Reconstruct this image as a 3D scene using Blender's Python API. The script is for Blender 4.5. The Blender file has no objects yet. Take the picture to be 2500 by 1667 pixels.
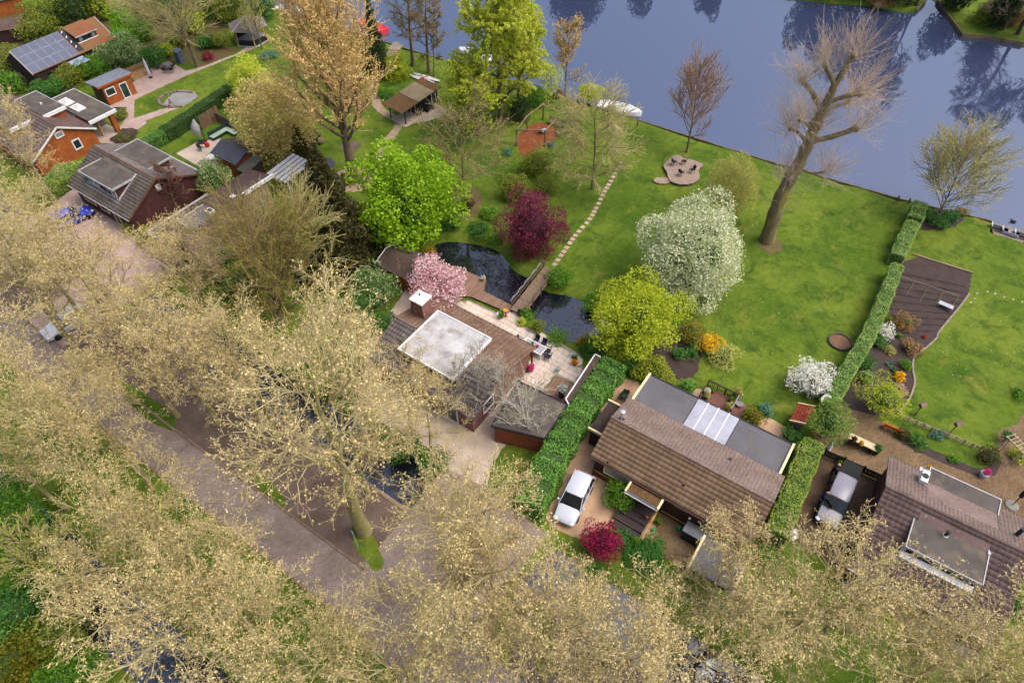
import bpy, bmesh, math, random
import numpy as np
from mathutils import Vector, Matrix
from mathutils.geometry import tessellate_polygon
S = bpy.context.scene
COL = S.collection
R = math.radians
# ------------------------------------------------------------------ camera, world, sun
CAM_H = 45.0; FPX = 1667.0; PITCH = R(49.0)
cam = bpy.data.cameras.new('camera'); camo = bpy.data.objects.new('camera', cam); COL.objects.link(camo)
cam.sensor_width = 36.0; cam.lens = 24.0; cam.clip_end = 3000.0; cam.clip_start = 0.5
camo.location = (0, 0, CAM_H); camo.rotation_euler = (R(90) - PITCH, 0, 0)
S.camera = camo
SUN_EL, SUN_AZ = R(60), R(100)          # azimuth measured clockwise from +Y
w = bpy.data.worlds.new('World'); S.world = w; w.use_nodes = True
nt = w.node_tree; bg = nt.nodes['Background']
sky = nt.nodes.new('ShaderNodeTexSky'); sky.sky_type = 'NISHITA'; sky.sun_disc = False
sky.sun_elevation = SUN_EL; sky.sun_rotation = SUN_AZ
sky.air_density = 0.8; sky.dust_density = 5.0; sky.ozone_density = 0.8
nt.links.new(sky.outputs[0], bg.inputs[0]); bg.inputs[1].default_value = 0.15
sl = bpy.data.lights.new('sun', 'SUN'); sl.energy = 1.05; sl.angle = R(50); sl.color = (1.0, 0.94, 0.85)
so = bpy.data.objects.new('sun', sl); COL.objects.link(so)
so.rotation_euler = (R(90) - SUN_EL, 0, -SUN_AZ + R(180)); so.location = (40, 40, 80)
# the sun lamp shines along its -Z: from azimuth SUN_AZ down to the scene
_d = Vector((math.sin(SUN_AZ) * math.cos(SUN_EL), math.cos(SUN_AZ) * math.cos(SUN_EL), math.sin(SUN_EL)))
so.rotation_euler = _d.to_track_quat('Z', 'Y').to_euler()
vs = S.view_settings; vs.view_transform = 'Standard'; vs.look = 'None'; vs.exposure = 0.85; vs.gamma = 1.0
vs.use_curve_mapping = False
S.render.engine = 'CYCLES'
try:
    S.cycles.max_bounces = 4; S.cycles.diffuse_bounces = 2; S.cycles.glossy_bounces = 2; S.cycles.transmission_bounces = 2; S.cycles.transparent_max_bounces = 4
except Exception: pass

# ------------------------------------------------------------------ photo pixel -> place on the ground
def ray(px, py):
    x = (px - 1250.0) / FPX; y = -(py - 833.5) / FPX
    c, s = math.cos(PITCH), math.sin(PITCH)
    return (x, c + y * s, -s + y * c)
def P(px, py, z=0.0):
    d = ray(px, py); t = (z - CAM_H) / d[2]
    return Vector((d[0] * t, d[1] * t, z))
def hgt(b, t, z0=0.0):
    p = P(b[0], b[1], z0); d = ray(*t)
    s = (p.x * d[0] + p.y * d[1]) / (d[0] ** 2 + d[1] ** 2)
    return CAM_H + d[2] * s
SITE = R(-34.5)                          # the plots run along this direction
US = Vector((math.cos(SITE), math.sin(SITE), 0)); VS = Vector((-math.sin(SITE), math.cos(SITE), 0))

# ------------------------------------------------------------------ object helpers
def tag(o, label=None, cat=None, group=None, kind=None):
    if label: o['label'] = label
    if cat: o['category'] = cat
    if group: o['group'] = group
    if kind: o['kind'] = kind
    return o
def thing(name, label, cat, loc=(0, 0, 0), rz=0.0, group=None):
    o = bpy.data.objects.new(name, None); o.empty_display_size = 0.3
    COL.objects.link(o); o.location = loc; o.rotation_euler = (0, 0, rz)
    return tag(o, label, cat, group)
def link(name, me, parent=None, loc=(0, 0, 0), rz=0.0, mx=None):
    o = bpy.data.objects.new(name, me); COL.objects.link(o)
    if parent: o.parent = parent
    if mx is not None: o.matrix_basis = mx
    else: o.location = loc; o.rotation_euler = (0, 0, rz)
    return o
def copy_tree(o, parent=None):
    c = o.copy(); COL.objects.link(c); c.parent = parent
    for ch in list(o.children): copy_tree(ch, c)
    return c
def npmesh(name, V, F, mat=None, smooth=False):
    V = np.asarray(V, np.float32).reshape(-1, 3); F = np.asarray(F, np.int32)
    me = bpy.data.meshes.new(name); k = F.shape[1]; n = F.shape[0]
    me.vertices.add(len(V)); me.vertices.foreach_set('co', V.ravel())
    me.loops.add(n * k); me.loops.foreach_set('vertex_index', F.ravel())
    me.polygons.add(n); me.polygons.foreach_set('loop_start', np.arange(0, n * k, k, dtype=np.int32))
    me.polygons.foreach_set('loop_total', np.full(n, k, np.int32))
    if smooth: me.polygons.foreach_set('use_smooth', np.ones(n, bool))
    me.update(calc_edges=True)
    if mat: me.materials.append(mat)
    return me
class MB:
    def __init__(s): s.v = []; s.f = []
    def add(s, vs, fs):
        b = len(s.v); s.v += [tuple(v) for v in vs]; s.f += [tuple(i + b for i in f) for f in fs]; return s
    def box(s, x0, x1, y0, y1, z0, z1):
        return s.add([(x0, y0, z0), (x1, y0, z0), (x1, y1, z0), (x0, y1, z0), (x0, y0, z1), (x1, y0, z1), (x1, y1, z1), (x0, y1, z1)],
                     [(0, 3, 2, 1), (4, 5, 6, 7), (0, 1, 5, 4), (1, 2, 6, 5), (2, 3, 7, 6), (3, 0, 4, 7)])
    def beam(s, p, q, w, h, up=(0, 0, 1)):
        p = Vector(p); q = Vector(q); d = (q - p).normalized(); up = Vector(up)
        if abs(d.dot(up)) > 0.98: up = Vector((0, 1, 0))
        a = d.cross(up).normalized() * (w / 2); b = a.cross(d).normalized() * (h / 2)
        return s.add([p - a - b, p + a - b, p + a + b, p - a + b, q - a - b, q + a - b, q + a + b, q - a + b],
                     [(0, 1, 2, 3), (7, 6, 5, 4), (0, 4, 5, 1), (1, 5, 6, 2), (2, 6, 7, 3), (3, 7, 4, 0)])
    def prism(s, poly, z0, z1):
        n = len(poly); A = sum(poly[i][0] * poly[(i + 1) % n][1] - poly[(i + 1) % n][0] * poly[i][1] for i in range(n))
        if A < 0: poly = poly[::-1]
        vs = [(p[0], p[1], z0) for p in poly] + [(p[0], p[1], z1) for p in poly]
        tris = tessellate_polygon([[Vector((p[0], p[1], 0)) for p in poly]])
        fs = []
        for t in tris:
            a, b, c = [Vector((poly[i][0], poly[i][1])) for i in t]
            if (b - a).x * (c - a).y - (b - a).y * (c - a).x < 0: t = (t[0], t[2], t[1])
            fs.append((t[0] + n, t[1] + n, t[2] + n)); fs.append((t[0], t[2], t[1]))
        fs += [(i, (i + 1) % n, (i + 1) % n + n, i + n) for i in range(n)]
        return s.add(vs, fs)
    def slab(s, pts, th):                 # planar 3-D polygon thickened along minus its normal
        pts = [Vector(p) for p in pts]; n = len(pts)
        nm = (pts[1] - pts[0]).cross(pts[2] - pts[0]).normalized()
        lo = [p - nm * th for p in pts]
        return s.add(pts + lo, [tuple(range(n)), tuple(range(2 * n - 1, n - 1, -1))] + [(i, i + n, (i + 1) % n + n, (i + 1) % n) for i in range(n)])
    def tube(s, pts, rad, sides=6, cap=True):
        pts = [Vector(p) for p in pts]; n = len(pts)
        if not hasattr(rad, '__len__'): rad = [rad] * n
        vs = []
        for i, p in enumerate(pts):
            d = (pts[min(i + 1, n - 1)] - pts[max(i - 1, 0)]).normalized()
            a = d.cross(Vector((0.31, 0.17, 0.93))); a = a.normalized() if a.length > 1e-4 else Vector((1, 0, 0)); b = d.cross(a)
            for k in range(sides):
                t = 2 * math.pi * k / sides; vs.append(p + (a * math.cos(t) + b * math.sin(t)) * rad[i])
        fs = [(i * sides + k, i * sides + (k + 1) % sides, (i + 1) * sides + (k + 1) % sides, (i + 1) * sides + k) for i in range(n - 1) for k in range(sides)]
        if cap: fs += [tuple(range(sides - 1, -1, -1)), tuple(range((n - 1) * sides, n * sides))]
        return s.add(vs, fs)
    def lathe(s, prof, sides=12, c=(0, 0, 0), sx=1.0, sy=1.0):
        vs = []; m = len(prof)
        for r, z in prof:
            for k in range(sides):
                t = 2 * math.pi * k / sides; vs.append((c[0] + r * sx * math.cos(t), c[1] + r * sy * math.sin(t), c[2] + z))
        fs = [(i * sides + k, i * sides + (k + 1) % sides, (i + 1) * sides + (k + 1) % sides, (i + 1) * sides + k) for i in range(m - 1) for k in range(sides)]
        fs += [tuple(range(sides - 1, -1, -1)), tuple(range((m - 1) * sides, m * sides))]
        return s.add(vs, fs)
    def ell(s, c, r, sides=10, rings=6):
        prof = [(max(1e-3, math.sin(math.pi * i / rings)), -math.cos(math.pi * i / rings)) for i in range(rings + 1)]
        b = len(s.v); s.lathe(prof, sides)
        for i in range(b, len(s.v)):
            v = s.v[i]; s.v[i] = (c[0] + v[0] * r[0], c[1] + v[1] * r[1], c[2] + v[2] * r[2])
        return s
    def mesh(s, name, mat=None, smooth=False):
        me = bpy.data.meshes.new(name); me.from_pydata([tuple(v) for v in s.v], [], s.f); me.update()
        if mat: me.materials.append(mat)
        if smooth:
            me.polygons.foreach_set('use_smooth', np.ones(len(me.polygons), bool))
            try: me.set_sharp_from_angle(angle=R(40))
            except Exception: pass
        return me
    def build(s, name, mat, parent=None, loc=(0, 0, 0), rz=0.0, smooth=False):
        return link(name, s.mesh(name, mat, smooth), parent, loc, rz)
def bx(name, mat, parent, x0, x1, y0, y1, z0, z1): return MB().box(x0, x1, y0, y1, z0, z1).build(name, mat, parent)

# ------------------------------------------------------------------ materials
def lin(h):
    h = h.lstrip('#'); o = []
    for i in (0, 2, 4):
        c = int(h[i:i + 2], 16) / 255.0; o.append(c / 12.92 if c <= 0.04045 else ((c + 0.055) / 1.055) ** 2.4)
    return (o[0], o[1], o[2], 1.0)
_mats = {}
def N(nt, t, **kw):
    n = nt.nodes.new(t)
    for k, v in kw.items():
        if k in n.inputs.keys() if hasattr(n.inputs, 'keys') else False: n.inputs[k].default_value = v
        else: setattr(n, k, v)
    return n
def mixc(nt, fac, a, b, mode='MIX'):
    m = nt.nodes.new('ShaderNodeMix'); m.data_type = 'RGBA'; m.blend_type = mode; m.clamp_factor = True
    for sock, val in ((m.inputs[0], fac), (m.inputs[6], a), (m.inputs[7], b)):
        if isinstance(val, bpy.types.NodeSocket): nt.links.new(val, sock)
        else: sock.default_value = val
    return m.outputs[2]
def ramp(nt, src, lo, hi):
    m = nt.nodes.new('ShaderNodeMapRange'); m.inputs[1].default_value = lo; m.inputs[2].default_value = hi
    nt.links.new(src, m.inputs[0]); return m.outputs[0]
def noise(nt, co, scale, detail=4.0, rough=0.6, dist=0.0):
    n = nt.nodes.new('ShaderNodeTexNoise'); n.inputs['Scale'].default_value = scale; n.inputs['Detail'].default_value = detail
    n.inputs['Roughness'].default_value = rough; n.inputs['Distortion'].default_value = dist
    nt.links.new(co, n.inputs['Vector']); return n.outputs['Fac']
def newmat(name):
    m = bpy.data.materials.new(name); m.use_nodes = True; nt = m.node_tree
    return m, nt, nt.nodes['Principled BSDF']
def wcoord(nt, stretch=None, rz=0.0):
    g = nt.nodes.new('ShaderNodeNewGeometry'); o = g.outputs['Position']
    if stretch:
        mp = nt.nodes.new('ShaderNodeMapping'); mp.vector_type = 'TEXTURE'
        mp.inputs['Rotation'].default_value = (0, 0, rz); mp.inputs['Scale'].default_value = stretch
        nt.links.new(o, mp.inputs['Vector']); o = mp.outputs[0]
    return o
def M(name, c1, c2=None, scale=1.5, rough=0.8, bump=0.0, bscale=25.0, rand=0.0, metal=0.0, spec=0.3, spots=None, spot_t=(0.6, 0.7), spot_s=6.0,
      stretch=None, rz=0.0, contrast=(0.35, 0.65), grain=0.12):
    if name in _mats: return _mats[name]
    m, nt, b = newmat(name); co = wcoord(nt, stretch, rz)
    A = lin(c1); B = lin(c2) if c2 else tuple(x * 0.72 for x in A[:3]) + (1,)
    col = mixc(nt, ramp(nt, noise(nt, co, scale, 5), *contrast), A, B)
    if grain:
        g = ramp(nt, noise(nt, co, bscale, 3), 0.25, 0.75)
        dk = mixc(nt, 1.0, col, (1 - grain * 2.2, 1 - grain * 2.2, 1 - grain * 2.2, 1), 'MULTIPLY'); col = mixc(nt, g, dk, col)
    if spots: col = mixc(nt, ramp(nt, noise(nt, co, spot_s, 6), *spot_t), col, lin(spots))
    if rand:
        oi = nt.nodes.new('ShaderNodeObjectInfo'); h = nt.nodes.new('ShaderNodeHueSaturation')
        nt.links.new(ramp(nt, oi.outputs['Random'], -1e-6, 1.0), h.inputs['Fac'])
        mr = nt.nodes.new('ShaderNodeMapRange'); mr.inputs[3].default_value = 1 - rand; mr.inputs[4].default_value = 1 + rand
        nt.links.new(oi.outputs['Random'], mr.inputs[0]); nt.links.new(mr.outputs[0], h.inputs['Value'])
        h.inputs['Fac'].default_value = 1.0
        for l in list(h.inputs['Fac'].links): nt.links.remove(l)
        nt.links.new(col, h.inputs['Color']); col = h.outputs[0]
    nt.links.new(col, b.inputs['Base Color'])
    b.inputs['Roughness'].default_value = rough; b.inputs['Metallic'].default_value = metal
    b.inputs['Specular IOR Level'].default_value = spec
    if bump:
        bp = nt.nodes.new('ShaderNodeBump'); bp.inputs['Strength'].default_value = min(1.0, bump * 10); bp.inputs['Distance'].default_value = bump
        nt.links.new(noise(nt, co, bscale, 4), bp.inputs['Height']); nt.links.new(bp.outputs[0], b.inputs['Normal'])
    _mats[name] = m; return m
def leafmat(name, cols, trans=0.35, rough=0.6):
    """foliage: colour varies from leaf to leaf and from clump to clump"""
    if name in _mats: return _mats[name]
    m, nt, b = newmat(name); g = nt.nodes.new('ShaderNodeNewGeometry')
    rp = nt.nodes.new('ShaderNodeValToRGB'); rp.color_ramp.interpolation = 'LINEAR'
    el = rp.color_ramp.elements
    cs = [lin(c) for c in cols]
    while len(el) < len(cs): el.new(0.5)
    for i, c in enumerate(cs): el[i].position = i / max(1, len(cs) - 1); el[i].color = c
    ad = nt.nodes.new('ShaderNodeMath'); ad.operation = 'MULTIPLY_ADD'; ad.inputs[1].default_value = 0.55
    mr = ramp(nt, noise(nt, g.outputs['Position'], 0.9, 2), 0.3, 0.7)
    m2 = nt.nodes.new('ShaderNodeMath'); m2.operation = 'MULTIPLY'; m2.inputs[1].default_value = 0.45; nt.links.new(mr, m2.inputs[0])
    nt.links.new(g.outputs['Random Per Island'], ad.inputs[0]); nt.links.new(m2.outputs[0], ad.inputs[2]); nt.links.new(ad.outputs[0], rp.inputs[0])
    nt.links.new(rp.outputs[0], b.inputs['Base Color']); b.inputs['Roughness'].default_value = rough
    b.inputs['Specular IOR Level'].default_value = 0.2
    tr = nt.nodes.new('ShaderNodeBsdfTranslucent'); nt.links.new(rp.outputs[0], tr.inputs[0])
    mx = nt.nodes.new('ShaderNodeMixShader'); mx.inputs[0].default_value = trans
    nt.links.new(b.outputs[0], mx.inputs[1]); nt.links.new(tr.outputs[0], mx.inputs[2])
    nt.links.new(mx.outputs[0], nt.nodes['Material Output'].inputs[0])
    _mats[name] = m; return m
def glassmat(name, col='#1c2226', rough=0.08, spec=0.6, alpha=1.0):
    if name in _mats: return _mats[name]
    m, nt, b = newmat(name); b.inputs['Base Color'].default_value = lin(col); b.inputs['Roughness'].default_value = rough
    b.inputs['Specular IOR Level'].default_value = spec
    _mats[name] = m; return m
# ================================================================== SETTING: ground, water, paths
rng0 = random.Random(7)
SO = Vector((0, 50, 0))
def sw(u, v, z=0.0): return SO + US * u + VS * v + Vector((0, 0, z))          # site frame -> world
def su(p): d = Vector((p[0], p[1], 0)) - SO; return d.dot(US), d.dot(VS)      # world -> site frame
def pxs(l, z=0.0): return [P(x, y, z) for x, y in l]
def catmull(pts, k=5, closed=True):
    n = len(pts); out = []
    for i in range(n if closed else n - 1):
        g = lambda j: pts[j % n] if closed else pts[max(0, min(n - 1, j))]
        a, b, c, d = g(i - 1), g(i), g(i + 1), g(i + 2)
        for t in range(k):
            t /= k; out.append(0.5 * ((2 * b) + (c - a) * t + (2 * a - 5 * b + 4 * c - d) * t * t + (3 * b - a - 3 * c + d) * t ** 3))
    if not closed: out.append(pts[-1])
    return out
def rough(pts, amp, step=0.35):
    out = []; n = len(pts)
    for i in range(n):
        a, b = pts[i], pts[(i + 1) % n]; m = max(1, int((b - a).length / step))
        for k in range(m):
            p = a.lerp(b, k / m); out.append(p + Vector((rng0.uniform(-amp, amp), rng0.uniform(-amp, amp), 0)))
    return out
CANAL = [P(*p) for p in ((380, -62), (760, 47), (1054, 138), (1347, 227), (1848, 385), (2190, 484), (2428, 541), (2424, 569), (2620, 622), (3100, 760),
         (3300, 500), (2750, 135), (2500, 104), (2406, 87), (2351, 83), (2290, 0), (2276, -18), (2262, 0), (2238, 24), (2207, 22), (2121, 8), (2016, 0),
         (1900, -14), (1700, -40), (1450, -75), (1200, -105), (800, -140), (300, -150))]
POND = catmull([P(*p) for p in ((1054, 594), (1098, 580), (1181, 591), (1222, 607), (1240, 630), (1261, 655), (1294, 671), (1333, 702), (1405, 716), (1466, 753),
         (1500, 800), (1450, 812), (1413, 829), (1363, 821), (1330, 804), (1294, 760), (1262, 752), (1225, 738), (1181, 712), (1180, 690), (1123, 657), (1071, 632))], 4)
DV0, DV1 = -26.5, -22.6
DITCHES = [[sw(-75, DV0), sw(-31.5, DV0), sw(-31.5, DV1), sw(-75, DV1)], [sw(-25.5, DV0), sw(9.2, DV0), sw(9.0, DV1), sw(-25.5, DV1)],
           [sw(18.2, DV0), sw(60, DV0), sw(60, DV1), sw(19.2, DV1)]]
DITCH2 = [sw(-60, -41.3), sw(40, -41.0), sw(40, -44.5), sw(-60, -45.0)]
BROOK = catmull([P(*p) for p in ((1640, 820), (1680, 850), (1690, 905), (1650, 900), (1615, 850))], 4)
def sdist(X, Y, poly):
    n = len(poly); d = np.full(X.shape, 1e9); ins = np.zeros(X.shape, bool)
    for i in range(n):
        ax, ay = poly[i][0], poly[i][1]; b = poly[(i + 1) % n]; ex, ey = b[0] - ax, b[1] - ay
        t = np.clip(((X - ax) * ex + (Y - ay) * ey) / (ex * ex + ey * ey + 1e-12), 0, 1)
        d = np.minimum(d, (X - ax - t * ex) ** 2 + (Y - ay - t * ey) ** 2)
        c = ((ay > Y) != (b[1] > Y)); xi = ax + (Y - ay) / (ey if abs(ey) > 1e-9 else 1e-9) * ex
        ins ^= c & (X < xi)
    d = np.sqrt(d); return np.where(ins, -d, d)
gu = np.concatenate([np.array([-900, -500, -300, -200, -150, -120, -108]), np.arange(-102, 62, 0.55), np.array([66, 80, 110, 160, 300, 500, 900])])
gv = np.concatenate([np.array([-900, -500, -300, -160, -100, -75, -60]), np.arange(-53, 100, 0.55), np.array([104, 112, 125, 160, 250, 500, 900])])
UU, VV = np.meshgrid(gu, gv, indexing='ij')
GX = SO.x + US.x * UU + VS.x * VV; GY = SO.y + US.y * UU + VS.y * VV
GZ = np.zeros_like(GX)
def carve(poly, depth, w0, w1):
    global GZ
    xs = [p[0] for p in poly]; ys = [p[1] for p in poly]
    mk = (GX > min(xs) - 2) & (GX < max(xs) + 2) & (GY > min(ys) - 2) & (GY < max(ys) + 2)
    d = sdist(GX[mk], GY[mk], poly); t = np.clip((w0 - d) / (w0 + w1), 0, 1); t = t * t * (3 - 2 * t)
    GZ[mk] = np.minimum(GZ[mk], -depth * t)
carve(CANAL, 1.4, 0.12, 0.5); carve(POND, 1.1, 0.45, 0.9)
for d_ in DITCHES: carve(d_, 1.2, 0.25, 0.7)
carve(DITCH2, 1.2, 0.5, 1.0); carve(BROOK, 0.7, 0.3, 0.6)
# lawn material: mown grass with lush, dry and mossy patches
def grassmat():
    m, nt, b = newmat('lawn_grass'); co = wcoord(nt)
    c = mixc(nt, ramp(nt, noise(nt, co, 0.13, 4, 0.55), 0.36, 0.62), lin('#465c1b'), lin('#606f28'))
    c = mixc(nt, ramp(nt, noise(nt, co, 0.5, 6, 0.7, 0.8), 0.48, 0.70), c, lin('#2f4a18'))
    c = mixc(nt, ramp(nt, noise(nt, co, 0.3, 6, 0.75, 0.5), 0.56, 0.78), c, lin('#7c763a'))
    c = mixc(nt, ramp(nt, noise(nt, co, 1.7, 6, 0.8, 0.4), 0.36, 0.70), c, mixc(nt, 1.0, c, (0.52, 0.64, 0.45, 1), 'MULTIPLY'))
    c = mixc(nt, ramp(nt, noise(nt, co, 5.0, 5, 0.8), 0.45, 0.75), c, mixc(nt, 1.0, c, (1.5, 1.45, 1.25, 1), 'MULTIPLY'))
    c = mixc(nt, ramp(nt, noise(nt, co, 17.0, 4, 0.85), 0.40, 0.75), c, mixc(nt, 1.0, c, (1.6, 1.5, 1.3, 1), 'MULTIPLY'))
    c = mixc(nt, ramp(nt, noise(nt, co, 8.0, 3, 0.6), 0.70, 0.77), c, lin('#86904e'))
    nt.links.new(c, b.inputs['Base Color']); b.inputs['Roughness'].default_value = 0.9; b.inputs['Specular IOR Level'].default_value = 0.1
    bp = nt.nodes.new('ShaderNodeBump'); bp.inputs['Strength'].default_value = 0.9; bp.inputs['Distance'].default_value = 0.05
    nt.links.new(noise(nt, co, 14, 5, 0.8), bp.inputs['Height']); nt.links.new(bp.outputs[0], b.inputs['Normal'])
    return m
GRASS = grassmat()
nu, nv = len(gu), len(gv); idx = np.arange(nu * nv).reshape(nu, nv)
GF = np.stack([idx[:-1, :-1], idx[1:, :-1], idx[1:, 1:], idx[:-1, 1:]], -1).reshape(-1, 4)
ground = link('ground', npmesh('ground', np.stack([GX, GY, GZ], -1), GF, GRASS)); tag(ground, kind='structure')
# water
def watermat(name, col, bs, bd, rough=0.03, ior=2.2):
    m, nt, b = newmat(name); b.inputs['Base Color'].default_value = lin(col); b.inputs['Roughness'].default_value = rough
    b.inputs['IOR'].default_value = ior; b.inputs['Specular IOR Level'].default_value = 0.5
    co = wcoord(nt, (1.0, 2.2, 1.0), R(25)); bp = nt.nodes.new('ShaderNodeBump'); bp.inputs['Strength'].default_value = 1.0; bp.inputs['Distance'].default_value = bd
    a = noise(nt, co, bs, 3, 0.5, 0.6); b2 = noise(nt, wcoord(nt), 0.12, 2)
    mu = nt.nodes.new('ShaderNodeMath'); mu.operation = 'MULTIPLY'; nt.links.new(a, mu.inputs[0]); nt.links.new(ramp(nt, b2, 0.4, 0.65), mu.inputs[1])
    nt.links.new(mu.outputs[0], bp.inputs['Height']); nt.links.new(bp.outputs[0], b.inputs['Normal'])
    return m
W_CANAL = watermat('canal_water', '#343d58', 2.2, 0.0045, ior=2.8); W_POND = watermat('pond_water', '#12141d', 1.5, 0.002, ior=2.2)
WZ = -0.45
def sheet(name, pts, z, mat, kind='structure', label=None, cat=None):
    pts = [Vector((p[0], p[1], 0)) for p in pts]; tr = tessellate_polygon([pts]); fs = []
    for t in tr:
        a, b, c = pts[t[0]], pts[t[1]], pts[t[2]]
        fs.append(t if (b - a).cross(c - a).z > 0 else (t[0], t[2], t[1]))
    mb = MB(); mb.add([(p.x, p.y, z) for p in pts], fs); o = mb.build(name, mat); return tag(o, label, cat, kind=kind)
def grow_poly(pts, d):
    c = sum((Vector((p[0], p[1], 0)) for p in pts), Vector()) / len(pts)
    return [Vector((p[0], p[1], 0)) + (Vector((p[0], p[1], 0)) - c).normalized() * d for p in pts]
sheet('canal_water', [sw(-140, 20), sw(90, 20), sw(90, 140), sw(-140, 140)], WZ, W_CANAL)
sheet('pond_water', grow_poly(POND, 0.7), WZ + 0.01, W_POND)
for d_ in DITCHES:
    u0, u1 = su(d_[0])[0], su(d_[1])[0]
    sheet('ditch_water', [sw(u0 - .4, DV0 - .3), sw(u1 + .4, DV0 - .3), sw(u1 + .4, DV1 + .4), sw(u0 - .4, DV1 + .4)], WZ + 0.02, W_POND)
sheet('ditch_water', [sw(-60, -40.6), sw(40, -40.3), sw(40, -45), sw(-60, -45.6)], WZ + 0.03, W_POND)
sheet('brook_water', grow_poly(BROOK, .4), WZ + 0.15, W_POND)
# paving and soil sheets
def brickmat(name, c1, c2, mortar, sx, sy, rz, bump=0.006):
    m, nt, b = newmat(name); co = wcoord(nt); mp = nt.nodes.new('ShaderNodeMapping'); mp.inputs['Rotation'].default_value = (0, 0, rz); nt.links.new(co, mp.inputs[0])
    br = nt.nodes.new('ShaderNodeTexBrick'); br.inputs['Color1'].default_value = lin(c1); br.inputs['Color2'].default_value = lin(c2); br.inputs['Mortar'].default_value = lin(mortar)
    br.inputs['Scale'].default_value = 1.0; br.inputs['Brick Width'].default_value = sx; br.inputs['Row Height'].default_value = sy; br.inputs['Mortar Size'].default_value = 0.012
    nt.links.new(mp.outputs[0], br.inputs[0]); c = br.outputs[0]
    c = mixc(nt, ramp(nt, noise(nt, co, 0.5, 5), 0.35, 0.7), c, mixc(nt, 1.0, c, (0.62, 0.6, 0.55, 1), 'MULTIPLY'))
    c = mixc(nt, ramp(nt, noise(nt, co, 7, 5, 0.7), 0.58, 0.75), c, lin(mortar))
    c = mixc(nt, ramp(nt, noise(nt, co, 22, 4, 0.7), 0.60, 0.72), c, mixc(nt, 1.0, c, (1.45, 1.4, 1.25, 1), 'MULTIPLY'))
    nt.links.new(c, b.inputs['Base Color']); b.inputs['Roughness'].default_value = 0.9; b.inputs['Specular IOR Level'].default_value = 0.15
    return m
ROAD = brickmat('road_brick', '#9b8d86', '#877972', '#71665c', 0.22, 0.11, SITE)
TERR = brickmat('terrace_brick', '#8b7458', '#75614a', '#4a4030', 0.24, 0.12, SITE)
DRIVE = brickmat('drive_brick', '#665244', '#574638', '#3a3024', 0.24, 0.12, SITE + R(90))
BEIGE = M('beige_paving', '#c3b3a0', '#a8988a', 0.6, bump=0.004, spots='#8d7f6c', spot_t=(0.6, 0.75))
GRAVEL = M('gravel', '#c7a584', '#a98a6e', 0.8, bump=0.02, bscale=40, grain=0.2, spots='#6f5a44', spot_t=(0.66, 0.72), spot_s=9)
PINKGR = M('pink_gravel', '#b79f96', '#a08a80', 0.8, bump=0.012, bscale=40, grain=0.16, spots='#7c6a60', spot_t=(0.66, 0.75), spot_s=8)
GREYGR = M('grey_gravel', '#8f8d8c', '#7c7a7b', 0.8, bump=0.012, bscale=40)
DIRT = M('dirt_litter', '#76655c', '#605044', 0.7, bump=0.02, bscale=18, grain=0.22, spots='#a88a5c', spot_t=(0.60, 0.70), spot_s=12)
SOIL = M('dark_soil', '#4a3c38', '#3a2f2b', 1.2, bump=0.04, bscale=14, grain=0.22, spots='#6a5a50', spot_t=(0.62, 0.75), spot_s=10)
CHIPS = M('wood_chips', '#bba38a', '#9c846a', 2.5, bump=0.02, bscale=16, grain=0.25, spots='#7b6650', spot_t=(0.6, 0.7), spot_s=14)
BARK = M('bark_mulch', '#93532c', '#7a4020', 2.0, bump=0.03, bscale=16, grain=0.25, spots='#5a3018', spot_t=(0.6, 0.72), spot_s=10)
CONC = M('concrete', '#a3a098', '#8c8a84', 0.8, bump=0.004)
MUD = M('bare_earth', '#6d5a3c', '#565030', 0.8, bump=0.02, bscale=12, spots='#4c5a20', spot_t=(0.5, 0.65), spot_s=4)
sheet('verge', [sw(-75, DV0 + .05), sw(9.3, DV0 + .05), sw(9.3, -31.55), sw(-75, -31.9)], 0.004, DIRT)
sheet('verge', [sw(18.4, DV0 + .05), sw(60, DV0 + .05), sw(60, -36), sw(24, -36), sw(20, -29)], 0.006, DIRT)
sheet('road', [sw(-90, -32.2), sw(9.9, -31.4), sw(13, -31.2), sw(40, -31), sw(40, -37), sw(22, -36.5), sw(12, -34.6), sw(-90, -35.4)], 0.012, ROAD)
sheet('driveway', [sw(9.25, -31.5), sw(9.3, -22.2), sw(12.5, -21.8), sw(18.3, -22.3), sw(18.2, -27), sw(19.5, -31.3), sw(19.5, -31.1)], 0.020, ROAD)
sheet('driveway', [sw(-31.4, -31.9), sw(-31.4, -19), sw(-25.6, -19), sw(-25.6, -31.9)], 0.008, PINKGR)
for pl, z in (([(270, 915), (330, 945), (420, 1010), (418, 1052), (330, 1000)], .02), ([(872, 1262), (905, 1298), (938, 1370), (915, 1393), (878, 1352), (862, 1300)], .024),
              ([(600, 1120), (660, 1170), (700, 1240), (640, 1200)], .02), ([(1305, 1470), (1340, 1500), (1360, 1600), (1330, 1660), (1308, 1600)], .02)):
    sheet('verge_grass', rough(catmull(pxs(pl), 4), .10), z, GRASS)
def strip(name, cl, width, z, mat, amp=0.06, closed=False):
    c = catmull(pxs(cl) if not isinstance(cl[0], Vector) else cl, 6, False); L_, R_ = [], []
    for i, p in enumerate(c):
        d = (c[min(i + 1, len(c) - 1)] - c[max(i - 1, 0)]).normalized(); n = Vector((-d.y, d.x, 0))
        w_ = width * (1 + rng0.uniform(-.08, .08)); L_.append(p + n * w_ / 2); R_.append(p - n * w_ / 2)
    return sheet(name, rough(L_ + R_[::-1], amp * .5, 0.5), z, mat)
def area(name, px, z, mat, amp=0.05, smooth=True): return sheet(name, rough(catmull(pxs(px), 4) if smooth else pxs(px), amp * 1.5, .28), z, mat)
area('gravel_drive', [(40, 500), (172, 462), (315, 548), (345, 600), (270, 690), (120, 705), (0, 640)], .012, PINKGR)
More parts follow.
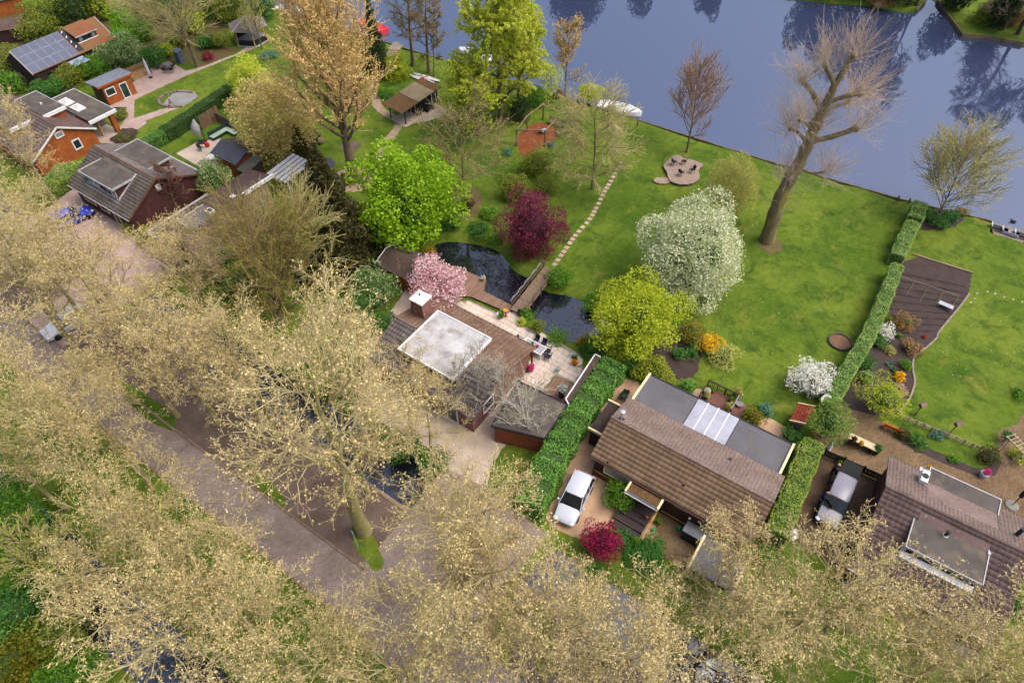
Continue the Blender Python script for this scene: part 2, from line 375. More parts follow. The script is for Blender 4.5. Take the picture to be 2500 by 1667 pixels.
area('paved_drive', [(905, 830), (960, 750), (1010, 690), (1060, 700), (1040, 790), (1090, 900), (1150, 960), (1200, 960), (1262, 935), (1310, 950), (1262, 1055), (1205, 1125), (1172, 1240), (1110, 1290), (1060, 1270), (1060, 1190), (1070, 1110), (930, 1030), (885, 930)], .014, BEIGE)
area('gravel_drive', [(1522, 925), (1566, 944), (1600, 1050), (1600, 1250), (1605, 1330), (1575, 1330), (1530, 1290), (1480, 1290), (1420, 1312), (1390, 1305), (1335, 1270), (1370, 1190), (1405, 1090), (1450, 1010), (1495, 960)], .016, GRAVEL, .08)
area('gravel_patch', [(1690, 955), (1708, 950), (1722, 962), (1700, 985)], .012, GRAVEL)
area('gravel_patch', [(1850, 1040), (1868, 1018), (1918, 1045), (1915, 1085), (1880, 1075)], .012, GRAVEL)
area('brick_terrace', [(1608, 1250), (1692, 1290), (1700, 1400), (1590, 1345)], .022, TERR, .0, False)
area('garden_bed', [(2201, 641), (2243, 627), (2374, 668), (2366, 718), (2343, 749), (2293, 810), (2287, 825), (2260, 850), (2232, 872), (2229, 905), (2233, 933), (2221, 972), (2190, 1010), (2130, 1020), (2050, 1000), (2045, 960), (2085, 880), (2130, 790), (2170, 700)], .008, SOIL, .07, False)
area('brick_terrace', [(2030, 975), (2080, 1000), (2140, 1015), (2185, 1060), (2204, 1085), (2300, 1130), (2392, 1165), (2431, 1160), (2445, 1127), (2434, 1077), (2440, 1049), (2481, 1036), (2520, 975), (2700, 1040), (2700, 1500), (2440, 1300), (2180, 1180), (2149, 1175), (2003, 1110), (1985, 1060)], .014, TERR, 0, False)
area('parking_bay', [(1995, 1108), (2149, 1177), (2200, 1200), (2130, 1400), (2060, 1400), (1930, 1310), (1960, 1200)], .018, DRIVE, 0, False)
strip('flower_bed', [(2196, 1072), (2250, 1098), (2310, 1125), (2385, 1155), (2428, 1150), (2436, 1118)], 1.0, .010, SOIL)
area('garden_path', [(329, 199), (379, 158), (423, 155), (454, 174), (495, 163), (581, 130), (628, 97), (652, 93), (640, 111), (576, 136), (454, 186), (329, 244), (327, 288), (360, 278), (426, 257), (440, 262), (357, 295), (357, 303), (338, 314), (280, 352), (240, 349), (285, 318), (307, 290), (309, 262), (268, 262), (280, 240)], .010, PINKGR, .05, False)
area('grey_gravel_bed', [(400, 255), (430, 224), (455, 220), (482, 235), (440, 262)], .014, GREYGR, .1)
area('slab_terrace', [(430, 375), (484, 346), (538, 338), (590, 352), (575, 400), (520, 425), (490, 410)], .010, BEIGE, .0, False)
strip('wood_chip_path', [(910, 198), (916, 235), (924, 262), (944, 278), (966, 290)], 1.15, .012, CHIPS)
strip('wood_chip_path', [(975, 305), (962, 325), (938, 350), (924, 378), (914, 410), (905, 428)], 1.0, .013, CHIPS)
area('shed_paving', [(954, 292), (990, 312), (1012, 300), (1045, 296), (1078, 284), (1092, 268), (1062, 254), (1000, 265)], .016, BEIGE, .05, False)
area('dirt_terrace', [(868, 270), (905, 268), (912, 276), (870, 215), (840, 190), (850, 250)], .010, MUD, .05)
_c = P(866, 438); sheet('tree_ring', rough([_c + Vector((math.cos(t * .3) * 2.5, math.sin(t * .3) * 2.3, 0)) for t in range(21)], .08), .014, CHIPS)
area('mulch_square', [(830, 360), (845, 345), (880, 352), (860, 372)], .012, DIRT, .06)
area('bark_area', [(1264, 338), (1283, 313), (1319, 299), (1355, 313), (1366, 330), (1335, 357), (1310, 365), (1280, 385), (1266, 365)], .012, BARK, .08)
area('bare_earth', [(1110, 470), (1160, 455), (1180, 500), (1150, 535), (1120, 530)], .008, MUD, .2)
area('bare_earth', [(1850, 590), (1870, 572), (1898, 582), (1905, 605), (1875, 618)], .008, MUD, .3)
area('garden_bed', [(2245, 560), (2330, 555), (2350, 520), (2260, 515)], .008, SOIL, .1)
area('shrub_bed', [(1560, 880), (1640, 805), (1700, 800), (1715, 860), (1690, 920), (1640, 925), (1590, 915)], .006, SOIL, .1)
area('shrub_bed', [(268, 258), (295, 258), (310, 280), (295, 298), (272, 300)], .008, SOIL, .1)
area('shrub_bed', [(270, 340), (300, 315), (335, 318), (330, 335), (290, 352)], .016, SOIL, .1)
area('shrub_bed', [(480, 160), (530, 120), (580, 120), (560, 135), (500, 160)], .007, M('leaf_bed', '#6b5036', '#4f4a22', 1.2, bump=.03, bscale=12), .1)
area('woodland_floor', [(-60, 40), (200, 10), (420, 20), (560, 60), (480, 150), (380, 150), (300, 160), (180, 215), (100, 230), (-60, 200)], .005, M('wood_floor', '#4e5424', '#5a4a30', .7, bump=.04, bscale=8), .1)
strip('concrete_path', [(2060, 1420), (2143, 1463), (2180, 1482), (2332, 1572), (2390, 1600)], 1.1, .016, CONC, .0)
strip('concrete_strip', [(345, 650 - 90), (470, 485), (560, 430)], 0.5, .02, CONC, 0)
# timber kerb along the ditch and revetment along the canal: every board a part
KERB = M('kerb_timber', '#97826a', '#7d6a52', 2.0, rand=.12, bump=.006, stretch=(3, .3, 1), rz=SITE)
BOARD = M('bank_board', '#7a6a4e', '#5c5038', 1.2, rand=.15, bump=.006)
def run_boards(name, label, cat, a, b, blen, w, z0, z1, mat, pname='board', posts=False):
    d = b - a; n = max(1, round(d.length / blen)); rz = math.atan2(d.y, d.x); t = thing(name, label, cat, a, rz); L_ = d.length / n
    me = MB().box(0.01, L_ - .01, -w / 2, w / 2, z0, z1).mesh(pname, mat); pm = MB().lathe([(.06, -.9), (.06, .06), (.03, .08)], 6).mesh('post', mat)
    for i in range(n):
        link(pname, me, t, (i * L_, rng0.uniform(-.02, .02), rng0.uniform(-.015, .015)))
        if posts: link('post', pm, t, (i * L_, .10, 0))
    return t
run_boards('ditch_kerb', 'timber kerb along the ditch beside the brown verge', 'kerb', sw(-60, DV0), sw(-31.5, DV0), 2.4, .28, -.9, .07, KERB)
run_boards('ditch_kerb', 'long timber kerb along the ditch in front of the white roofed house', 'kerb', sw(-25.5, DV0), sw(9.2, DV0), 2.4, .28, -.9, .07, KERB)
run_boards('ditch_kerb', 'timber kerb along the ditch below the brown roofed bungalow', 'kerb', sw(18.2, DV0), sw(50, DV0), 2.4, .28, -.9, .07, KERB)
cb = [CANAL[i] for i in range(1, 7)]
for i, lb in enumerate(('plank bank edging behind the red boat', 'plank bank edging below the tall bare trees', 'plank bank edging beside the moored white motorboat', 'plank bank edging behind the pollard tree', 'plank bank edging beside the long hedge and bank bush')):
    run_boards('bank_edging', lb, 'bank edging', cb[i], cb[i + 1], 2.6, .14, -1.2, .05, BOARD, posts=True)
run_boards('bank_edging', 'plank edging along the wooden dock recess', 'bank edging', CANAL[6], CANAL[7], 1.2, .14, -1.2, .07, BOARD)
run_boards('bank_edging', 'plank edging on the far island corner', 'bank edging', CANAL[14], CANAL[13], 2.6, .2, -1.2, .08, BOARD)
run_boards('bank_edging', 'plank edging along the side of the far island', 'bank edging', CANAL[15], CANAL[14], 2.6, .2, -1.2, .08, BOARD)
run_boards('bank_edging', 'plank edging along the front of the far island', 'bank edging', CANAL[13], CANAL[12], 2.6, .2, -1.2, .08, BOARD)
run_boards('bank_edging', 'pale plank end of the far peninsula', 'bank edging', CANAL[18], CANAL[17], 1.6, .25, -1.2, .12, BOARD)
# road kerbs
RK = M('road_kerb', '#8a7560', '#6f5d4c', 2, rand=.1)
run_boards('road_kerb', 'low brick kerb between the road and the brown verge', 'kerb', sw(-70, -31.75), sw(9.6, -31.45), 2.0, .16, -.2, .10, RK)
run_boards('road_kerb', 'low brick kerb between the road and the grass by the second ditch', 'kerb', sw(-70, -35.3), sw(11.8, -34.6), 2.0, .16, -.2, .10, RK)
# ================================================================== BUILDINGS
CREAM = M('cream_paint', '#ecd9ae', '#dcc593', 3, rough=.6, grain=.05)
WHITEP = M('white_paint', '#e6e5e4', '#cfcfd0', 2, rough=.5, grain=.04)
DKBROWN = M('dark_brown_wood', '#46302a', '#33221c', 2, stretch=(1, 1, .2), bump=.005)
REDBROWN = M('maroon_wood', '#55302c', '#3f2422', 2, bump=.004, rand=.05)
ORANGEW = M('orange_cedar', '#a85c2a', '#8a4a20', 1.5, bump=.005, grain=.12)
BLACKW = M('black_wood', '#26262c', '#191a20', 2, bump=.004)
FELT = M('roof_felt', '#68676c', '#58575a', .6, bump=.004, bscale=50, spots='#6b6452', spot_t=(.58, .75), spot_s=1.2)
FELT2 = M('old_roof_felt', '#5c5650', '#4c4642', .5, bump=.004, bscale=50, spots='#6e6350', spot_t=(.5, .78), spot_s=.9)
TRIM = M('metal_trim', '#c2c1c4', '#a6a5a8', 2, rough=.5)
GREYTRIM = M('dark_trim', '#2b2c34', '#20222a', 2, rough=.6)
GLASS = glassmat('window_glass', '#20262a', .05, .9)
CURTAIN = M('window_blind', '#8d9490', '#7a8280', 6, rough=.25, spec=.6, grain=.02)
LEAFROOF = M('leaf_litter_roof', '#6d4e2e', '#54401f', 3, bump=.03, bscale=12, grain=.3, spots='#a07a44', spot_t=(.56, .66), spot_s=14)
TILE_BROWN = M('brown_tile', '#957b62', '#7f6852', .8, rand=.10, bump=.003, spots='#a89a86', spot_t=(.62, .74), spot_s=7)
TILE_BROWN2 = M('mossy_brown_tile', '#83716a', '#715e57', .8, bump=.003, spots='#a39480', spot_t=(.5, .78), spot_s=9)
TILE_PURPLE = M('purple_brown_tile', '#6c5955', '#594845', .8, rand=.12, bump=.003, spots='#b5aaa2', spot_t=(.64, .72), spot_s=5)
TILE_PURPLE2 = M('lichened_purple_tile', '#83716e', '#6f5c5a', .8, bump=.003, spots='#9a8a62', spot_t=(.5, .75), spot_s=8)
TILE_GREY = M('grey_tile', '#766c62', '#625a52', .9, rand=.12, bump=.003, spots='#8f8676', spot_t=(.56, .7), spot_s=7)
TILE_GREY2 = M('pale_grey_tile', '#77706e', '#665c5a', .9, bump=.003, spots='#94806c', spot_t=(.55, .7), spot_s=6)
TILE_RUST = M('rusty_tile', '#7d6656', '#6a5446', .9, rand=.12, bump=.003, spots='#a06c3c', spot_t=(.55, .72), spot_s=5)
TILE_RED = M('red_brown_tile', '#715a52', '#5f4a43', .9, bump=.003, spots='#8a7660', spot_t=(.58, .72), spot_s=6)
MOSS_RED = M('sedum_roof', '#84503a', '#75683c', .9, bump=.03, bscale=12, grain=.2, spots='#98402c', spot_t=(.52, .64), spot_s=1.6)

def tile_mesh(w, l, wave, th=.03, seg=4):
    V = []; F = []
    for j, (y, zz) in enumerate(((-.02, th + .016), (l, .004))):
        for i in range(seg + 1):
            x = i / seg; V.append((x * w, y, zz + wave * math.sin(x * 2 * math.pi)))
    n = seg + 1
    for i in range(seg): F.append((i, i + 1, n + i + 1, n + i))
    b = len(V)
    for i in range(n): V.append((V[i][0], V[i][1], V[i][2] - th))
    for i in range(seg): F.append((b + i, b + i + 1, i + 1, i))
    return np.array(V), np.array(F)
def roof(parent, A, B, C, D, nc, ntl, mat, indiv=False, wave=.02, skip=None, base=True, name='tile'):
    """A,B eave left/right, C,D ridge right/left, in the house frame. Tiles laid in courses on a slab."""
    A, B, C, D = [Vector(p) for p in (A, B, C, D)]; e = B - A; s = D - A; w = e.length / ntl; l = s.length / nc
    ex = e.normalized(); n = ex.cross(s).normalized(); sy = n.cross(ex)
    if base: MB().slab([A, B, C, D], .10).build('roof_deck', mat, parent)
    V, F = tile_mesh(w, l * 1.06, wave)
    rot = Matrix((ex, sy, n)).transposed()
    pos = []
    for j in range(nc):
        for i in range(ntl):
            p = A + ex * (i * w) + sy * (j * l) + n * .01
            if skip and skip(i / ntl, (j + .5) / nc): continue
            pos.append(p)
    if indiv:
        k = len(pos); pos.sort(key=lambda p: (p.z, p.x)); rest = pos[300:]; pos = pos[:300]
        me = npmesh(name, V, F, mat); m4 = rot.to_4x4()
        for p in pos:
            mm = m4.copy(); mm.translation = p + n * rng0.uniform(0, .006); link(name, me, parent, mx=mm)
        pos = rest
    if pos:
        PV = np.array([list(p) for p in pos]); W = V @ np.array(rot).T
        AV = (PV[:, None, :] + W[None]).reshape(-1, 3); AF = (np.arange(len(pos))[:, None, None] * len(V) + F[None]).reshape(-1, 4)
        tag(link('tile_field', npmesh('tile_field', AV, AF, mat), parent), kind='stuff')
def ridge(parent, a, b, mat, r=.11, n=None, name='ridge_tile'):
    a = Vector(a); b = Vector(b); L_ = (b - a).length; n = n or max(2, int(L_ / .42)); d = (b - a).normalized()
    me = MB().tube([Vector((0, 0, 0)), Vector((L_ / n * 1.05, 0, 0))], [r, r * .93], 8).mesh(name, mat)
    q = Vector((1, 0, 0)).rotation_difference(d).to_matrix().to_4x4()
    for i in range(n):
        mm = q.copy(); mm.translation = a + d * (i * L_ / n) + Vector((0, 0, -.02)); link(name, me, parent, mx=mm)
def body(parent, u0, u1, prof, mat, name='wall'):
    n = len(prof); A = sum(prof[i][0] * prof[(i + 1) % n][1] - prof[(i + 1) % n][0] * prof[i][1] for i in range(n))
    if A < 0: prof = prof[::-1]
    vs = [(u0, v, z) for v, z in prof] + [(u1, v, z) for v, z in prof]
    fs = [tuple(range(n - 1, -1, -1)), tuple(range(n, 2 * n))] + [(i, (i + 1) % n, (i + 1) % n + n, i + n) for i in range(n)]
    return MB().add(vs, fs).build(name, mat, parent)
def clad(parent, a, b, prof, mat, dz=.16, th=.022, z0=0.0, holes=(), name='cladding'):
    """overlapping boards on the wall a->b (outside on the right hand); prof: top edge as (s, z) pairs"""
    a = Vector((a[0], a[1], 0)); b = Vector((b[0], b[1], 0)); L_ = (b - a).length; d = (b - a) / L_; nr = Vector((d.y, -d.x, 0)); mb = MB()
    ss = [p[0] * L_ for p in prof]; zz = [p[1] for p in prof]; z = z0; top = max(zz)
    while z < top - .03:
        zm = z + dz * .7; smp = np.linspace(0, L_, 121); tz = np.interp(smp, ss, zz); ok = smp[tz >= zm]
        if len(ok) > 1:
            iv = [(ok[0], ok[-1])]
            for (h0, h1, hz0, hz1) in holes:
                if hz0 < z + dz * .5 < hz1:
                    iv = [q for (p0, p1) in iv for q in ((p0, min(p1, h0)), (max(p0, h1), p1)) if q[1] - q[0] > .02]
            for p0, p1 in iv:
                q = [a + d * p0, a + d * p1]; ln = MB()
                vs = [q[0] + nr * .002 + Vector((0, 0, z)), q[1] + nr * .002 + Vector((0, 0, z)), q[1] + nr * th + Vector((0, 0, z)), q[0] + nr * th + Vector((0, 0, z)),
                      q[0] + nr * .004 + Vector((0, 0, z + dz)), q[1] + nr * .004 + Vector((0, 0, z + dz))]
                mb.add(vs, [(0, 3, 2, 1), (3, 4, 5, 2), (0, 4, 3), (1, 2, 5)][0:1] + [(3, 2, 5, 4), (0, 3, 4), (1, 5, 2)])
        z += dz
    return tag(mb.build(name, mat, parent), kind='stuff')
def window(parent, a, d, s0, s1, z0, z1, fm=None, gm=None, fw=.09, dep=.05, bars=0, name='window', off=.02):
    """a: wall start (u,v); d: wall direction; outside on its right hand"""
    a = Vector((a[0], a[1], 0)); d = Vector((d[0], d[1], 0)).normalized(); nr = Vector((d.y, -d.x, 0)) * (off + dep / 2); Z = Vector((0, 0, 1))
    q = lambda s, z: a + d * s + nr + Z * z
    mb = MB(); nn = Vector((d.y, -d.x, 0))
    mb.beam(q(s0, z0 + fw / 2), q(s1, z0 + fw / 2), dep * 1.5, fw); mb.beam(q(s0, z1 - fw / 2), q(s1, z1 - fw / 2), dep * 1.5, fw)
    for s in [s0 + fw / 2, s1 - fw / 2] + [s0 + (s1 - s0) * (i + 1) / (bars + 1) for i in range(bars)]:
        mb.beam(q(s, z0 + fw), q(s, z1 - fw), fw, dep * 1.4, up=nn)
    o = mb.build(name, fm or WHITEP, parent)
    g = MB(); g.beam(q(s0 + fw * .8, (z0 + z1) / 2) - nn * .012, q(s1 - fw * .8, (z0 + z1) / 2) - nn * .012, .012, z1 - z0 - fw * 1.6); g.build('pane', gm or GLASS, o)
    return o
def planks(parent, o, d, n, L_, w, z, mat, th=.04, gap=.012, name='plank', c=None):
    """n boards of length L_ side by side; boards run along the perpendicular of d"""
    o = Vector(o); d = Vector(d).normalized(); p = Vector((-d.y, d.x, 0)); rz = math.atan2(p.y, p.x)
    me = MB().box(0, L_, -w + gap, 0, -th, 0).mesh(name, mat)
    for i in range(n):
        x = o + d * (i * w); link(name, me, parent, (x.x, x.y, z + rng0.uniform(-.004, .004)), rz)

# ---------------------------------------------------------------- brown roofed bungalow
H1 = thing('bungalow', 'dark brown bungalow with long brown tiled roof and grey flat rear extension', 'house', P(1449, 1158.2), R(-34.2))
body(H1, 0, 11.3, [(0, 0), (0, 2.42), (2.65, 3.82), (5.5, 2.7), (5.5, 0)], DKBROWN)
body(H1, 0.02, 11.25, [(5.5, 0), (5.5, 2.5), (8.5, 2.6), (8.5, 0)], DKBROWN, 'extension_wall')
EL, RL, BL = (-.45, -.06, 2.38), (-.45, 2.66, 3.95), (-.45, 5.75, 2.86)
ER, RR, BR = (11.75, -.06, 2.38), (11.75, 2.66, 3.95), (11.75, 5.75, 2.86)
roof(H1, EL, ER, RR, RL, 9, 33, TILE_BROWN, True, .014)
roof(H1, BR, BL, RL, RR, 11, 46, TILE_BROWN2, False, .022)
ridge(H1, RL + Vector((0, 0, .05)) if False else (RL[0], RL[1], RL[2] + .05), (RR[0], RR[1], RR[2] + .05), TILE_BROWN2, .12)
bx('flat_roof', FELT, H1, -.08, 3.93, 5.62, 8.68, 2.62, 2.76); bx('flat_roof', FELT, H1, 7.30, 11.27, 5.62, 8.68, 2.62, 2.76)
bx('fascia', CREAM, H1, -.26, -.09, 5.55, 8.78, 2.50, 2.90); bx('fascia', CREAM, H1, 11.28, 11.45, 5.55, 8.78, 2.50, 2.90)
bx('roof_edge', GREYTRIM, H1, -.08, 11.27, 8.69, 8.80, 2.55, 2.80)
SKYL = M('translucent_sheet', '#a6a9b4', '#9496a2', .8, rough=.3, spec=.5, grain=.03, spots='#a8988c', spot_t=(.60, .8), spot_s=1.1)
for i in range(4):
    u0 = 3.96 + i * .83; o = bx('skylight_panel', SKYL, H1, u0 + .03, u0 + .80, 5.70, 8.72, 2.74, 2.785)
    if i < 3: bx('glazing_bar', WHITEP, H1, u0 + .79, u0 + .865, 5.66, 8.74, 2.75, 2.82)
bx('fascia_board', GREYTRIM, H1, -.45, 11.75, -.12, -.065, 2.16, 2.36)
MB().tube([(-.5, -.17, 2.30), (11.8, -.17, 2.30)], .06, 8).build('gutter', M('copper_gutter', '#5a3d34', '#4a3028', 3, rough=.5), H1)
window(H1, (0, 0), (1, 0), .72, 2.75, 1.15, 2.12, CREAM, CURTAIN, .09)
window(H1, (0, 0), (1, 0), 6.2, 7.2, 1.95, 2.2, M('pink_frame', '#c9a48c', '#b8937a', 3), GLASS, .05)
bx('sill_rail', M('yellow_rail', '#c9a24a', '#b08a38', 3), H1, -.01, 5.0, -.05, -.004, .68, .73); bx('sill_rail', _mats['yellow_rail'], H1, 5.5, 11.0, -.05, -.004, .35, .40)
bx('skirting', M('brown_board', '#6a4a34', '#553a28', 4), H1, 0.01, 5.0, -.03, -.003, 0, .66)
bx('downpipe', GREYTRIM, H1, -.07, 0.0, -.10, -.03, 0, 2.3)
fl = MB().lathe([(.07, 3.8), (.07, 4.72), (.16, 4.74), (.20, 4.80), (.20, 4.86), (.12, 4.92)], 14, (.22, 2.95, 0)).build('flue', M('steel', '#dfe0e4', '#c8c8cc', 3, rough=.25, metal=.6), H1, smooth=True)
bx('flue_base', GREYTRIM, H1, .05, .40, 2.78, 3.12, 3.7, 3.93)
for u, v, z in ((8.05, 4.6, 3.45), (6.2, 1.05, 3.2), (.9, .05, 2.62)):
    MB().tube([(u, v, z - .15), (u, v, z + .12)], [.09, .07], 8).build('roof_vent', M('vent_plastic', '#6d5048', '#5c403a', 3), H1)
# porch canopy with steps
P1 = thing('porch', 'black porch canopy covered in fallen leaves with dark timber steps below', 'porch', H1.location, R(-34.2))
bx('canopy_roof', LEAFROOF, P1, 3.02, 5.34, -.92, -.18, 2.02, 2.16); bx('canopy_edge', FELT, P1, 3.02, 5.34, -1.08, -.925, 2.0, 2.12)
bx('fascia', CREAM, P1, 2.88, 3.01, -1.1, -.13, 1.98, 2.24); bx('fascia', CREAM, P1, 5.35, 5.50, -1.1, -.13, 1.98, 2.24)
MB().tube([(2.9, -1.13, 2.02), (5.45, -1.13, 2.02)], .05, 8).build('gutter', TRIM, P1)
STEPW = M('dark_decking', '#4a3f3c', '#38302e', 2, rand=.15, stretch=(4, .3, 1), rz=R(-34))
for k in range(14):
    v = -.15 - k * .20; z = .52 if k < 5 else .52 - .12 * ((k - 5) // 3 + 1)
    bx('step_board', STEPW, P1, 2.85, 5.15, v - .185, v, z - .05, z)
for k, (v0, v1, z) in enumerate(((-1.15, 0, .46), (-1.75, -1.15, .34), (-2.35, -1.75, .22), (-2.95, -2.35, .10))): bx('riser', STEPW, P1, 2.87, 5.13, v0 + .01, v1, 0, z)
YW = M('yellow_timber', '#c9a75c', '#a3854a', 3, bump=.004)
MB().beam((5.42, -1.0, 0), (5.42, -1.0, 2.0), .09, .09).build('post', YW, P1); MB().beam((2.95, -1.0, 0), (2.95, -1.0, 2.0), .09, .09).build('post', YW, P1)
MB().beam((5.42, -1.0, 1.5), (5.42, -2.9, .75), .08, .14).build('handrail', YW, P1); MB().beam((5.42, -2.9, 0), (5.42, -2.9, .8), .09, .09).build('newel_post', YW, P1)
# lean-to
P2 = thing('lean_to', 'narrow lean-to with dark corrugated roof beside the bungalow gable', 'lean-to', H1.location, R(-34.2))
CORR = M('dark_corrugated', '#4a3a36', '#382c2a', 2)
n_ = 44; V = [(u, 2.12 + i * (2.95 / n_), 2.16 + .022 * (i % 2) - .03 * (u < -1)) for i in range(n_ + 1) for u in (-1.72, -.5)]
MB().add(V, [(2 * i, 2 * i + 1, 2 * i + 3, 2 * i + 2) for i in range(n_)]).build('corrugated_roof', CORR, P2)
bx('fascia', CREAM, P2, -1.85, -.55, 1.98, 2.11, 2.02, 2.26); bx('fascia', CREAM, P2, -1.85, -.55, 5.08, 5.20, 2.02, 2.26)
bx('panel', DKBROWN, P2, -1.66, -.05, 2.14, 2.2, 0, 2.02); bx('panel', DKBROWN, P2, -1.70, -1.64, 2.2, 5.06, 0, 2.06)
# carport
P3 = thing('carport', 'flat felt carport roof with cream fascia boards below the bungalow', 'carport', H1.location, R(-34.2))
bx('flat_roof', FELT, P3, 8.98, 11.82, -3.6, -1.12, 2.08, 2.2); bx('fascia', CREAM, P3, 8.82, 8.97, -3.7, -1.05, 2.0, 2.30); bx('fascia', CREAM, P3, 11.83, 11.98, -3.7, -1.05, 2.0, 2.30)
bx('roof_edge', GREYTRIM, P3, 8.98, 11.82, -3.7, -3.61, 2.0, 2.22)
for u in (9.1, 11.7):
    for v in (-3.5, -1.3): bx('post', DKBROWN, P3, u - .05, u + .05, v - .05, v + .05, 0, 2.06)
# rear deck
D1 = thing('garden_deck', 'red brown plank deck with low railing behind the bungalow', 'deck', H1.location, R(-34.2))
DECKR = M('red_decking', '#7d564c', '#68463e', 2, rand=.10, stretch=(4, .3, 1), rz=R(-34))
planks(D1, (3.75, 8.82, 0), (0, 1, 0), 24, 3.45, .148, .30, DECKR) if False else None
me_ = MB().box(0, 3.45, 0, .14, -.05, 0).mesh('plank', DECKR)
for k in range(23): link('plank', me_, D1, (3.72 if k < 23 else 5, 8.82 + k * .15, .30 + rng0.uniform(-.004, .004)))
bx('skirt', DKBROWN, D1, 3.8, 7.1, 8.85, 12.2, 0, .24)
for u in (3.72, 4.5, 5.2, 5.9, 6.3): bx('rail_post', DKBROWN, D1, u - .04, u + .04, 12.2, 12.28, .3, 1.05)
bx('handrail', DKBROWN, D1, 3.66, 6.36, 12.18, 12.30, 1.05, 1.11); bx('handrail', DKBROWN, D1, 3.64, 3.72, 10.4, 12.18, 1.05, 1.11); bx('handrail', M('rail_grey', '#8f949c', '#7c8088', 3), D1, 6.26, 6.34, 10.6, 12.18, 1.05, 1.11)
bx('lower_rail', DKBROWN, D1, 3.70, 6.32, 12.21, 12.27, .42, .48)
for k in range(16): bx('baluster', DKBROWN, D1, 3.9 + k * .15, 3.94 + k * .15, 12.22, 12.26, .48, 1.05)
for v in (10.5, 11.3): bx('rail_post', DKBROWN, D1, 6.26, 6.34, v, v + .08, .3, 1.05); bx('rail_post', DKBROWN, D1, 3.64, 3.72, v, v + .08, .3, 1.05)
for k in range(14): link('side_plank', MB().box(0, .95, 0, .14, -.05, 0).mesh('side_plank', DECKR) if k == 0 else bpy.data.meshes['side_plank'], D1, (7.2, 8.85 + k * .15, .14))

# ---------------------------------------------------------------- house with the white flat roof
oB2 = Vector((1.987, 36.338, 0))
H2 = thing('white_roof_house', 'house with large white flat roof, tiled slopes and big brick chimney', 'house', oB2, SITE)
BRICKR = M('red_brick', '#8c6258', '#775048', 3, bump=.004, spots='#a8968c', spot_t=(.55, .75), spot_s=3)
body(H2, -10.4, -.35, [(-.5, 0), (-.5, 2.35), (-4.75, 3.55), (-8.3, 2.4), (-8.3, 0)], BRICKR)
roof(H2, (-.02, 0, 2.4), (-10.85, 0, 2.4), (-10.85, -4.75, 3.72), (-.02, -4.75, 3.72), 12, 25, TILE_RUST, True, .035, skip=lambda a, b: .28 < a < .74 and b > .55)
roof(H2, (-10.85, -8.6, 2.35), (-.02, -8.6, 2.35), (-.02, -4.75, 3.72), (-10.85, -4.75, 3.72), 10, 36, TILE_GREY2, False, .03, skip=lambda a, b: .26 < a < .72 and b > .3)
ridge(H2, (-10.85, -4.75, 3.76), (-8.2, -4.75, 3.76), TILE_GREY); ridge(H2, (-2.9, -4.75, 3.76), (0, -4.75, 3.76), TILE_RUST)
body(H2, -8.0, -3.05, [(-2.6, 2.6), (-2.6, 3.75), (-7.15, 3.75), (-7.15, 2.2)], M('rust_board', '#8a4a30', '#733a26', 2, bump=.004), 'dormer_wall')
WROOF = M('white_roof_sheet', '#bcbbbc', '#9a9896', .5, rough=.6, grain=.05, spots='#7c7268', spot_t=(.52, .72), spot_s=.8)
bx('flat_roof', WROOF, H2, -8.15, -2.9, -7.30, -2.40, 3.76, 3.92)
for a_ in ((-8.3, -8.15, -7.4, -2.3), (-2.9, -2.78, -7.4, -2.3)): bx('roof_edge', WHITEP, H2, a_[0], a_[1], a_[2], a_[3], 3.72, 3.98)
bx('roof_edge', WHITEP, H2, -8.15, -2.9, -7.42, -7.301, 3.72, 3.98); bx('roof_edge', WHITEP, H2, -8.15, -2.9, -2.399, -2.3, 3.72, 3.98)
ch = MB(); ch.add([(-10.5, -3.4, 2.4), (-8.85, -3.4, 2.4), (-8.85, -2.1, 2.4), (-10.5, -2.1, 2.4), (-10.2, -3.35, 5.0), (-9.05, -3.35, 5.0), (-9.05, -2.25, 5.0), (-10.2, -2.25, 5.0)],
   [(0, 3, 2, 1), (4, 5, 6, 7), (0, 1, 5, 4), (1, 2, 6, 5), (2, 3, 7, 6), (3, 0, 4, 7)])
cho = ch.build('chimney', BRICKR, H2)
MB().add([(-10.32, -3.47, 5.0), (-8.93, -3.47, 5.0), (-8.93, -2.13, 5.0), (-10.32, -2.13, 5.0), (-9.72, -2.9, 5.38), (-9.53, -2.9, 5.38), (-9.53, -2.7, 5.38), (-9.72, -2.7, 5.38), (-10.32, -3.47, 5.08), (-8.93, -3.47, 5.08), (-8.93, -2.13, 5.08), (-10.32, -2.13, 5.08)],
   [(0, 3, 2, 1), (0, 1, 9, 8), (1, 2, 10, 9), (2, 3, 11, 10), (3, 0, 8, 11), (8, 9, 5, 4), (9, 10, 6, 5), (10, 11, 7, 6), (11, 8, 4, 7), (4, 5, 6, 7)]).build('chimney_cap', WHITEP, cho)
MB().lathe([(.05, 5.36), (.05, 5.5), (.08, 5.52), (.02, 5.58)], 8, (-9.62, -2.8, 0)).build('cowl', GREYTRIM, cho)
for u in (-.3, -3.6, -7.2): MB().beam((u, -.12, 0), (u, -.12, 2.32), .13, .13).build('porch_post', M('maroon_post', '#8a2f38', '#74262e', 3), H2)
bx('gutter', GREYTRIM, H2, -10.9, .02, .03, .12, 2.30, 2.41)
window(H2, (-.35, -8.2), (0, 1), 1.2, 2.6, .9, 2.1, WHITEP, GLASS, off=.01); window(H2, (-10.4, -8.3), (1, 0), 1.0, 2.6, .8, 2.0, WHITEP, GLASS); window(H2, (-10.4, -8.3), (1, 0), 7.5, 8.6, .0, 2.05, WHITEP, GLASS)

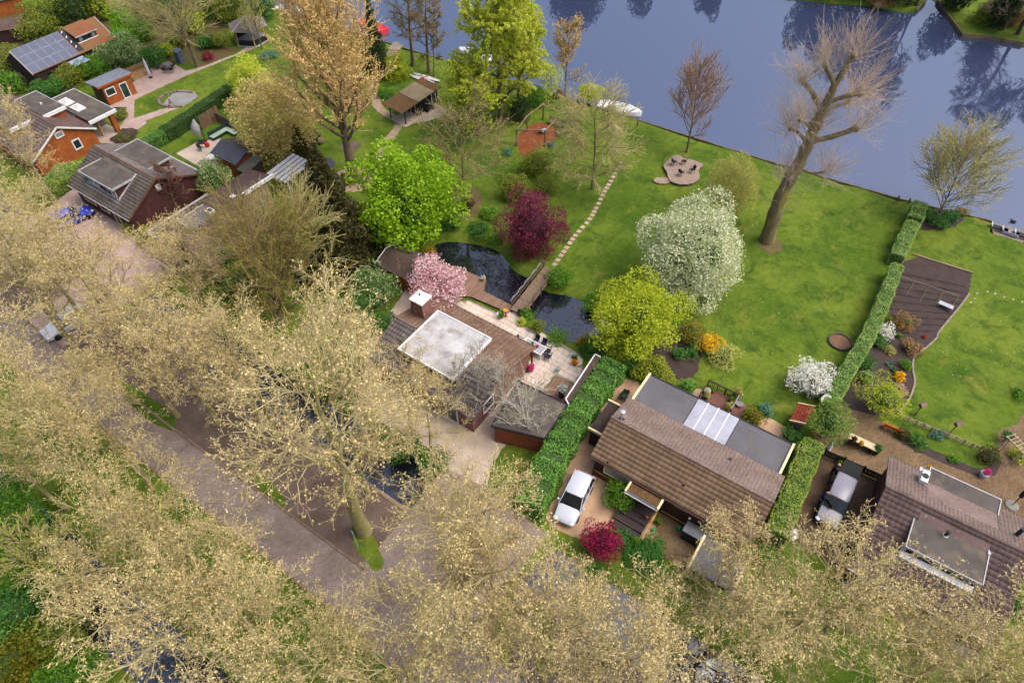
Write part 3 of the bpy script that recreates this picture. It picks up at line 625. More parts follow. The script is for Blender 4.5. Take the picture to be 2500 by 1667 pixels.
# ---------------------------------------------------------------- house with purple brown tiles and dormer (lower right)
oB3 = Vector((27.167, 25.937, 0)); A3 = R(-33.5)
H3 = thing('dormer_house', 'house with purple brown lichened tiles, felt dormer and flat roofed rear extension', 'house', oB3, A3)
body(H3, .2, 8.6, [(-.35, 0), (-.35, 2.4), (-4.1, 4.2), (-9.4, 2.2), (-9.4, 0)], REDBROWN)
R3L, R3R = (-.05, -4.1, 4.38), (8.7, -4.1, 4.38)
roof(H3, (-.05, -9.75, 2.28), (8.7, -9.75, 2.28), R3R, R3L, 16, 25, TILE_PURPLE, True, .016, skip=lambda a, b: .26 < a < .74 and .48 < b < .93)
roof(H3, (8.7, 0, 2.5), (-.05, 0, 2.5), R3L, R3R, 11, 36, TILE_PURPLE2, False, .03, skip=lambda a, b: .19 < a < .69 and b < .72)
ridge(H3, (-.05, -4.1, 4.42), (8.7, -4.1, 4.42), TILE_PURPLE, .12)
bx('extension_wall', M('pale_wall', '#9a9288', '#857d74', 2), H3, 2.7, 6.9, -2.4, .05, 0, 2.75)
bx('flat_roof', FELT2, H3, 2.55, 7.02, -2.55, .25, 2.80, 2.96)
for a_ in ((2.49, 2.55, -2.7, .33), (7.02, 7.08, -2.7, .33)): bx('roof_edge', TRIM, H3, a_[0], a_[1], a_[2], a_[3], 2.78, 3.02)
bx('roof_edge', TRIM, H3, 2.55, 7.02, .251, .33, 2.78, 3.02)
body(H3, 2.4, 6.5, [(-4.5, 3.2), (-4.5, 3.85), (-7.3, 3.85), (-7.3, 2.7)], REDBROWN, 'dormer_wall')
bx('dormer_roof', FELT2, H3, 2.2, 6.62, -7.42, -4.48, 3.86, 4.0)
for a_ in ((2.14, 2.2, -7.48, -4.4), (6.62, 6.68, -7.48, -4.4)): bx('roof_edge', TRIM, H3, a_[0], a_[1], a_[2], a_[3], 3.84, 4.05)
bx('roof_edge', TRIM, H3, 2.2, 6.62, -7.48, -7.421, 3.84, 4.03)
MB().slab([(2.15, -7.75, 3.09), (6.5, -7.75, 3.09), (6.5, -7.32, 3.28), (2.15, -7.32, 3.28)], .05).build('lead_apron', WHITEP, H3)
bx('side_flashing', TRIM, H3, 2.1, 2.38, -7.35, -6.9, 3.1, 3.5); bx('side_flashing', TRIM, H3, 6.53, 6.7, -5.2, -4.5, 3.85, 4.1)
for k in range(3): window(H3, (2.4, -7.3), (1, 0), .3 + k * 1.3, 1.45 + k * 1.3, 3.3, 3.8, DKBROWN, GLASS, .06)
vt = MB().lathe([(.12, 3.98), (.12, 4.08), (.08, 4.1), (.08, 4.35), (.13, 4.38), (.13, 4.5), (.05, 4.55)], 12, (4.1, -5.3, 0)).build('flue', GREYTRIM, H3, smooth=True)
MB().lathe([(.17, 3.99), (.13, 4.06)], 12, (4.1, -5.3, 0)).build('flue_collar', WHITEP, vt)
v2 = MB().tube([(8.0, -2.5, 3.5), (8.0, -2.5, 4.5)], [.14, .12], 10).build('flue', GREYTRIM, H3); MB().lathe([(.2, 3.55), (.16, 3.66)], 10, (8.0, -2.5, 0)).build('flue_collar', TRIM, v2)
bx('gutter', TRIM, H3, -.1, 8.75, -9.88, -9.77, 2.18, 2.28); bx('gutter', GREYTRIM, H3, -.05, 8.7, .03, .11, 2.38, 2.48)
window(H3, (.2, -9.4), (1, 0), 2.5, 4.0, .8, 2.0, WHITEP, GLASS); window(H3, (.2, -9.4), (1, 0), 5.2, 6.6, .8, 2.0, WHITEP, GLASS)
ac = thing('air_conditioner', 'white air conditioning unit on the lichened roof slope', 'air conditioner', oB3, A3)
bx('casing', WHITEP, ac, 1.95, 2.4, -1.75, -.75, 3.15, 3.75); MB().lathe([(.22, 0), (.22, .02)], 16).build('fan_grille', GREYTRIM, ac, (2.17, -1.25, 3.751)); bx('bracket', TRIM, ac, 2.0, 2.35, -1.6, -.9, 2.8, 3.15)

# ---------------------------------------------------------------- grey tiled dormer house (upper left)
oB4 = Vector((-37.53, 52.80, 0))
H4 = thing('grey_dormer_house', 'grey tiled house with two flat roofed dormers and maroon boarded gable', 'house', oB4, SITE)
prof4 = [(.35, 0), (.35, 2.4), (4.15, 4.55), (8.6, 2.5), (8.6, 0)]
body(H4, -9.9, -.2, prof4, REDBROWN)
clad(H4, (-.2, .35), (-.2, 8.6), [(0, 2.4), (.46, 4.55), (1, 2.5)], REDBROWN, .19, .03)
A_, B_, C_, D_ = (-10.15, -.02, 2.38), (.05, -.02, 2.38), (.05, 4.15, 4.8), (-10.15, 4.15, 4.8)
roof(H4, A_, B_, C_, D_, 14, 34, TILE_GREY, True, .02, skip=lambda a, b: .22 < a < .76 and .25 < b < .9)
roof(H4, (.05, 8.9, 2.6), (-10.15, 8.9, 2.6), D_, C_, 13, 36, TILE_GREY2, False, .02, skip=lambda a, b: .27 < a < .76 and b > .3)
ridge(H4, (-10.15, 4.15, 4.84), (.05, 4.15, 4.84), TILE_RUST, .11)
for (v0, v1, w0, w1, va, vb) in ((.85, 3.8, 1.15, 3.6, 1, 0), (4.75, 7.7, 5.0, 7.4, 0, 1)):
    body(H4, -7.75, -2.6, [(w0, 2.9), (w0, 4.28), (w1, 4.28), (w1, 2.9)], REDBROWN, 'dormer_wall')
    bx('dormer_roof', FELT2, H4, -7.95, -2.42, v0, v1, 4.28, 4.40)
    bx('roof_edge', TRIM, H4, -8.02, -7.95, v0 - .07, v1 + .07, 4.26, 4.47); bx('roof_edge', TRIM, H4, -2.42, -2.35, v0 - .07, v1 + .07, 4.26, 4.47)
    bx('roof_edge', TRIM, H4, -7.95, -2.42, v0 - .07, v0, 4.26, 4.45); bx('roof_edge', TRIM, H4, -7.95, -2.42, v1, v1 + .07, 4.26, 4.45)
    clad(H4, (-2.6, w0), (-2.6, w1), [(0, 4.25), (1, 4.25)], REDBROWN, .18, .025, 2.9)
for k, s in enumerate((.35, 1.25, 3.2, 4.2)): window(H4, (-7.75, 1.15), (1, 0), s, s + .85, 3.2, 4.15, WHITEP if k != 2 else DKBROWN, CURTAIN, .06)
MB().slab([(-8.0, .75, 2.86), (-2.4, .75, 2.86), (-2.4, 1.13, 3.09), (-8.0, 1.13, 3.09)], .04).build('lead_apron', TRIM, H4)
MB().beam((-2.5, 1.1, 3.12), (-2.45, 3.7, 4.62), .22, .04).build('side_flashing', TRIM, H4); MB().beam((-2.45, 4.9, 4.42), (-2.45, 7.5, 3.28), .2, .04).build('side_flashing', TRIM, H4)
MB().tube([(-10.2, -.1, 2.33), (.1, -.1, 2.33)], .055, 8).build('gutter', TRIM, H4)
bx('bargeboard', M('barge_rust', '#6d4530', '#583624', 3), H4, .052, .10, .0, .06, 2.3, 2.42)
MB().beam((.08, -.02, 2.28), (.08, 4.15, 4.70), .05, .16).build('bargeboard', _mats['barge_rust'], H4); MB().beam((.08, 8.9, 2.5), (.08, 4.15, 4.70), .05, .16).build('bargeboard', _mats['barge_rust'], H4)
window(H4, (-.2, .35), (0, 1), 3.55, 4.05, 3.3, 4.0, WHITEP, WHITEP, .05, off=.04)
window(H4, (-9.9, .35), (1, 0), 1.2, 3.2, .9, 2.1, CREAM, GLASS); window(H4, (-9.9, .35), (1, 0), 6.2, 7.2, 0.02, 2.1, CREAM, GLASS); window(H4, (-9.9, .35), (1, 0), 4.0, 5.5, .9, 2.1, CREAM, GLASS)
MB().tube([(-1.2, 7.0, 3.5), (-1.2, 7.0, 3.9)], .08, 8).build('roof_vent', GREYTRIM, H4)
bx('gutter', TRIM, H4, -10.15, .05, 8.93, 9.12, 2.5, 2.62)

# ---------------------------------------------------------------- long red brown roof house
oB5 = Vector((-34.6, 50.99, 0)); A5 = R(55.5)
H5 = thing('red_roof_house', 'long low house with red brown tiles, felt dormer and white fascia', 'house', oB5, A5)
body(H5, .2, 8.2, [(-.1, 0), (-.1, 2.3), (-5.5, 3.35), (-8.6, 2.3), (-8.6, 0)], M('sand_wall', '#a08a72', '#8a765f', 2)); body(H5, 8.2, 11.4, [(-.1, 0), (-.1, 2.3), (-3.5, 2.98), (-3.5, 0)], _mats['sand_wall'], 'wing_wall')
roof(H5, (8.29, 0.15, 2.4), (-.2, .15, 2.4), (-.2, -5.55, 3.55), (8.29, -5.55, 3.55), 22, 32, TILE_RED, False, .018, skip=lambda a, b: .40 < a < .76 and .36 < b < .72)
roof(H5, (12.2, 0.15, 2.4), (8.3, .15, 2.4), (8.3, -3.55, 3.15), (12.2, -3.55, 3.15), 14, 15, TILE_RED, False, .018)
roof(H5, (-.2, -9.0, 2.3), (8.3, -9.0, 2.3), (8.3, -5.55, 3.55), (-.2, -5.55, 3.55), 12, 26, TILE_RED, False, .03)
ridge(H5, (-.2, -5.55, 3.6), (8.3, -5.55, 3.6), TILE_RED, .1)
roof(H5, (-.2, -1.6, 2.2), (-2.2, -3.3, 2.2), (-2.2, -6.4, 3.0), (-.2, -4.6, 3.0), 10, 8, TILE_RED, False, .018)
bx('dormer_roof', FELT, H5, 1.85, 4.9, -4.2, -1.95, 3.2, 3.34)
for a_ in ((1.79, 1.85, -4.2, -1.9), (1.79, 4.9, -1.95, -1.89)): bx('roof_edge', TRIM, H5, a_[0], a_[1], a_[2], a_[3], 3.0, 3.4)
sk = bx('roof_window', WHITEP, H5, 4.15, 4.75, -3.95, -3.2, 3.3, 3.72); MB().slab([(4.22, -3.85, 3.725), (4.22, -3.3, 3.725), (4.7, -3.3, 3.725), (4.7, -3.85, 3.725)][::-1], .004).build('pane', GLASS, sk)
bx('fascia', WHITEP, H5, 8.25, 12.35, -3.75, -3.56, 2.95, 3.32); bx('skylight', WHITEP, H5, 7.4, 7.9, -3.3, -2.7, 3.02, 3.12)
bx('gutter', CONC, H5, -.2, 7.0, .2, .6, 2.2, 2.36); bx('gutter', TRIM, H5, -.32, -.2, -2.6, .2, 2.2, 2.4); bx('gutter', TRIM, H5, -2.33, -2.21, -6.4, -3.3, 2.1, 2.3)

# ---------------------------------------------------------------- orange boarded house (far left)
oB6 = Vector((-47.28, 69.13, 0))
H6 = thing('orange_house', 'orange cedar clad house with white edged gable and flat felt roofs', 'house', oB6, SITE)
body(H6, -11.5, -.25, [(-.25, 0), (-.25, 2.35), (-3.75, 4.3), (-7.4, 2.3), (-7.4, 0)], ORANGEW)
clad(H6, (-.25, -7.4), (-.25, -.25), [(0, 2.3), (.51, 4.3), (1, 2.35)], ORANGEW, .17, .03, holes=((4.35, 5.3, 1.0, 2.2),))
roof(H6, (-11.8, -7.75, 2.15), (0, -7.75, 2.15), (0, -3.75, 4.42), (-11.8, -3.75, 4.42), 13, 36, TILE_PURPLE2, False, .02)
roof(H6, (0, .05, 2.35), (-11.8, .05, 2.35), (-11.8, -3.75, 4.42), (0, -3.75, 4.42), 12, 36, TILE_RED, False, .02)
ridge(H6, (-11.8, -3.75, 4.46), (0, -3.75, 4.46), TILE_PURPLE, .1)
MB().beam((.03, -7.75, 2.1), (.03, -3.75, 4.36), .06, .18).build('bargeboard', WHITEP, H6); MB().beam((.03, .05, 2.28), (.03, -3.75, 4.36), .06, .18).build('bargeboard', WHITEP, H6)
window(H6, (-.25, -7.4), (0, 1), 4.35, 5.3, 1.0, 2.2, WHITEP, GLASS, .13, off=.035); window(H6, (-.25, -7.4), (0, 1), 3.15, 4.1, 3.1, 3.75, WHITEP, CURTAIN, .1, off=.035)
bx('extension_wall', M('glazed_wall', '#7f7a72', '#6c675f', 2), H6, -8.9, -4.0, .0, 3.0, 0, 2.5)
bx('flat_roof', FELT2, H6, -9.1, -1.0, .1, 3.3, 2.62, 2.76); bx('fascia', WHITEP, H6, -1.0, -.82, -.05, 3.4, 2.5, 2.86); bx('roof_edge', TRIM, H6, -9.1, -1.0, 3.301, 3.4, 2.55, 2.84); bx('roof_edge', TRIM, H6, -9.2, -9.1, -.05, 3.4, 2.55, 2.84)
for u in (-7.9, -5.6): o = bx('rooflight', WHITEP, H6, u, u + 1.7, .55, 1.6, 2.77, 2.9); MB().add([(u + .1, .65, 2.9), (u + 1.6, .65, 2.9), (u + 1.6, 1.5, 2.9), (u + .1, 1.5, 2.9), (u + .85, 1.08, 3.08)], [(0, 1, 4), (1, 2, 4), (2, 3, 4), (3, 0, 4)]).build('dome', M('rooflight_dome', '#d5d4d0', '#c4c2bd', 2, rough=.25), o)
bx('pillar', ORANGEW, H6, -1.55, -1.05, 2.45, 2.95, 0, 2.5); MB().beam((-1.9, 1.2, 0), (-1.9, 1.2, 2.5), .2, .2).build('post', YW, H6)
bx('porch_floor', BEIGE, H6, -3.9, -1.0, .1, 2.9, .02, .08)
bx('dormer_roof', FELT2, H6, -9.2, -3.5, -3.2, -.65, 4.12, 4.26); bx('fascia', WHITEP, H6, -3.5, -3.36, -3.25, -.6, 3.95, 4.34); bx('roof_edge', TRIM, H6, -9.2, -3.5, -.65, -.57, 4.05, 4.32); bx('roof_edge', TRIM, H6, -9.28, -9.2, -3.25, -.57, 4.05, 4.32)
body(H6, -9.0, -3.65, [(-3.0, 3.0), (-3.0, 4.1), (-.85, 4.1), (-.85, 2.6)], ORANGEW, 'dormer_wall')
MB().tube([(-6.0, -1.9, 4.2), (-6.0, -1.9, 4.45)], .1, 10).build('roof_vent', WHITEP, H6)
bx('dormer_roof', FELT2, H6, -9.0, -4.3, -6.9, -4.3, 3.95, 4.08); bx('fascia', WHITEP, H6, -4.3, -4.15, -6.9, -4.3, 3.75, 4.15); body(H6, -8.9, -4.4, [(-6.7, 2.7), (-6.7, 3.94), (-4.4, 3.94), (-4.4, 3.2)], ORANGEW, 'dormer_wall')

# ---------------------------------------------------------------- orange garden shed
oB7 = Vector((-50.17, 78.06, 0)); A7 = R(51.8)
H7 = thing('orange_shed', 'small orange boarded shed with grey lean-to roof and dark green door', 'shed', oB7, A7)
body(H7, .0, 3.8, [(0, 0), (0, 2.5), (2.9, 2.1), (2.9, 0)], ORANGEW)
clad(H7, (0, 0), (3.8, 0), [(0, 2.45), (1, 2.45)], ORANGEW, .13, .03, holes=((.15, 1.45, 1.03, 2.05), (2.0, 3.05, 0, 2.0)))
clad(H7, (0, 2.9), (0, 0), [(0, 2.1), (1, 2.45)], M('brown_siding', '#6d4a2c', '#553820', 2), .13, .03)
roof(H7, (-.5, -.15, 2.62), (4.2, -.15, 2.62), (4.2, 3.2, 2.2), (-.5, 3.2, 2.2), 6, 16, M('grey_sheet', '#777e8a', '#666c78', 1.5, rough=.5), False, .03)
bx('fascia', ORANGEW, H7, -.55, 4.2, -.22, -.16, 2.42, 2.64)
window(H7, (0, 0), (1, 0), .18, 1.42, 1.05, 2.03, WHITEP, GLASS, .1, off=.03); dr = window(H7, (0, 0), (1, 0), 2.03, 3.02, .0, 1.97, WHITEP, M('green_door', '#1f4038', '#183029', 3, rough=.35), .1, name='door', off=.03)
g_ = MB().beam((2.2, -.085, 1.3), (2.85, -.085, 1.3), .01, .9).build('door_glass', M('green_glass', '#3d5040', '#34463a', 3, rough=.2), dr)

# ---------------------------------------------------------------- dark house with solar panels
oB8 = Vector((-59.94, 81.20, 0)); A8 = R(55.7)
H8 = thing('solar_house', 'dark boarded house with a large solar panel array and red mossy roof', 'house', oB8, A8)
body(H8, .2, 11.6, [(.3, 0), (.3, 2.3), (3.35, 4.3), (6.6, 2.4), (6.6, 0)], M('plum_wood', '#3d2a2c', '#2e2022', 2, bump=.004))
clad(H8, (.2, .3), (11.6, .3), [(0, 2.3), (1, 2.3)], _mats['plum_wood'], .2, .03)
MB().slab([(0, 0, 2.4), (11.8, 0, 2.4), (11.8, 3.35, 4.5), (0, 3.35, 4.5)], .12).build('roof_front', MOSS_RED, H8); MB().slab([(11.8, 7.0, 2.2), (.9, 7.0, 2.2), (.9, 3.352, 4.5), (11.8, 3.352, 4.5)], .12).build('roof_back', MOSS_RED, H8)
s8 = (Vector((0, 3.35, 2.1))).normalized(); n8 = Vector((0, -s8.z, s8.y)); SOL = M('solar_cell', '#4d5468', '#434a5e', 3, rough=.3, spec=.5, grain=.03); PF = M('panel_frame', '#b9bccb', '#a4a7b5', 3, rough=.4)
rot8 = Matrix((Vector((1, 0, 0)), s8, n8)).transposed().to_4x4(); pm = MB().box(.02, 1.04, .02, 1.27, 0, .045).mesh('solar_panel', PF); pc = MB().box(.04, 1.02, .04, 1.25, .046, .052).mesh('cells', SOL)
for i in range(6):
    for j in range(3):
        mm = rot8.copy(); mm.translation = Vector((.1 + i * 1.06, 0, 2.4)) + s8 * (.05 + j * 1.29) + n8 * .05
        p_ = link('solar_panel', pm, H8, mx=mm); link('cells', pc, p_)
MB().slab([(6.55, .6, 2.79), (7.35, .6, 2.79), (7.35, 3.3, 4.48), (6.55, 3.3, 4.48)], .02).build('dark_flashing', GREYTRIM, H8) if False else MB().add([tuple(Vector(p) + n8 * .03) for p in ((6.55, .3, 2.59), (7.4, .3, 2.59), (7.4, 3.3, 4.47), (6.55, 3.3, 4.47))], [(0, 1, 2, 3)]).build('dark_flashing', GREYTRIM, H8)
for k in range(4): MB().beam(Vector((6.7, .8 + k * .7, 2.4 + (.8 + k * .7) * .627)) + n8 * .08, Vector((6.95, 1.0 + k * .7, 2.4 + (1.0 + k * .7) * .627)) + n8 * .1, .1, .08).build('pipe_fitting', WHITEP, H8)
body(H8, 7.5, 10.2, [(1.2, 3.0), (1.2, 3.95), (3.3, 4.2), (3.3, 3.8)], _mats['plum_wood'], 'dormer_wall'); MB().slab([(7.3, 1.0, 4.02), (10.4, 1.0, 4.02), (10.4, 3.6, 4.62), (7.3, 3.6, 4.62)], .1).build('dormer_roof', MOSS_RED, H8)
MB().beam((7.28, .97, 3.97), (10.42, .97, 3.97), .06, .12).build('fascia', TRIM, H8)
window(H8, (7.5, 1.2), (1, 0), .15, .75, 3.25, 3.85, DKBROWN, CURTAIN, .05); window(H8, (7.5, 1.2), (1, 0), .8, 1.9, 3.25, 3.85, DKBROWN, GLASS, .05); window(H8, (7.5, 1.2), (1, 0), 1.95, 2.55, 3.25, 3.85, DKBROWN, CURTAIN, .05)
bx('dormer_sill', WHITEP, H8, 7.45, 10.25, 1.02, 1.18, 3.12, 3.2)
cg = bx('canopy_frame', PF, H8, 4.5, 6.7, -1.75, .1, 2.05, 2.1)
for k in range(4): bx('canopy_pane', M('pale_poly', '#a8aed0', '#969cc0', 3, rough=.2, grain=.02), H8, 4.56 + k * .53, 5.03 + k * .53, -1.7, .05, 2.101, 2.12)
window(H8, (.2, .3), (1, 0), 1.4, 2.6, .8, 1.9, DKBROWN, GLASS); MB().beam((.0, -.02, 2.36), (0, 3.35, 4.46), .07, .14).build('verge_trim', TRIM, H8)
bx('bargeboard', TRIM, H8, 11.81, 11.87, 0, 3.4, 2.2, 2.3) if False else MB().beam((11.84, 0, 2.36), (11.84, 3.35, 4.46), .07, .12).build('verge_trim', TRIM, H8)

# ---------------------------------------------------------------- black garden shed with veranda
oB9 = P(991, 303.5); A9 = R(55.5)
H9 = thing('black_shed', 'black boarded garden shed with leaf strewn veranda roof beside the wood chip path', 'shed', oB9, A9)
body(H9, 2.4, 6.2, [(0, 0), (0, 2.0), (2.3, 2.25), (2.3, 0)], BLACKW); clad(H9, (2.4, 0), (6.2, 0), [(0, 2.0), (1, 2.0)], BLACKW, .17, .03, holes=((2.55, 3.4, 0, 1.95),)); clad(H9, (2.4, 2.3), (2.4, 0), [(0, 2.2), (1, 2.0)], BLACKW, .17, .03, holes=((1.1, 1.9, 0, 1.9),))
MB().slab([(-.9, -.45, 1.98), (2.1, -.45, 1.98), (2.1, 2.6, 2.3), (-.9, 2.6, 2.3)], .07).build('veranda_roof', LEAFROOF, H9)
MB().slab([(2.102, -.45, 2.06), (5.15, -.45, 2.06), (5.15, 2.6, 2.38), (2.102, 2.6, 2.38)], .09).build('felt_roof', M('mossy_felt', '#87795c', '#756a52', 1, bump=.01, spots='#5d5648', spot_t=(.55, .7), spot_s=1.2), H9); MB().slab([(5.152, -.45, 2.07), (6.5, -.45, 2.07), (6.5, 2.6, 2.39), (5.152, 2.6, 2.39)], .08).build('leafy_roof', LEAFROOF, H9)
for u, v in ((0, 0), (0, 2.35), (2.2, 0.02)): MB().beam((u, v, 0), (u, v, 1.96), .1, .1).build('post', BLACKW, H9)
MB().beam((0, 0, 1.6), (.45, 0, 1.95), .07, .07).build('brace', BLACKW, H9); MB().beam((0, 0, 1.6), (0, .45, 1.98), .07, .07).build('brace', BLACKW, H9)
window(H9, (2.4, 0), (1, 0), 2.55, 3.4, .0, 1.95, WHITEP, GLASS, .07, name='door', off=.035); window(H9, (2.4, 2.3), (0, -1), 1.1, 1.95, .0, 1.9, CREAM, GLASS, .07, name='door', off=.035)

# ---------------------------------------------------------------- grey gabled shed
oB10 = Vector((-29.68, 62.40, 0))
H10 = thing('grey_shed', 'small gabled shed with grey tiles and orange gable boards', 'shed', oB10, SITE)
body(H10, -3.9, -.35, [(.2, 0), (.2, 2.0), (1.8, 2.6), (3.3, 2.0), (3.3, 0)], ORANGEW)
GT = M('slate_tile', '#5d6068', '#4e5158', 2, bump=.003)
roof(H10, (-4.2, 0, 2.0), (0, 0, 2.0), (0, 1.8, 2.75), (-4.2, 1.8, 2.75), 8, 20, GT, False, .015); roof(H10, (0, 3.6, 2.0), (-4.2, 3.6, 2.0), (-4.2, 1.8, 2.75), (0, 1.8, 2.75), 8, 20, M('brown_slate', '#6b6058', '#5a5048', 2), False, .015)
ridge(H10, (-4.2, 1.8, 2.79), (0, 1.8, 2.79), GT, .07, 8); MB().beam((.03, 3.6, 1.96), (.03, 1.8, 2.7), .05, .14).build('bargeboard', TRIM, H10); MB().beam((.03, 0, 1.96), (.03, 1.8, 2.7), .05, .14).build('bargeboard', GREYTRIM, H10)
roof(H10, (.05, -.1, 1.6), (1.5, -.1, 1.6), (1.5, 2.4, 2.1), (.05, 2.4, 2.1), 8, 8, M('mossy_slate', '#5f6258', '#50544a', 2), False, .015); bx('annex_wall', DKBROWN, H10, .05, 1.4, .1, 2.3, 0, 1.6)

# ---------------------------------------------------------------- dark shed by the pond
H11 = thing('pond_shed', 'small dark felt roofed shed with white verge beside the pink cherry', 'shed', P(975, 705), SITE)
o11 = H11.location
body(H11, -2.3, 1.4, [(.2, 0), (.2, 1.9), (1.7, 2.45), (3.2, 1.9), (3.2, 0)], ORANGEW)
FB = M('brown_felt', '#4b4038', '#3c332d', 1, bump=.006, spots='#6b4a30', spot_t=(.55, .7), spot_s=3)
MB().slab([(-2.6, -.1, 1.85), (1.65, -.1, 1.85), (1.65, 1.7, 2.55), (-2.6, 1.7, 2.55)], .06).build('roof_front', FB, H11); MB().slab([(1.65, 3.5, 1.85), (-2.6, 3.5, 1.85), (-2.6, 1.702, 2.55), (1.65, 1.702, 2.55)], .06).build('roof_back', FB, H11)
for u in (-2.63, 1.68):
    MB().beam((u, -.1, 1.85), (u, 1.7, 2.55), .05, .12).build('verge_board', WHITEP, H11); MB().beam((u, 3.5, 1.85), (u, 1.7, 2.55), .05, .12).build('verge_board', WHITEP, H11)

# ---------------------------------------------------------------- gazebo
H12 = thing('gazebo', 'open hexagonal timber gazebo with grey shingled tent roof', 'gazebo', P(595, 108) + VS * 1.5, A9)
SHG = M('grey_shingle', '#7c706a', '#685c58', 1.5, bump=.01)
for k in range(6):
    a, b = R(60 * k), R(60 * k + 60); n_ = 7
    for j in range(n_):
        f0, f1 = 1 - j / n_, 1 - (j + 1) / n_; r0, r1 = 2.75 * f0 + .05, 2.75 * f1 + .03; z0, z1 = 2.1 + 1.25 * (1 - f0), 2.1 + 1.25 * (1 - f1)
        MB().slab([(r0 * math.cos(a), r0 * math.sin(a), z0 + .03), (r0 * math.cos(b), r0 * math.sin(b), z0 + .03), (r1 * math.cos(b), r1 * math.sin(b), z1), (r1 * math.cos(a), r1 * math.sin(a), z1)], .03).build('shingle_course', SHG, H12)
    MB().beam((2.3 * math.cos(a), 2.3 * math.sin(a), 0), (2.3 * math.cos(a), 2.3 * math.sin(a), 2.2), .12, .12).build('post', YW, H12)
    MB().beam((2.78 * math.cos(a), 2.78 * math.sin(a), 2.14), (.05 * math.cos(a), .05 * math.sin(a), 3.4), .09, .05).build('hip', TRIM, H12)
    if k not in (0, 5): MB().beam((2.3 * math.cos(a), 2.3 * math.sin(a), .45), (2.3 * math.cos(b), 2.3 * math.sin(b), .45), .06, .8).build('panel', BLACKW, H12)
MB().prism([(2.55 * math.cos(R(60 * k)), 2.55 * math.sin(R(60 * k))) for k in range(6)], .02, .1).build('floor', CONC, H12)

# ---------------------------------------------------------------- glass roofed awning beside the conifer
H13 = thing('veranda', 'white ribbed polycarbonate veranda roof below the dark conifer', 'veranda', P(668, 462), A9)
AW = M('poly_sheet', '#c3c4c8', '#a9aaae', 1.2, rough=.25, spots='#6f6f6c', spot_t=(.55, .7), spot_s=6)
for k in range(5): MB().slab([(-.3 + 0, -.62 * (k + 1) + .03, 2.2), (-.3, -.62 * k, 2.2), (3.6, -.62 * k, 2.55), (3.6, -.62 * (k + 1) + .03, 2.55)][::-1], .03).build('roof_sheet', AW, H13)
for k in range(6): MB().beam((-.32, -.62 * k, 2.22), (3.62, -.62 * k, 2.57), .04, .07).build('glazing_bar', GREYTRIM, H13)
for u, v in ((-.1, -.1), (-.1, -3.0), (3.4, -.1), (3.4, -3.0)): MB().beam((u, v, 0), (u, v, 2.2), .08, .08).build('post', WHITEP, H13)

# ---------------------------------------------------------------- carport of the white roofed house: narrow felt roof along the hedge
H14 = thing('pergola_roof', 'long narrow felt canopy with white edging along the wide hedge', 'canopy', P(1384, 983, 2.1), SITE)
def fr14(px, z): p = P(px[0], px[1], z) - H14.location; return (p.dot(US), p.dot(VS))
q14 = [fr14(p, 2.1) for p in ((1381, 975), (1453, 866), (1466, 873), (1388, 988))]
MB().prism(q14, 2.02 - 2.1, 2.14 - 2.1).build('felt_roof', FB, H14); H14.location.z = 2.1
for i in (0, 1, 3): a_, b_ = q14[i], q14[(i + 1) % 4]; MB().beam((a_[0], a_[1], .04), (b_[0], b_[1], .04), .09, .16).build('white_edge', WHITEP, H14)
for p in q14: MB().beam((p[0] * .97, p[1] * .97, -2.1), (p[0] * .97, p[1] * .97, -.08), .09, .09).build('post', DKBROWN, H14)
H15 = thing('flat_garage', 'low flat roofed garage in brown felt between the birches and the wide hedge', 'garage', P(1230, 1010), SITE)
q15 = [(p - H15.location).to_2d() for p in pxs([(1266, 930), (1384, 988), (1330, 1070), (1200, 1040)], 2.3)]
q15 = [((p.x * US.x + p.y * US.y), (p.x * VS.x + p.y * VS.y)) for p in q15]
MB().prism(q15, 2.15, 2.3).build('flat_roof', FELT2, H15); cx_ = sum(p[0] for p in q15) / 4; cy_ = sum(p[1] for p in q15) / 4
MB().prism([(cx_ + (p[0] - cx_) * .93, cy_ + (p[1] - cy_) * .93) for p in q15], 0, 2.14).build('wall', M('rust_board', '#8a4a30', '#733a26'), H15)
for i in range(4): a_, b_ = q15[i], q15[(i + 1) % 4]; MB().beam((a_[0], a_[1], 2.27), (b_[0], b_[1], 2.27), .08, .16).build('roof_edge', GREYTRIM, H15)
# ---------------------------------------------------------------- sheds at the far left edge
for (px, L_, W_, zr, m1, m2, lb, a_) in (((30, 95), 5.0, 3.2, 2.7, TILE_RED, DKBROWN, 'low brown roofed shed half hidden among bare twigs', 20), ((5, 30), 6.5, 4.0, 3.0, FELT, ORANGEW, 'shed with grey sheet roof at the top left shrubs', 35), ((500, 28), 5.0, 4.0, 2.8, TILE_PURPLE2, M('rust_board', '#8a4a30'), 'brown roofed shed half hidden behind the bare tree', 20)):
    h = thing('garden_shed', lb, 'shed', P(*px), R(a_)); body(h, -L_ / 2, L_ / 2, [(-W_ / 2 + .2, 0), (-W_ / 2 + .2, zr - .8), (0, zr - .15), (W_ / 2 - .2, zr - .8), (W_ / 2 - .2, 0)], m2)
    roof(h, (-L_ / 2 - .2, -W_ / 2, zr - .85), (L_ / 2 + .2, -W_ / 2, zr - .85), (L_ / 2 + .2, 0, zr), (-L_ / 2 - .2, 0, zr), 8, 16, m1); roof(h, (L_ / 2 + .2, W_ / 2, zr - .85), (-L_ / 2 - .2, W_ / 2, zr - .85), (-L_ / 2 - .2, 0, zr), (L_ / 2 + .2, 0, zr), 8, 16, m1)
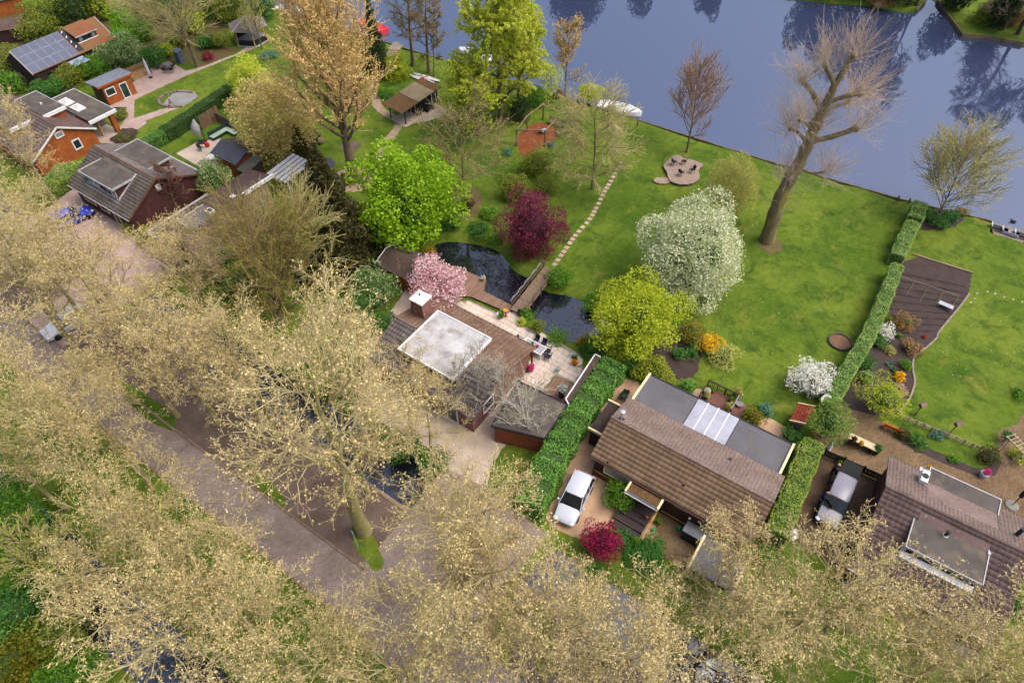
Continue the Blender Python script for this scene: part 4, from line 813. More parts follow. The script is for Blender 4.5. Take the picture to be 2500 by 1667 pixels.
# ================================================================== VEGETATION
TAU = 2 * math.pi
def unit(a): return a / np.maximum(np.linalg.norm(a, axis=-1, keepdims=True), 1e-9)
def grow(rg, pts, rad, n, t0, t1, L, ang, up, K=4, wob=.12, rr=.62, rend=.25, fall=.45, jl=.3, da=10.0, rmax=9., flat=0.):
    """n children on every parent branch; returns their centre lines and radii"""
    Np, Kp, _ = pts.shape
    t = t0 + (t1 - t0) * (np.arange(n)[None] + rg.random((Np, n))) / n
    f = t * (Kp - 1); i = np.clip(f.astype(int), 0, Kp - 2); fr = (f - i)[..., None]; ar = np.arange(Np)[:, None]
    a, b = pts[ar, i], pts[ar, i + 1]; pos = a + (b - a) * fr; tan = unit(b - a)
    r = rad[ar, i] * (1 - fr[..., 0]) + rad[ar, i + 1] * fr[..., 0]
    az = np.arange(n)[None] * 2.39996 + rg.random((Np, 1)) * TAU + rg.normal(0, .35, (Np, n))
    ref = np.where(np.abs(tan[..., 2:3]) > .9, np.array([1., 0, 0]), np.array([0, 0, 1.]))
    p1 = unit(np.cross(tan, ref)); p2 = np.cross(tan, p1)
    A = np.radians(rg.normal(ang, da, (Np, n)))[..., None]
    d = tan * np.cos(A) + (p1 * np.cos(az)[..., None] + p2 * np.sin(az)[..., None]) * np.sin(A)
    ln = L * (1 - fall * t) * rg.uniform(1 - jl, 1 + jl, (Np, n))
    M_ = Np * n; pos = pos.reshape(M_, 3); d = d.reshape(M_, 3); ln = ln.reshape(M_, 1); r0 = np.minimum(r.reshape(M_) * rr, rmax)
    out = [pos]
    for k in range(K - 1):
        d = unit(d + np.array([0, 0, up]) + rg.normal(0, wob, (M_, 3)));
        if flat: d[:, 2] *= (1 - flat); d = unit(d)
        pos = pos + d * ln / (K - 1); out.append(pos)
    P_ = np.stack(out, 1); Rr = r0[:, None] * np.linspace(1, rend, K)[None]
    return P_, Rr
def tubes(pts, rad, sides=3):
    n, K, _ = pts.shape; tn = np.empty_like(pts); tn[:, 1:-1] = pts[:, 2:] - pts[:, :-2]; tn[:, 0] = pts[:, 1] - pts[:, 0]; tn[:, -1] = pts[:, -1] - pts[:, -2]; tn = unit(tn)
    a = unit(np.cross(tn, np.array([.31, .17, .93]))); b = np.cross(tn, a)
    th = np.arange(sides) * TAU / sides
    V = pts[:, :, None] + (a[:, :, None] * np.cos(th)[None, None, :, None] + b[:, :, None] * np.sin(th)[None, None, :, None]) * rad[:, :, None, None]
    k = np.arange(K - 1)[:, None]; s = np.arange(sides)[None]; s2 = (s + 1) % sides
    q = np.stack([k * sides + s, k * sides + s2, (k + 1) * sides + s2, (k + 1) * sides + s], -1).reshape(-1, 4)
    return V.reshape(-1, 3), (np.arange(n)[:, None, None] * (K * sides) + q[None]).reshape(-1, 4)
def leaves(rg, pos, size, up=.3, asp=.6, jit=.35):
    n = len(pos); nr = unit(rg.normal(0, 1, (n, 3)) + np.array([0, 0, up * 2])); a = unit(np.cross(nr, rg.normal(0, 1, (n, 3)))); b = np.cross(nr, a)
    s = size * rg.uniform(1 - jit, 1 + jit, (n, 1)); a = a * s * .5; b = b * s * .5 * asp
    V = np.stack([pos - a, pos + b * 1.0 - a * .1, pos + a, pos - b - a * .1], 1).reshape(-1, 3)
    return V, np.arange(n * 4).reshape(-1, 4)
def along(rg, pts, m, t0=.2, spread=.1):
    n, K, _ = pts.shape; t = t0 + (1 - t0) * rg.random((n, m)); f = t * (K - 1); i = np.clip(f.astype(int), 0, K - 2); fr = (f - i)[..., None]; ar = np.arange(n)[:, None]
    p = pts[ar, i] * (1 - fr) + pts[ar, i + 1] * fr
    return (p + rg.normal(0, spread, p.shape)).reshape(-1, 3)
def join(parts):
    V = []; F = []; b = 0
    for v, f in parts: V.append(v); F.append(f + b); b += len(v)
    return np.concatenate(V), np.concatenate(F)
def stem(rg, h, r0, r1, K=7, wob=.03, lean=(0, 0)):
    z = np.linspace(0, 1, K); p = np.stack([lean[0] * z * z * h, lean[1] * z * z * h, z * h], -1)
    p[1:, :2] += np.cumsum(rg.normal(0, wob * h / K, (K - 1, 2)), 0)
    return p[None], (r0 + (r1 - r0) * z ** .8)[None]
# ---- bark and leaf colours
BARK_S = M('sycamore_bark', '#ab9e76', '#94895c', 1.5, bump=.02, bscale=9, spots='#8c8738', spot_t=(.5, .62), spot_s=2.5)
BARK_G = M('grey_bark', '#7d6c58', '#655644', 2, bump=.03, bscale=9)
BARK_D = M('dark_bark', '#4f4334', '#3e3428', 2, bump=.03, bscale=9)
BARK_W = M('birch_bark', '#d6d0c6', '#b9b0a2', 6, spots='#4d463c', spot_t=(.62, .68), spot_s=9)
TWIG_Y = M('olive_twig', '#bfb082', '#a89a6c', 2, grain=.05)
TWIG_P = M('pink_twig', '#b0917c', '#9a7c66', 2, grain=.05)
TWIG_F = M('pale_pink_twig', '#cdb8a2', '#b8a08a', 2, grain=.03)
TWIG_B = M('brown_twig', '#8a785a', '#746448', 2, grain=.05)
L_TAN = leafmat('tan_spring_leaf', ['#c8ae72', '#dcc080', '#ecd69a', '#e2ca8a', '#c2b074'], .3)
L_TAN2 = leafmat('olive_tan_leaf', ['#bcac6a', '#d0bc78', '#e0cc88', '#c4b470'], .3)
L_GOLD = leafmat('golden_catkin', ['#c8a460', '#dcba74', '#e8cc8c', '#d0b068'], .3)
L_CHART = leafmat('chartreuse_leaf', ['#b4c636', '#c8d446', '#dade5c', '#e4e47c'], .6)
L_YEL = leafmat('yellow_green_leaf', ['#86981e', '#a2b226', '#bcc638', '#cace54'], .4)
L_LIME = leafmat('bright_lime_leaf', ['#5f8a14', '#7fa81c', '#9cc02a', '#b4cc48'], .4)
L_WHITE = leafmat('white_blossom', ['#6a8436', '#93a85a', '#c4cc98', '#e8e6cc', '#bcc68c', '#eceada'], .35)
L_MAG = leafmat('white_petal', ['#8a9468', '#dcdacb', '#f0eee6', '#f4f2ec'], .35)
L_PINK = leafmat('pink_blossom', ['#a8606a', '#cf94a0', '#e2b8be', '#e8cccc', '#8f4a4c'], .3)
L_BURG = leafmat('burgundy_leaf', ['#4c1f2c', '#6a2a3c', '#82344a', '#74404a'], .3)
L_CRIM = leafmat('crimson_leaf', ['#6a1030', '#8c1840', '#a02050', '#7a1a3c'], .3)
L_DARK = leafmat('dark_evergreen', ['#1e3014', '#2a3f1a', '#354a1e', '#4a4a24'], .15)
L_CON = leafmat('conifer_needle', ['#262c14', '#343618', '#45421c', '#55481f'], .15)
L_LAUR = leafmat('laurel_leaf', ['#234a18', '#2f5e20', '#417428', '#5c8a3c', '#8fa468'], .2)
L_RHOD = leafmat('variegated_leaf', ['#2c5020', '#3f6a2a', '#6a8a44', '#b4b888', '#cfcca0'], .25)
L_GRN = leafmat('fresh_green_leaf', ['#3c6a18', '#558420', '#6f9a2c', '#86aa40'], .35)
L_OLIV = leafmat('olive_leaf', ['#5a6a20', '#74802a', '#8c9438', '#a09c48'], .35)
L_PALE = leafmat('pale_willow_leaf', ['#9a9a48', '#b0ac58', '#bcb868', '#8f9440'], .4)
L_CREAM = leafmat('cream_leaf', ['#a89c50', '#c4b064', '#d8c47a', '#e2d08c', '#94904a'], .35)
L_HEDGE = leafmat('hedge_leaf', ['#4c7028', '#688e3a', '#86a850', '#a4b868', '#8f9450'], .2)
L_HEDGE2 = leafmat('laurel_hedge_leaf', ['#3f6c24', '#558632', '#6f9e44', '#8cb05c'], .2)
L_GOLDB = leafmat('gold_shrub', ['#c08a10', '#e0ac14', '#f0c428', '#d8b020'], .3)
L_BRN = leafmat('brown_grass', ['#8a6a40', '#a08050', '#77603c'], .2)
L_BLUE = leafmat('bluegreen_leaf', ['#4f7a60', '#6a927a', '#3c6650'], .25)
CORE = M('shade_core', '#3c5526', '#30461c', 2, grain=.1); CORE_B = M('brown_shade_core', '#4c4428', '#3c381f', 2, grain=.1); CORE_R = M('red_core', '#40202a', '#301820', 2)  # solid crown cores: inner shade put into a dark colour, blocks see-through
# ---- sycamore-like trees in young leaf
def syc_mesh(seed, h=15., r=5.2, leafm=L_TAN, nl=20, size=.19, dense=1.0, bark=BARK_S, twig=TWIG_Y, up=.07, ang=58, t0=.34, n1=12, r0s=None):
    rg = np.random.default_rng(seed); sp, sr = stem(rg, h * .93, r0s or (.026 * h * .6 + .08), .035, 8, .05)
    a, ra = grow(rg, sp, sr, n1, t0, .97, r * 1.12, ang, up, 7, .16, .6, .22, .42, .22)
    b, rb = grow(rg, a, ra, 6, .25, 1., r * .50, 44, .05, 5, .18, .6, .25, .35)
    c, rc = grow(rg, b, rb, 6, .2, 1., r * .24, 42, .06, 4, .2, .6, .35, .3, rmax=.03)
    rb = np.maximum(rb, .022); rc = np.maximum(rc, .013)
    trunk = npmesh('trunk', *join([tubes(sp, sr, 9), tubes(a, np.maximum(ra, .03), 5)]), bark, True)
    d, rd = grow(rg, c, rc, 4, .2, 1., r * .10, 45, .1, 3, .15, .7, .6, .2)
    tw = npmesh('branches', *join([tubes(b, rb, 4), tubes(c, rc, 3), tubes(d, np.full(rd.shape, .011), 3)]), twig)
    lp = along(rg, d, max(1, int(nl * dense / 4)), .3, .06)
    lf = npmesh('crown', *leaves(rg, lp, size, .3, .62), leafm) if nl else None
    return trunk, tw, lf
def put_tree(name, label, loc, meshes, group=None, scale=(1, 1, 1), rz=0., cat='tree'):
    t = thing(name, label, cat, loc, rz, group); t.scale = scale
    tr = link('trunk', meshes[0], t)
    if meshes[1]: tag(link('branches', meshes[1], tr), kind='stuff')
    if meshes[2]: tag(link('crown', meshes[2], t), kind='stuff')
    return t
SYC = [syc_mesh(s, 15, 5.2, m, 12, .115) for s, m in ((11, L_TAN), (12, L_TAN), (13, L_TAN2), (14, L_TAN), (15, L_TAN), (16, L_TAN2))]
SYCB = syc_mesh(21, 15, 5.4, L_TAN, 12, .11, n1=14, t0=.42, r0s=.46)
VERGE_T = [(265, 640, 12, 4.2), (60, 670, 13, 4.4), (170, 960, 12, 4.0), (340, 870, 12, 4.2), (20, 880, 13, 4.6), (450, 890, 12, 4.2), (610, 925, 12, 4.0), (800, 955, 19.5, 6.4), (1150, 1290, 14, 4.2)]
BANK_T = [(60, 370, 11, 3.8), (10, 480, 12, 4.4), (50, 555, 11, 4.0), (400, 700, 10, 4), (530, 790, 10, 4), (640, 850, 11, 4.4), (745, 875, 10, 4), (855, 880, 9, 3.4), (985, 965, 9, 3.2), (920, 1060, 9, 3.2), (20, 610, 12, 4.4), (225, 710, 11, 4.4), (340, 735, 10, 3.8), (120, 665, 11, 4.0), (1045, 1030, 8, 3.0), (390, 660, 10, 3.8)]
ROAD_T = [(320, 1010, 12, 3.6), (150, 1080, 13, 4.2), (385, 1285, 13, 4.0), (520, 1440, 13, 4.0), (660, 1590, 13, 4.2), (850, 1670, 12, 4.0)]
DITCH_T = [(40, 1120, 11, 3.6), (270, 1490, 12, 4.4), (430, 1600, 13, 5.0), (330, 1380, 12, 4.2)]
LOW_T = [(1060, 1490, 15, 4.8), (1165, 1500, 15, 5.0), (1000, 1640, 13, 4.4), (1310, 1620, 14, 4.4), (1455, 1420, 8, 2.4), (1480, 1610, 13, 4.4), (1640, 1600, 12, 4.6), (1790, 1510, 11, 4.4), (1750, 1420, 8, 2.6), (1930, 1580, 13, 4.8), (2060, 1490, 12, 4.4), (2190, 1650, 12, 4.6), (2340, 1660, 12, 4.4), (2490, 1670, 12, 4.6)]
rt = random.Random(5)
for lst, grp, lab in ((VERGE_T, 'sycamores on the brown verge', 'sycamore in pale yellow spring leaf on the verge between road and ditch'),
                      (BANK_T, 'sycamores on the far bank of the ditch', 'sycamore in pale yellow spring leaf on the house side of the ditch'),
                      (ROAD_T, 'sycamores along the grass side of the road', 'sycamore in pale yellow spring leaf on the grass beside the road'),
                      (DITCH_T, 'sycamores beside the second ditch', 'sycamore in pale yellow spring leaf beside the dark second ditch'),
                      (LOW_T, 'sycamores below the bungalow', 'sycamore in pale yellow spring leaf near the ditch below the bungalows')):
    for i, (x, y, h, r) in enumerate(lst):
        p = P(x, y, h * .62); p.z = 0
        if h > 19: p = P(890, 1297)
        u_, v_ = su(p)
        if -26.9 < v_ < -22.2 and not (-31.5 < u_ < -25.5 or 9.2 < u_ < 18.2): p = sw(u_, -21.9 if v_ > -24.6 else -27.3)   # not in the water
        if -34.9 < v_ < -31.5: p = sw(u_, -35.8 if v_ < -33.2 else -31.0)
        if -45 < v_ < -41: p = sw(u_, -40.6)
        if -70 < v_ < -45: p = sw(u_, -46)
        ms = SYC[rt.randrange(6)] if h < 19 else SYCB
        put_tree('sycamore_tree', 'very tall sycamore with mossy limbs spreading over the verge' if h > 19 else lab, p, ms, None if h > 19 else grp, (r / 5.2, r / 5.2, h / 15), rt.uniform(0, TAU))
# ---- leafy crowns built from lumps of leaves
def lumps(rg, rx, ry, rz, n, lr, leaf, dens, up=.35, asp=.6, zmin=-.75, hollow=.55, jit=.12):
    c = unit(rg.normal(0, 1, (n, 3))); bd = unit(rg.normal(0, 1, (7, 3))); bw = rg.uniform(-.28, .30, 7); c = c * (rg.uniform(hollow, .92, (n, 1)) * (1 + (np.maximum(0, c @ bd.T) ** 3) @ bw)[:, None]); c[:, 2] = np.maximum(c[:, 2], zmin)
    r = lr * rg.uniform(.6, 1.35, n)
    pts = []
    for i in range(n):
        m = max(16, int(dens * 2.3 * 4 * math.pi * (r[i] ** 2) * rx * (rx + rz) / 2 * .62))
        p = c[i] + unit(rg.normal(0, 1, (m, 3)) + np.array([0, 0, .25])) * r[i] * (1 + rg.normal(0, jit, (m, 1)))
        pts.append(p)
    p = np.concatenate(pts)
    keep = np.ones(len(p), bool)
    for i in range(n): keep &= ((p - c[i]) ** 2).sum(1) > (r[i] * .62) ** 2
    p = p[keep]; q = unit(rg.normal(0, 1, (len(p) // 3, 3))) * rg.uniform(.45, .8, (len(p) // 3, 1)); p = np.concatenate([p, q]) * np.array([rx, ry, rz])
    return leaves(rg, p, leaf, up, asp)
def pscale(px, py, z):
    d = ray(px, py); t = (z - CAM_H) / d[2]; return FPX / t                     # pixels per metre there
SEED = [100]
def bush(name, label, px, wpx, mat, rzf=.8, leaf=.15, dens=26, n=26, lr=.36, core=CORE, cat='shrub', z0=0., trunk=0, group=None, up=.35, asp=.6, ryf=1., twigs=None, cf=.5, hollow=.55, at=None):
    SEED[0] += 1; rg = np.random.default_rng(SEED[0]); s = pscale(px[0], px[1], z0 + 1.5); rx = wpx / s; rz = rx * rzf; zc = z0 + rz * .82
    loc = at or P(px[0], px[1], zc); loc.z = 0
    t = thing(name, label, cat, loc, 0, group)
    V, F = lumps(rg, rx, rx * ryf, rz, n, lr, leaf, dens, up, asp, hollow=hollow); V[:, 2] += zc; V[:, 2] = np.maximum(V[:, 2], .02)
    tag(link('foliage', npmesh('foliage', V, F, mat), t), kind='stuff')
    if core: MB().ell((0, 0, zc * .97), (rx * cf, rx * ryf * cf, rz * cf), 12, 8).build('shade_fill', core, t, smooth=True)  # solid dark ellipsoid in place of the shaded inside
    k = MB(); hh = max(zc, .3)
    sp, sr = stem(rg, hh, max(.05, trunk or rx * .06), .03, 5, .05)
    parts = [tubes(sp, sr, 7)]
    if trunk or twigs:
        a, ra = grow(rg, sp, sr, 9, .4, 1., rx * .95, 48, .12, 5, .12, .6, .3); parts.append(tubes(a, np.maximum(ra, .02), 4))
        if twigs: b, rb = grow(rg, a, ra, 7, .2, 1, rx * .45, 40, .05, 4, .15, .6, .4); parts.append(tubes(b, np.maximum(rb, .014), 3))
    link('trunk' if trunk else 'stem', npmesh('stem', *join(parts), twigs or BARK_D, True), t)
    return t
BT = lambda *a, **k: bush(*a, cat='tree', **k)
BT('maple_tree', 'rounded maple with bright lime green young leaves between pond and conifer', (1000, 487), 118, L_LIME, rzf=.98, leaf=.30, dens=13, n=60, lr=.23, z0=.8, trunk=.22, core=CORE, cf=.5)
BT('blossom_tree', 'large tree covered in white blossom on the lawn', (1705, 612), 124, L_WHITE, rzf=1.0, leaf=.20, dens=20, n=60, lr=.26, z0=1.0, trunk=.2, cf=.5)
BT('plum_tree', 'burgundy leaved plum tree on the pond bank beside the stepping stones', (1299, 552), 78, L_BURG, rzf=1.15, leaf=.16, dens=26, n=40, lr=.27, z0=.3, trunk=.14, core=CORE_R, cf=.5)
BT('cherry_tree', 'pink flowering cherry behind the white capped chimney', (1062, 692), 84, L_PINK, rzf=.62, leaf=.20, dens=15, n=34, lr=.27, z0=1.3, trunk=.12, core=None, twigs=BARK_D)
BT('golden_maple', 'yellow green tree beside the pond and the wide hedge', (1560, 772), 106, L_YEL, rzf=.85, leaf=.18, dens=22, n=50, lr=.27, z0=1.2, trunk=.2, cf=.5)
BT('feathery_willow', 'pale feathery willow beside the curved wooden platform', (1780, 458), 64, L_PALE, rzf=1.4, leaf=.22, dens=26, n=44, lr=.28, z0=.2, asp=.25, trunk=.1, core=None, twigs=TWIG_Y)
CHM = syc_mesh(51, 15, 5.2, L_CHART, 76, .22, bark=BARK_G, twig=BARK_G, ang=50, t0=.16, n1=18)
put_tree('chartreuse_tree', 'big chartreuse leaved tree leaning over the canal bank', P(1222, 300), CHM, None, (1.12, 1.12, 1.08), 1.0)
put_tree('chartreuse_tree', 'lower spreading chartreuse tree above the bark play area', P(1165, 330), syc_mesh(52, 15, 5.2, L_YEL, 30, .26, bark=BARK_G, twig=BARK_G, ang=60, t0=.15), None, (.85, .85, .55), 2.0)
put_tree('chartreuse_tree', 'chartreuse tree between the big one and the young willow', P(1265, 262), CHM, None, (.72, .72, .75), 3.0)
BT('young_willow', 'thin pale green willow at the water beside the chartreuse tree', (1340, 190), 36, L_CHART, rzf=1.8, leaf=.22, dens=6, n=20, lr=.32, z0=.5, trunk=.07, core=None, twigs=BARK_G, hollow=.2)
BT('cream_tree', 'cream leaved tree between the tall golden poplar and the small grey shed', (665, 290), 92, L_CREAM, rzf=1.15, leaf=.22, dens=18, n=48, lr=.27, z0=.6, trunk=.18, core=None)
BT('lime_tree', 'yellow green tree at the end of the long upper hedge', (610, 205), 56, L_CHART, rzf=1.1, leaf=.24, dens=15, n=30, lr=.3, z0=.3, trunk=.12, core=CORE, cf=.48)
BT('hedge_tree', 'soft green tree growing out of the long hedge', (2026, 1028), 52, leafmat('soft_green', ['#5f7c30', '#7a9440', '#94aa58'], .35), rzf=.85, leaf=.16, dens=26, n=30, lr=.3, z0=1.0, trunk=.1, cf=.5)
BT('weeping_shrub_tree', 'lime yellow weeping tree on the brick terrace bed', (2165, 972), 60, L_YEL, rzf=.55, leaf=.20, dens=22, n=30, lr=.3, z0=.8, asp=.25, trunk=.1, core=CORE, cf=.5)
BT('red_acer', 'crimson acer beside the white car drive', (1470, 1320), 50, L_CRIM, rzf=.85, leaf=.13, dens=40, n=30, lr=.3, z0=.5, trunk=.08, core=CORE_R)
SHR = [('far_bush', 'olive thicket above the solar house', (350, 20), 46, L_OLIV, .9, 0.), ('far_bush', 'dark thicket behind the bare oak', (420, 15), 46, L_LAUR, .8, 0.), ('far_bush', 'yellow green thicket left of the gazebo', (470, 55), 36, L_YEL, .8, 0.), ('far_bush', 'mixed thicket behind the hidden brown shed', (500, 5), 46, L_GRN, .8, 0.), ('far_bush', 'brown green undergrowth below the bare oak', (430, 100), 30, L_OLIV, .6, 0.), ('far_bush', 'lime green foliage left of the bare oak', (345, 75), 36, L_GRN, .8, 0.),
  ('lawn_bed', 'low rough perennials on the lawn beside the golden poplar', (660, 135), 22, L_BLUE, .25, 0.), ('bank_bush', 'grey green bush at the foot of the golden poplar', (760, 330), 24, L_DARK, .9, 0.), ('bank_bush', 'dark bush between cream tree and poplar', (735, 360), 26, L_LAUR, .8, 0.), ('pond_bush', 'dark green bank planting left of the pond', (1100, 545), 30, L_LAUR, .5, 0.), ('plum_shrub', 'small purple brown shrub under the bare walnut', (1142, 500), 16, leafmat('purple_brown', ['#4c2c28', '#5c3630'], .2), 1.3, 0.), ('lawn_shrub', 'green shrub between pond and bare walnut', (1195, 520), 26, L_GRN, .5, 0.), ('iris_clump', 'dark green strappy clump under the golden maple', (1660, 860), 20, L_LAUR, .8, 0.),
  ('porch_shrub', 'bright green shrub beside the dark porch steps', (1512, 1205), 44, L_GRN, .75, 0.), ('rounded_shrub', 'rounded green shrub at the end of the footbridge', (1366, 680), 31, L_GRN, .85, 0.),
  ('box_ball', 'clipped golden box ball at the pond edge', (1312, 797), 19, L_OLIV, .95, 0.), ('fern_bush', 'light green bush beside the clipped box ball', (1285, 768), 20, L_GRN, .7, 0.), ('fern_bush', 'low light green bush left of the clipped box ball by the bridge', (1273, 785), 14, L_CHART, .7, 0.),
  ('magnolia_bush', 'white flowering magnolia beside the red tiled little roof', (1987, 928), 50, L_MAG, .75, 0.2), ('magnolia_bush', 'small white flowering shrub in the dark vegetable bed', (2159, 806), 24, L_MAG, .8, 0.1),
  ('gold_bush', 'bright golden yellow flowering shrub on the lawn edge', (1736, 842), 28, L_GOLDB, .8, 0.1), ('variegated_bush', 'rounded pale variegated shrub beside the golden shrub', (1768, 865), 36, leafmat('variegated_yellow', ['#7a8a30', '#a8ac50', '#c4c470', '#d0d088'], .3), .65, 0.), ('olive_bush', 'olive green shrub behind the golden shrub', (1690, 812), 34, leafmat('olive_gold_leaf', ['#6a6a20', '#8a8430', '#a09840'], .3), .85, 0.),
  ('box_ball', 'dark clipped ball behind the flat grey roof extension', (1677, 943), 22, L_HEDGE2, .9, 0.), ('yew_bush', 'rounded olive yew beside the rear deck', (1839, 1018), 26, leafmat('yew_gold', ['#4a5010', '#6a6c18', '#8c8420', '#3a4a14'], .2), .95, 0.), ('grey_shrub', 'wispy grey green shrub beside the rounded yew', (1872, 1000), 16, L_BLUE, 1.0, 0.),
  ('orange_bush', 'orange tinted shrub at the end of the pond', (1428, 835), 20, leafmat('orange_leaf', ['#a0701c', '#bc8828', '#c89c40'], .3), .8, 0.), ('dense_bush', 'bright green conifer bush beside the narrow felt canopy', (1442, 850), 26, leafmat('thuja_green', ['#2c5c18', '#3c7420', '#58902c'], .2), .95, 0.),
  ('yellow_bush', 'yellow flecked shrub below the golden maple', (1600, 905), 48, leafmat('yellow_fleck', ['#5a7a18', '#7c9420', '#a8a838', '#c8bc60'], .35), .7, 0.), ('dark_bush', 'dark green shrub at the hedge end behind the grey flat roof', (1550, 900), 26, L_LAUR, .8, 0.), ('ivy_bush', 'dark strappy plants beside the little brook', (1690, 855), 22, L_LAUR, .7, 0.),
  ('laurel_bush', 'large dark laurel with pale flower tips left of the cherry', (912, 700), 66, L_RHOD, .8, 0.), ('laurel_bush', 'dark green laurel mass beside the narrow house path', (870, 745), 60, L_LAUR, .7, 0.), ('laurel_bush', 'bluish laurel below the lime green maple', (905, 590), 40, leafmat('blue_laurel', ['#2c4a34', '#3c5c42', '#587a5a'], .2), .8, 0.), ('laurel_bush', 'dark laurel below the tan trees beside the paved path', (930, 790), 40, L_LAUR, .7, 0.),
  ('green_bush', 'fresh green shrub in front of the long red roof', (530, 575), 50, leafmat('spring_haze', ['#6a8a24', '#84a030', '#9cb448'], .4), .9, 0.), ('green_bush', 'fresh green shrub above the white picket fence', (545, 640), 56, L_GRN, .8, 0.), ('green_bush', 'dark green shrub below the bare willow', (590, 690), 50, L_LAUR, .6, 0.), ('corner_bush', 'yellow green shrub at the corner of the grey dormer house', (335, 550), 30, L_YEL, .6, 0.), ('corner_bush', 'dark leaved bush beside the low gutter', (355, 580), 26, L_OLIV, .9, 0.),
  ('camellia_bush', 'dense green bush between the two red and grey roofs', (520, 435), 46, L_RHOD, .95, .6), ('low_shrub', 'dull purple green shrubs beside the cedar pillar', (294, 278), 17, L_OLIV, .5, 0.), ('low_shrub', 'low brown green shrubs at the path fork', (305, 335), 22, leafmat('heather', ['#5a5a30', '#6a5a3c', '#7a7040'], .2), .5, 0.),
  ('far_bush', 'lime green conifer hedge behind the solar house', (300, 55), 34, leafmat('lime_conifer', ['#5a9018', '#74a824', '#8cba34'], .3), 1.0, 0.), ('far_bush', 'lime green conifer beside the solar house', (300, 95), 26, _mats['lime_conifer'], .9, 0.), ('flower_bush', 'white flowering photinia beside the solar house', (255, 140), 34, L_RHOD, .8, 0.), ('flower_bush', 'white flowering bush behind the orange shed', (305, 125), 44, L_RHOD, .85, 0.), ('flower_bush', 'green bush in front of the solar house', (215, 165), 36, L_GRN, .7, 0.), ('flower_bush', 'yellow green bush before the dark boarded wall', (165, 185), 36, L_OLIV, .7, 0.), ('flower_bush', 'dark bush behind the flat orange house roof', (120, 215), 36, L_LAUR, .6, 0.),
  ('laurel_bush', 'dark green laurel beside the log pile', (370, 135), 34, L_LAUR, .8, 0.), ('laurel_bush', 'laurel behind the patio chairs', (405, 125), 24, L_YEL, .7, 0.), ('red_shrub', 'small crimson shrub beside the gravel path', (505, 138), 15, L_CRIM, .7, 0.), ('shade_bush', 'brown green shrub beside the gazebo', (540, 100), 24, L_OLIV, .8, 0.), ('shade_bush', 'dark shrub between bare tree and gazebo', (505, 100), 24, L_LAUR, .8, 0.),
  ('yellow_azalea', 'big green shrub with yellow flowers behind the solar house', (110, 35), 52, leafmat('azalea', ['#3c5a20', '#5a7a2c', '#8c9a30', '#d0b83c'], .3), .8, 0.), ('far_bush', 'olive shrub behind the solar roof', (90, 65), 50, L_OLIV, .6, 0.), ('far_bush', 'dark evergreen at the top edge', (180, 15), 56, L_DARK, .9, 0.), ('far_bush', 'mixed green shrub at the left edge', (20, 205), 40, L_GRN, .8, 0.), ('far_bush', 'olive shrub at the left edge behind the orange house', (30, 150), 44, L_OLIV, .8, 0.), ('far_bush', 'yellow green willow shrub at the top edge', (245, 12), 40, L_YEL, 1.0, 0.), ('far_bush', 'olive bank thicket at the top edge', (560, 12), 50, L_OLIV, .9, 0.), ('far_bush', 'dark bank thicket beside the covered boat', (640, 18), 34, L_LAUR, .9, 0.),
  ('round_laurel', 'big rounded dark laurel below the slim conifer', (905, 130), 30, leafmat('bay_leaf', ['#1e3a18', '#2a4c20', '#3c6028'], .2), 1.25, 0.), ('bank_bush', 'yellow green bush at the foot of the tall bare trees', (965, 165), 36, L_YEL, .8, 0.), ('bed_plants', 'low plants with a yellow flower beside the black shed', (935, 225), 22, L_GRN, .5, 0.), ('bed_plants', 'low green plants beside the chip path steps', (950, 240), 18, L_LAUR, .5, 0.),
  ('bank_bush', 'dark rounded bush behind the log swing frame', (1265, 270), 28, L_DARK, 1.1, 0.), ('bank_bush', 'green bush at the canal bank', (1305, 240), 28, L_GRN, .9, 0.), ('hosta_clump', 'blue green hosta clump beside the bark area', (1240, 370), 14, L_BLUE, .5, 0.), ('hosta_clump', 'small blue green hosta beside the log frame', (1345, 353), 10, L_BLUE, .5, 0.), ('bank_bush', 'yellow leaved bush overhanging the water by the motorboat', (1440, 230), 34, L_YEL, .5, .2),
  ('lawn_shrub', 'sparse green shrub on the lawn below the bark area', (1310, 400), 40, L_OLIV, .8, 0.), ('lawn_shrub', 'pale green shrub behind the burgundy plum', (1255, 460), 42, L_OLIV, .8, 0.), ('lawn_shrub', 'light green spreading bush beside the burgundy plum', (1330, 455), 30, L_OLIV, .7, 0.), ('bank_bush', 'dark green marginal plants on the pond bank', (1165, 560), 30, L_LAUR, .45, 0.), ('bank_bush', 'green marginal plants along the far pond bank', (1210, 580), 24, L_GRN, .4, 0.), ('pond_bush', 'orange yellow bush at the pond corner', (1050, 615), 16, leafmat('pond_gold', ['#8a7a14', '#b08c1c', '#6a7a20'], .3), .9, 0.), ('marginal_plants', 'green marginal plants on the lawn side of the pond', (1450, 740), 30, L_GRN, .35, 0.), ('marginal_plants', 'low green plants along the patio side of the pond', (1360, 822), 28, L_GRN, .35, 0.),
  ('groundcover', 'green groundcover slope below the bungalow porch', (1580, 1350), 54, leafmat('ground_cover', ['#2f6a24', '#44802e', '#5c9440'], .25), .35, 0.), ('groundcover', 'green groundcover slope beside the crimson acer', (1520, 1320), 30, _mats['ground_cover'], .4, 0.), ('bank_bush', 'dark marginal bush at the ditch below the acer', (1450, 1400), 30, L_LAUR, .6, 0.), ('bank_bush', 'green bush on the ditch bank below the paved drive', (980, 1090), 44, L_LAUR, .7, 0.), ('bank_bush', 'green bush on the ditch bank beside the culvert', (1060, 1130), 36, L_LAUR, .6, 0.), ('bank_bush', 'dark shrub on the ditch bank by the birches', (850, 930), 40, L_LAUR, .7, 0.), ('bank_bush', 'dark shrub on the ditch bank below the laurels', (720, 860), 40, L_LAUR, .7, 0.),
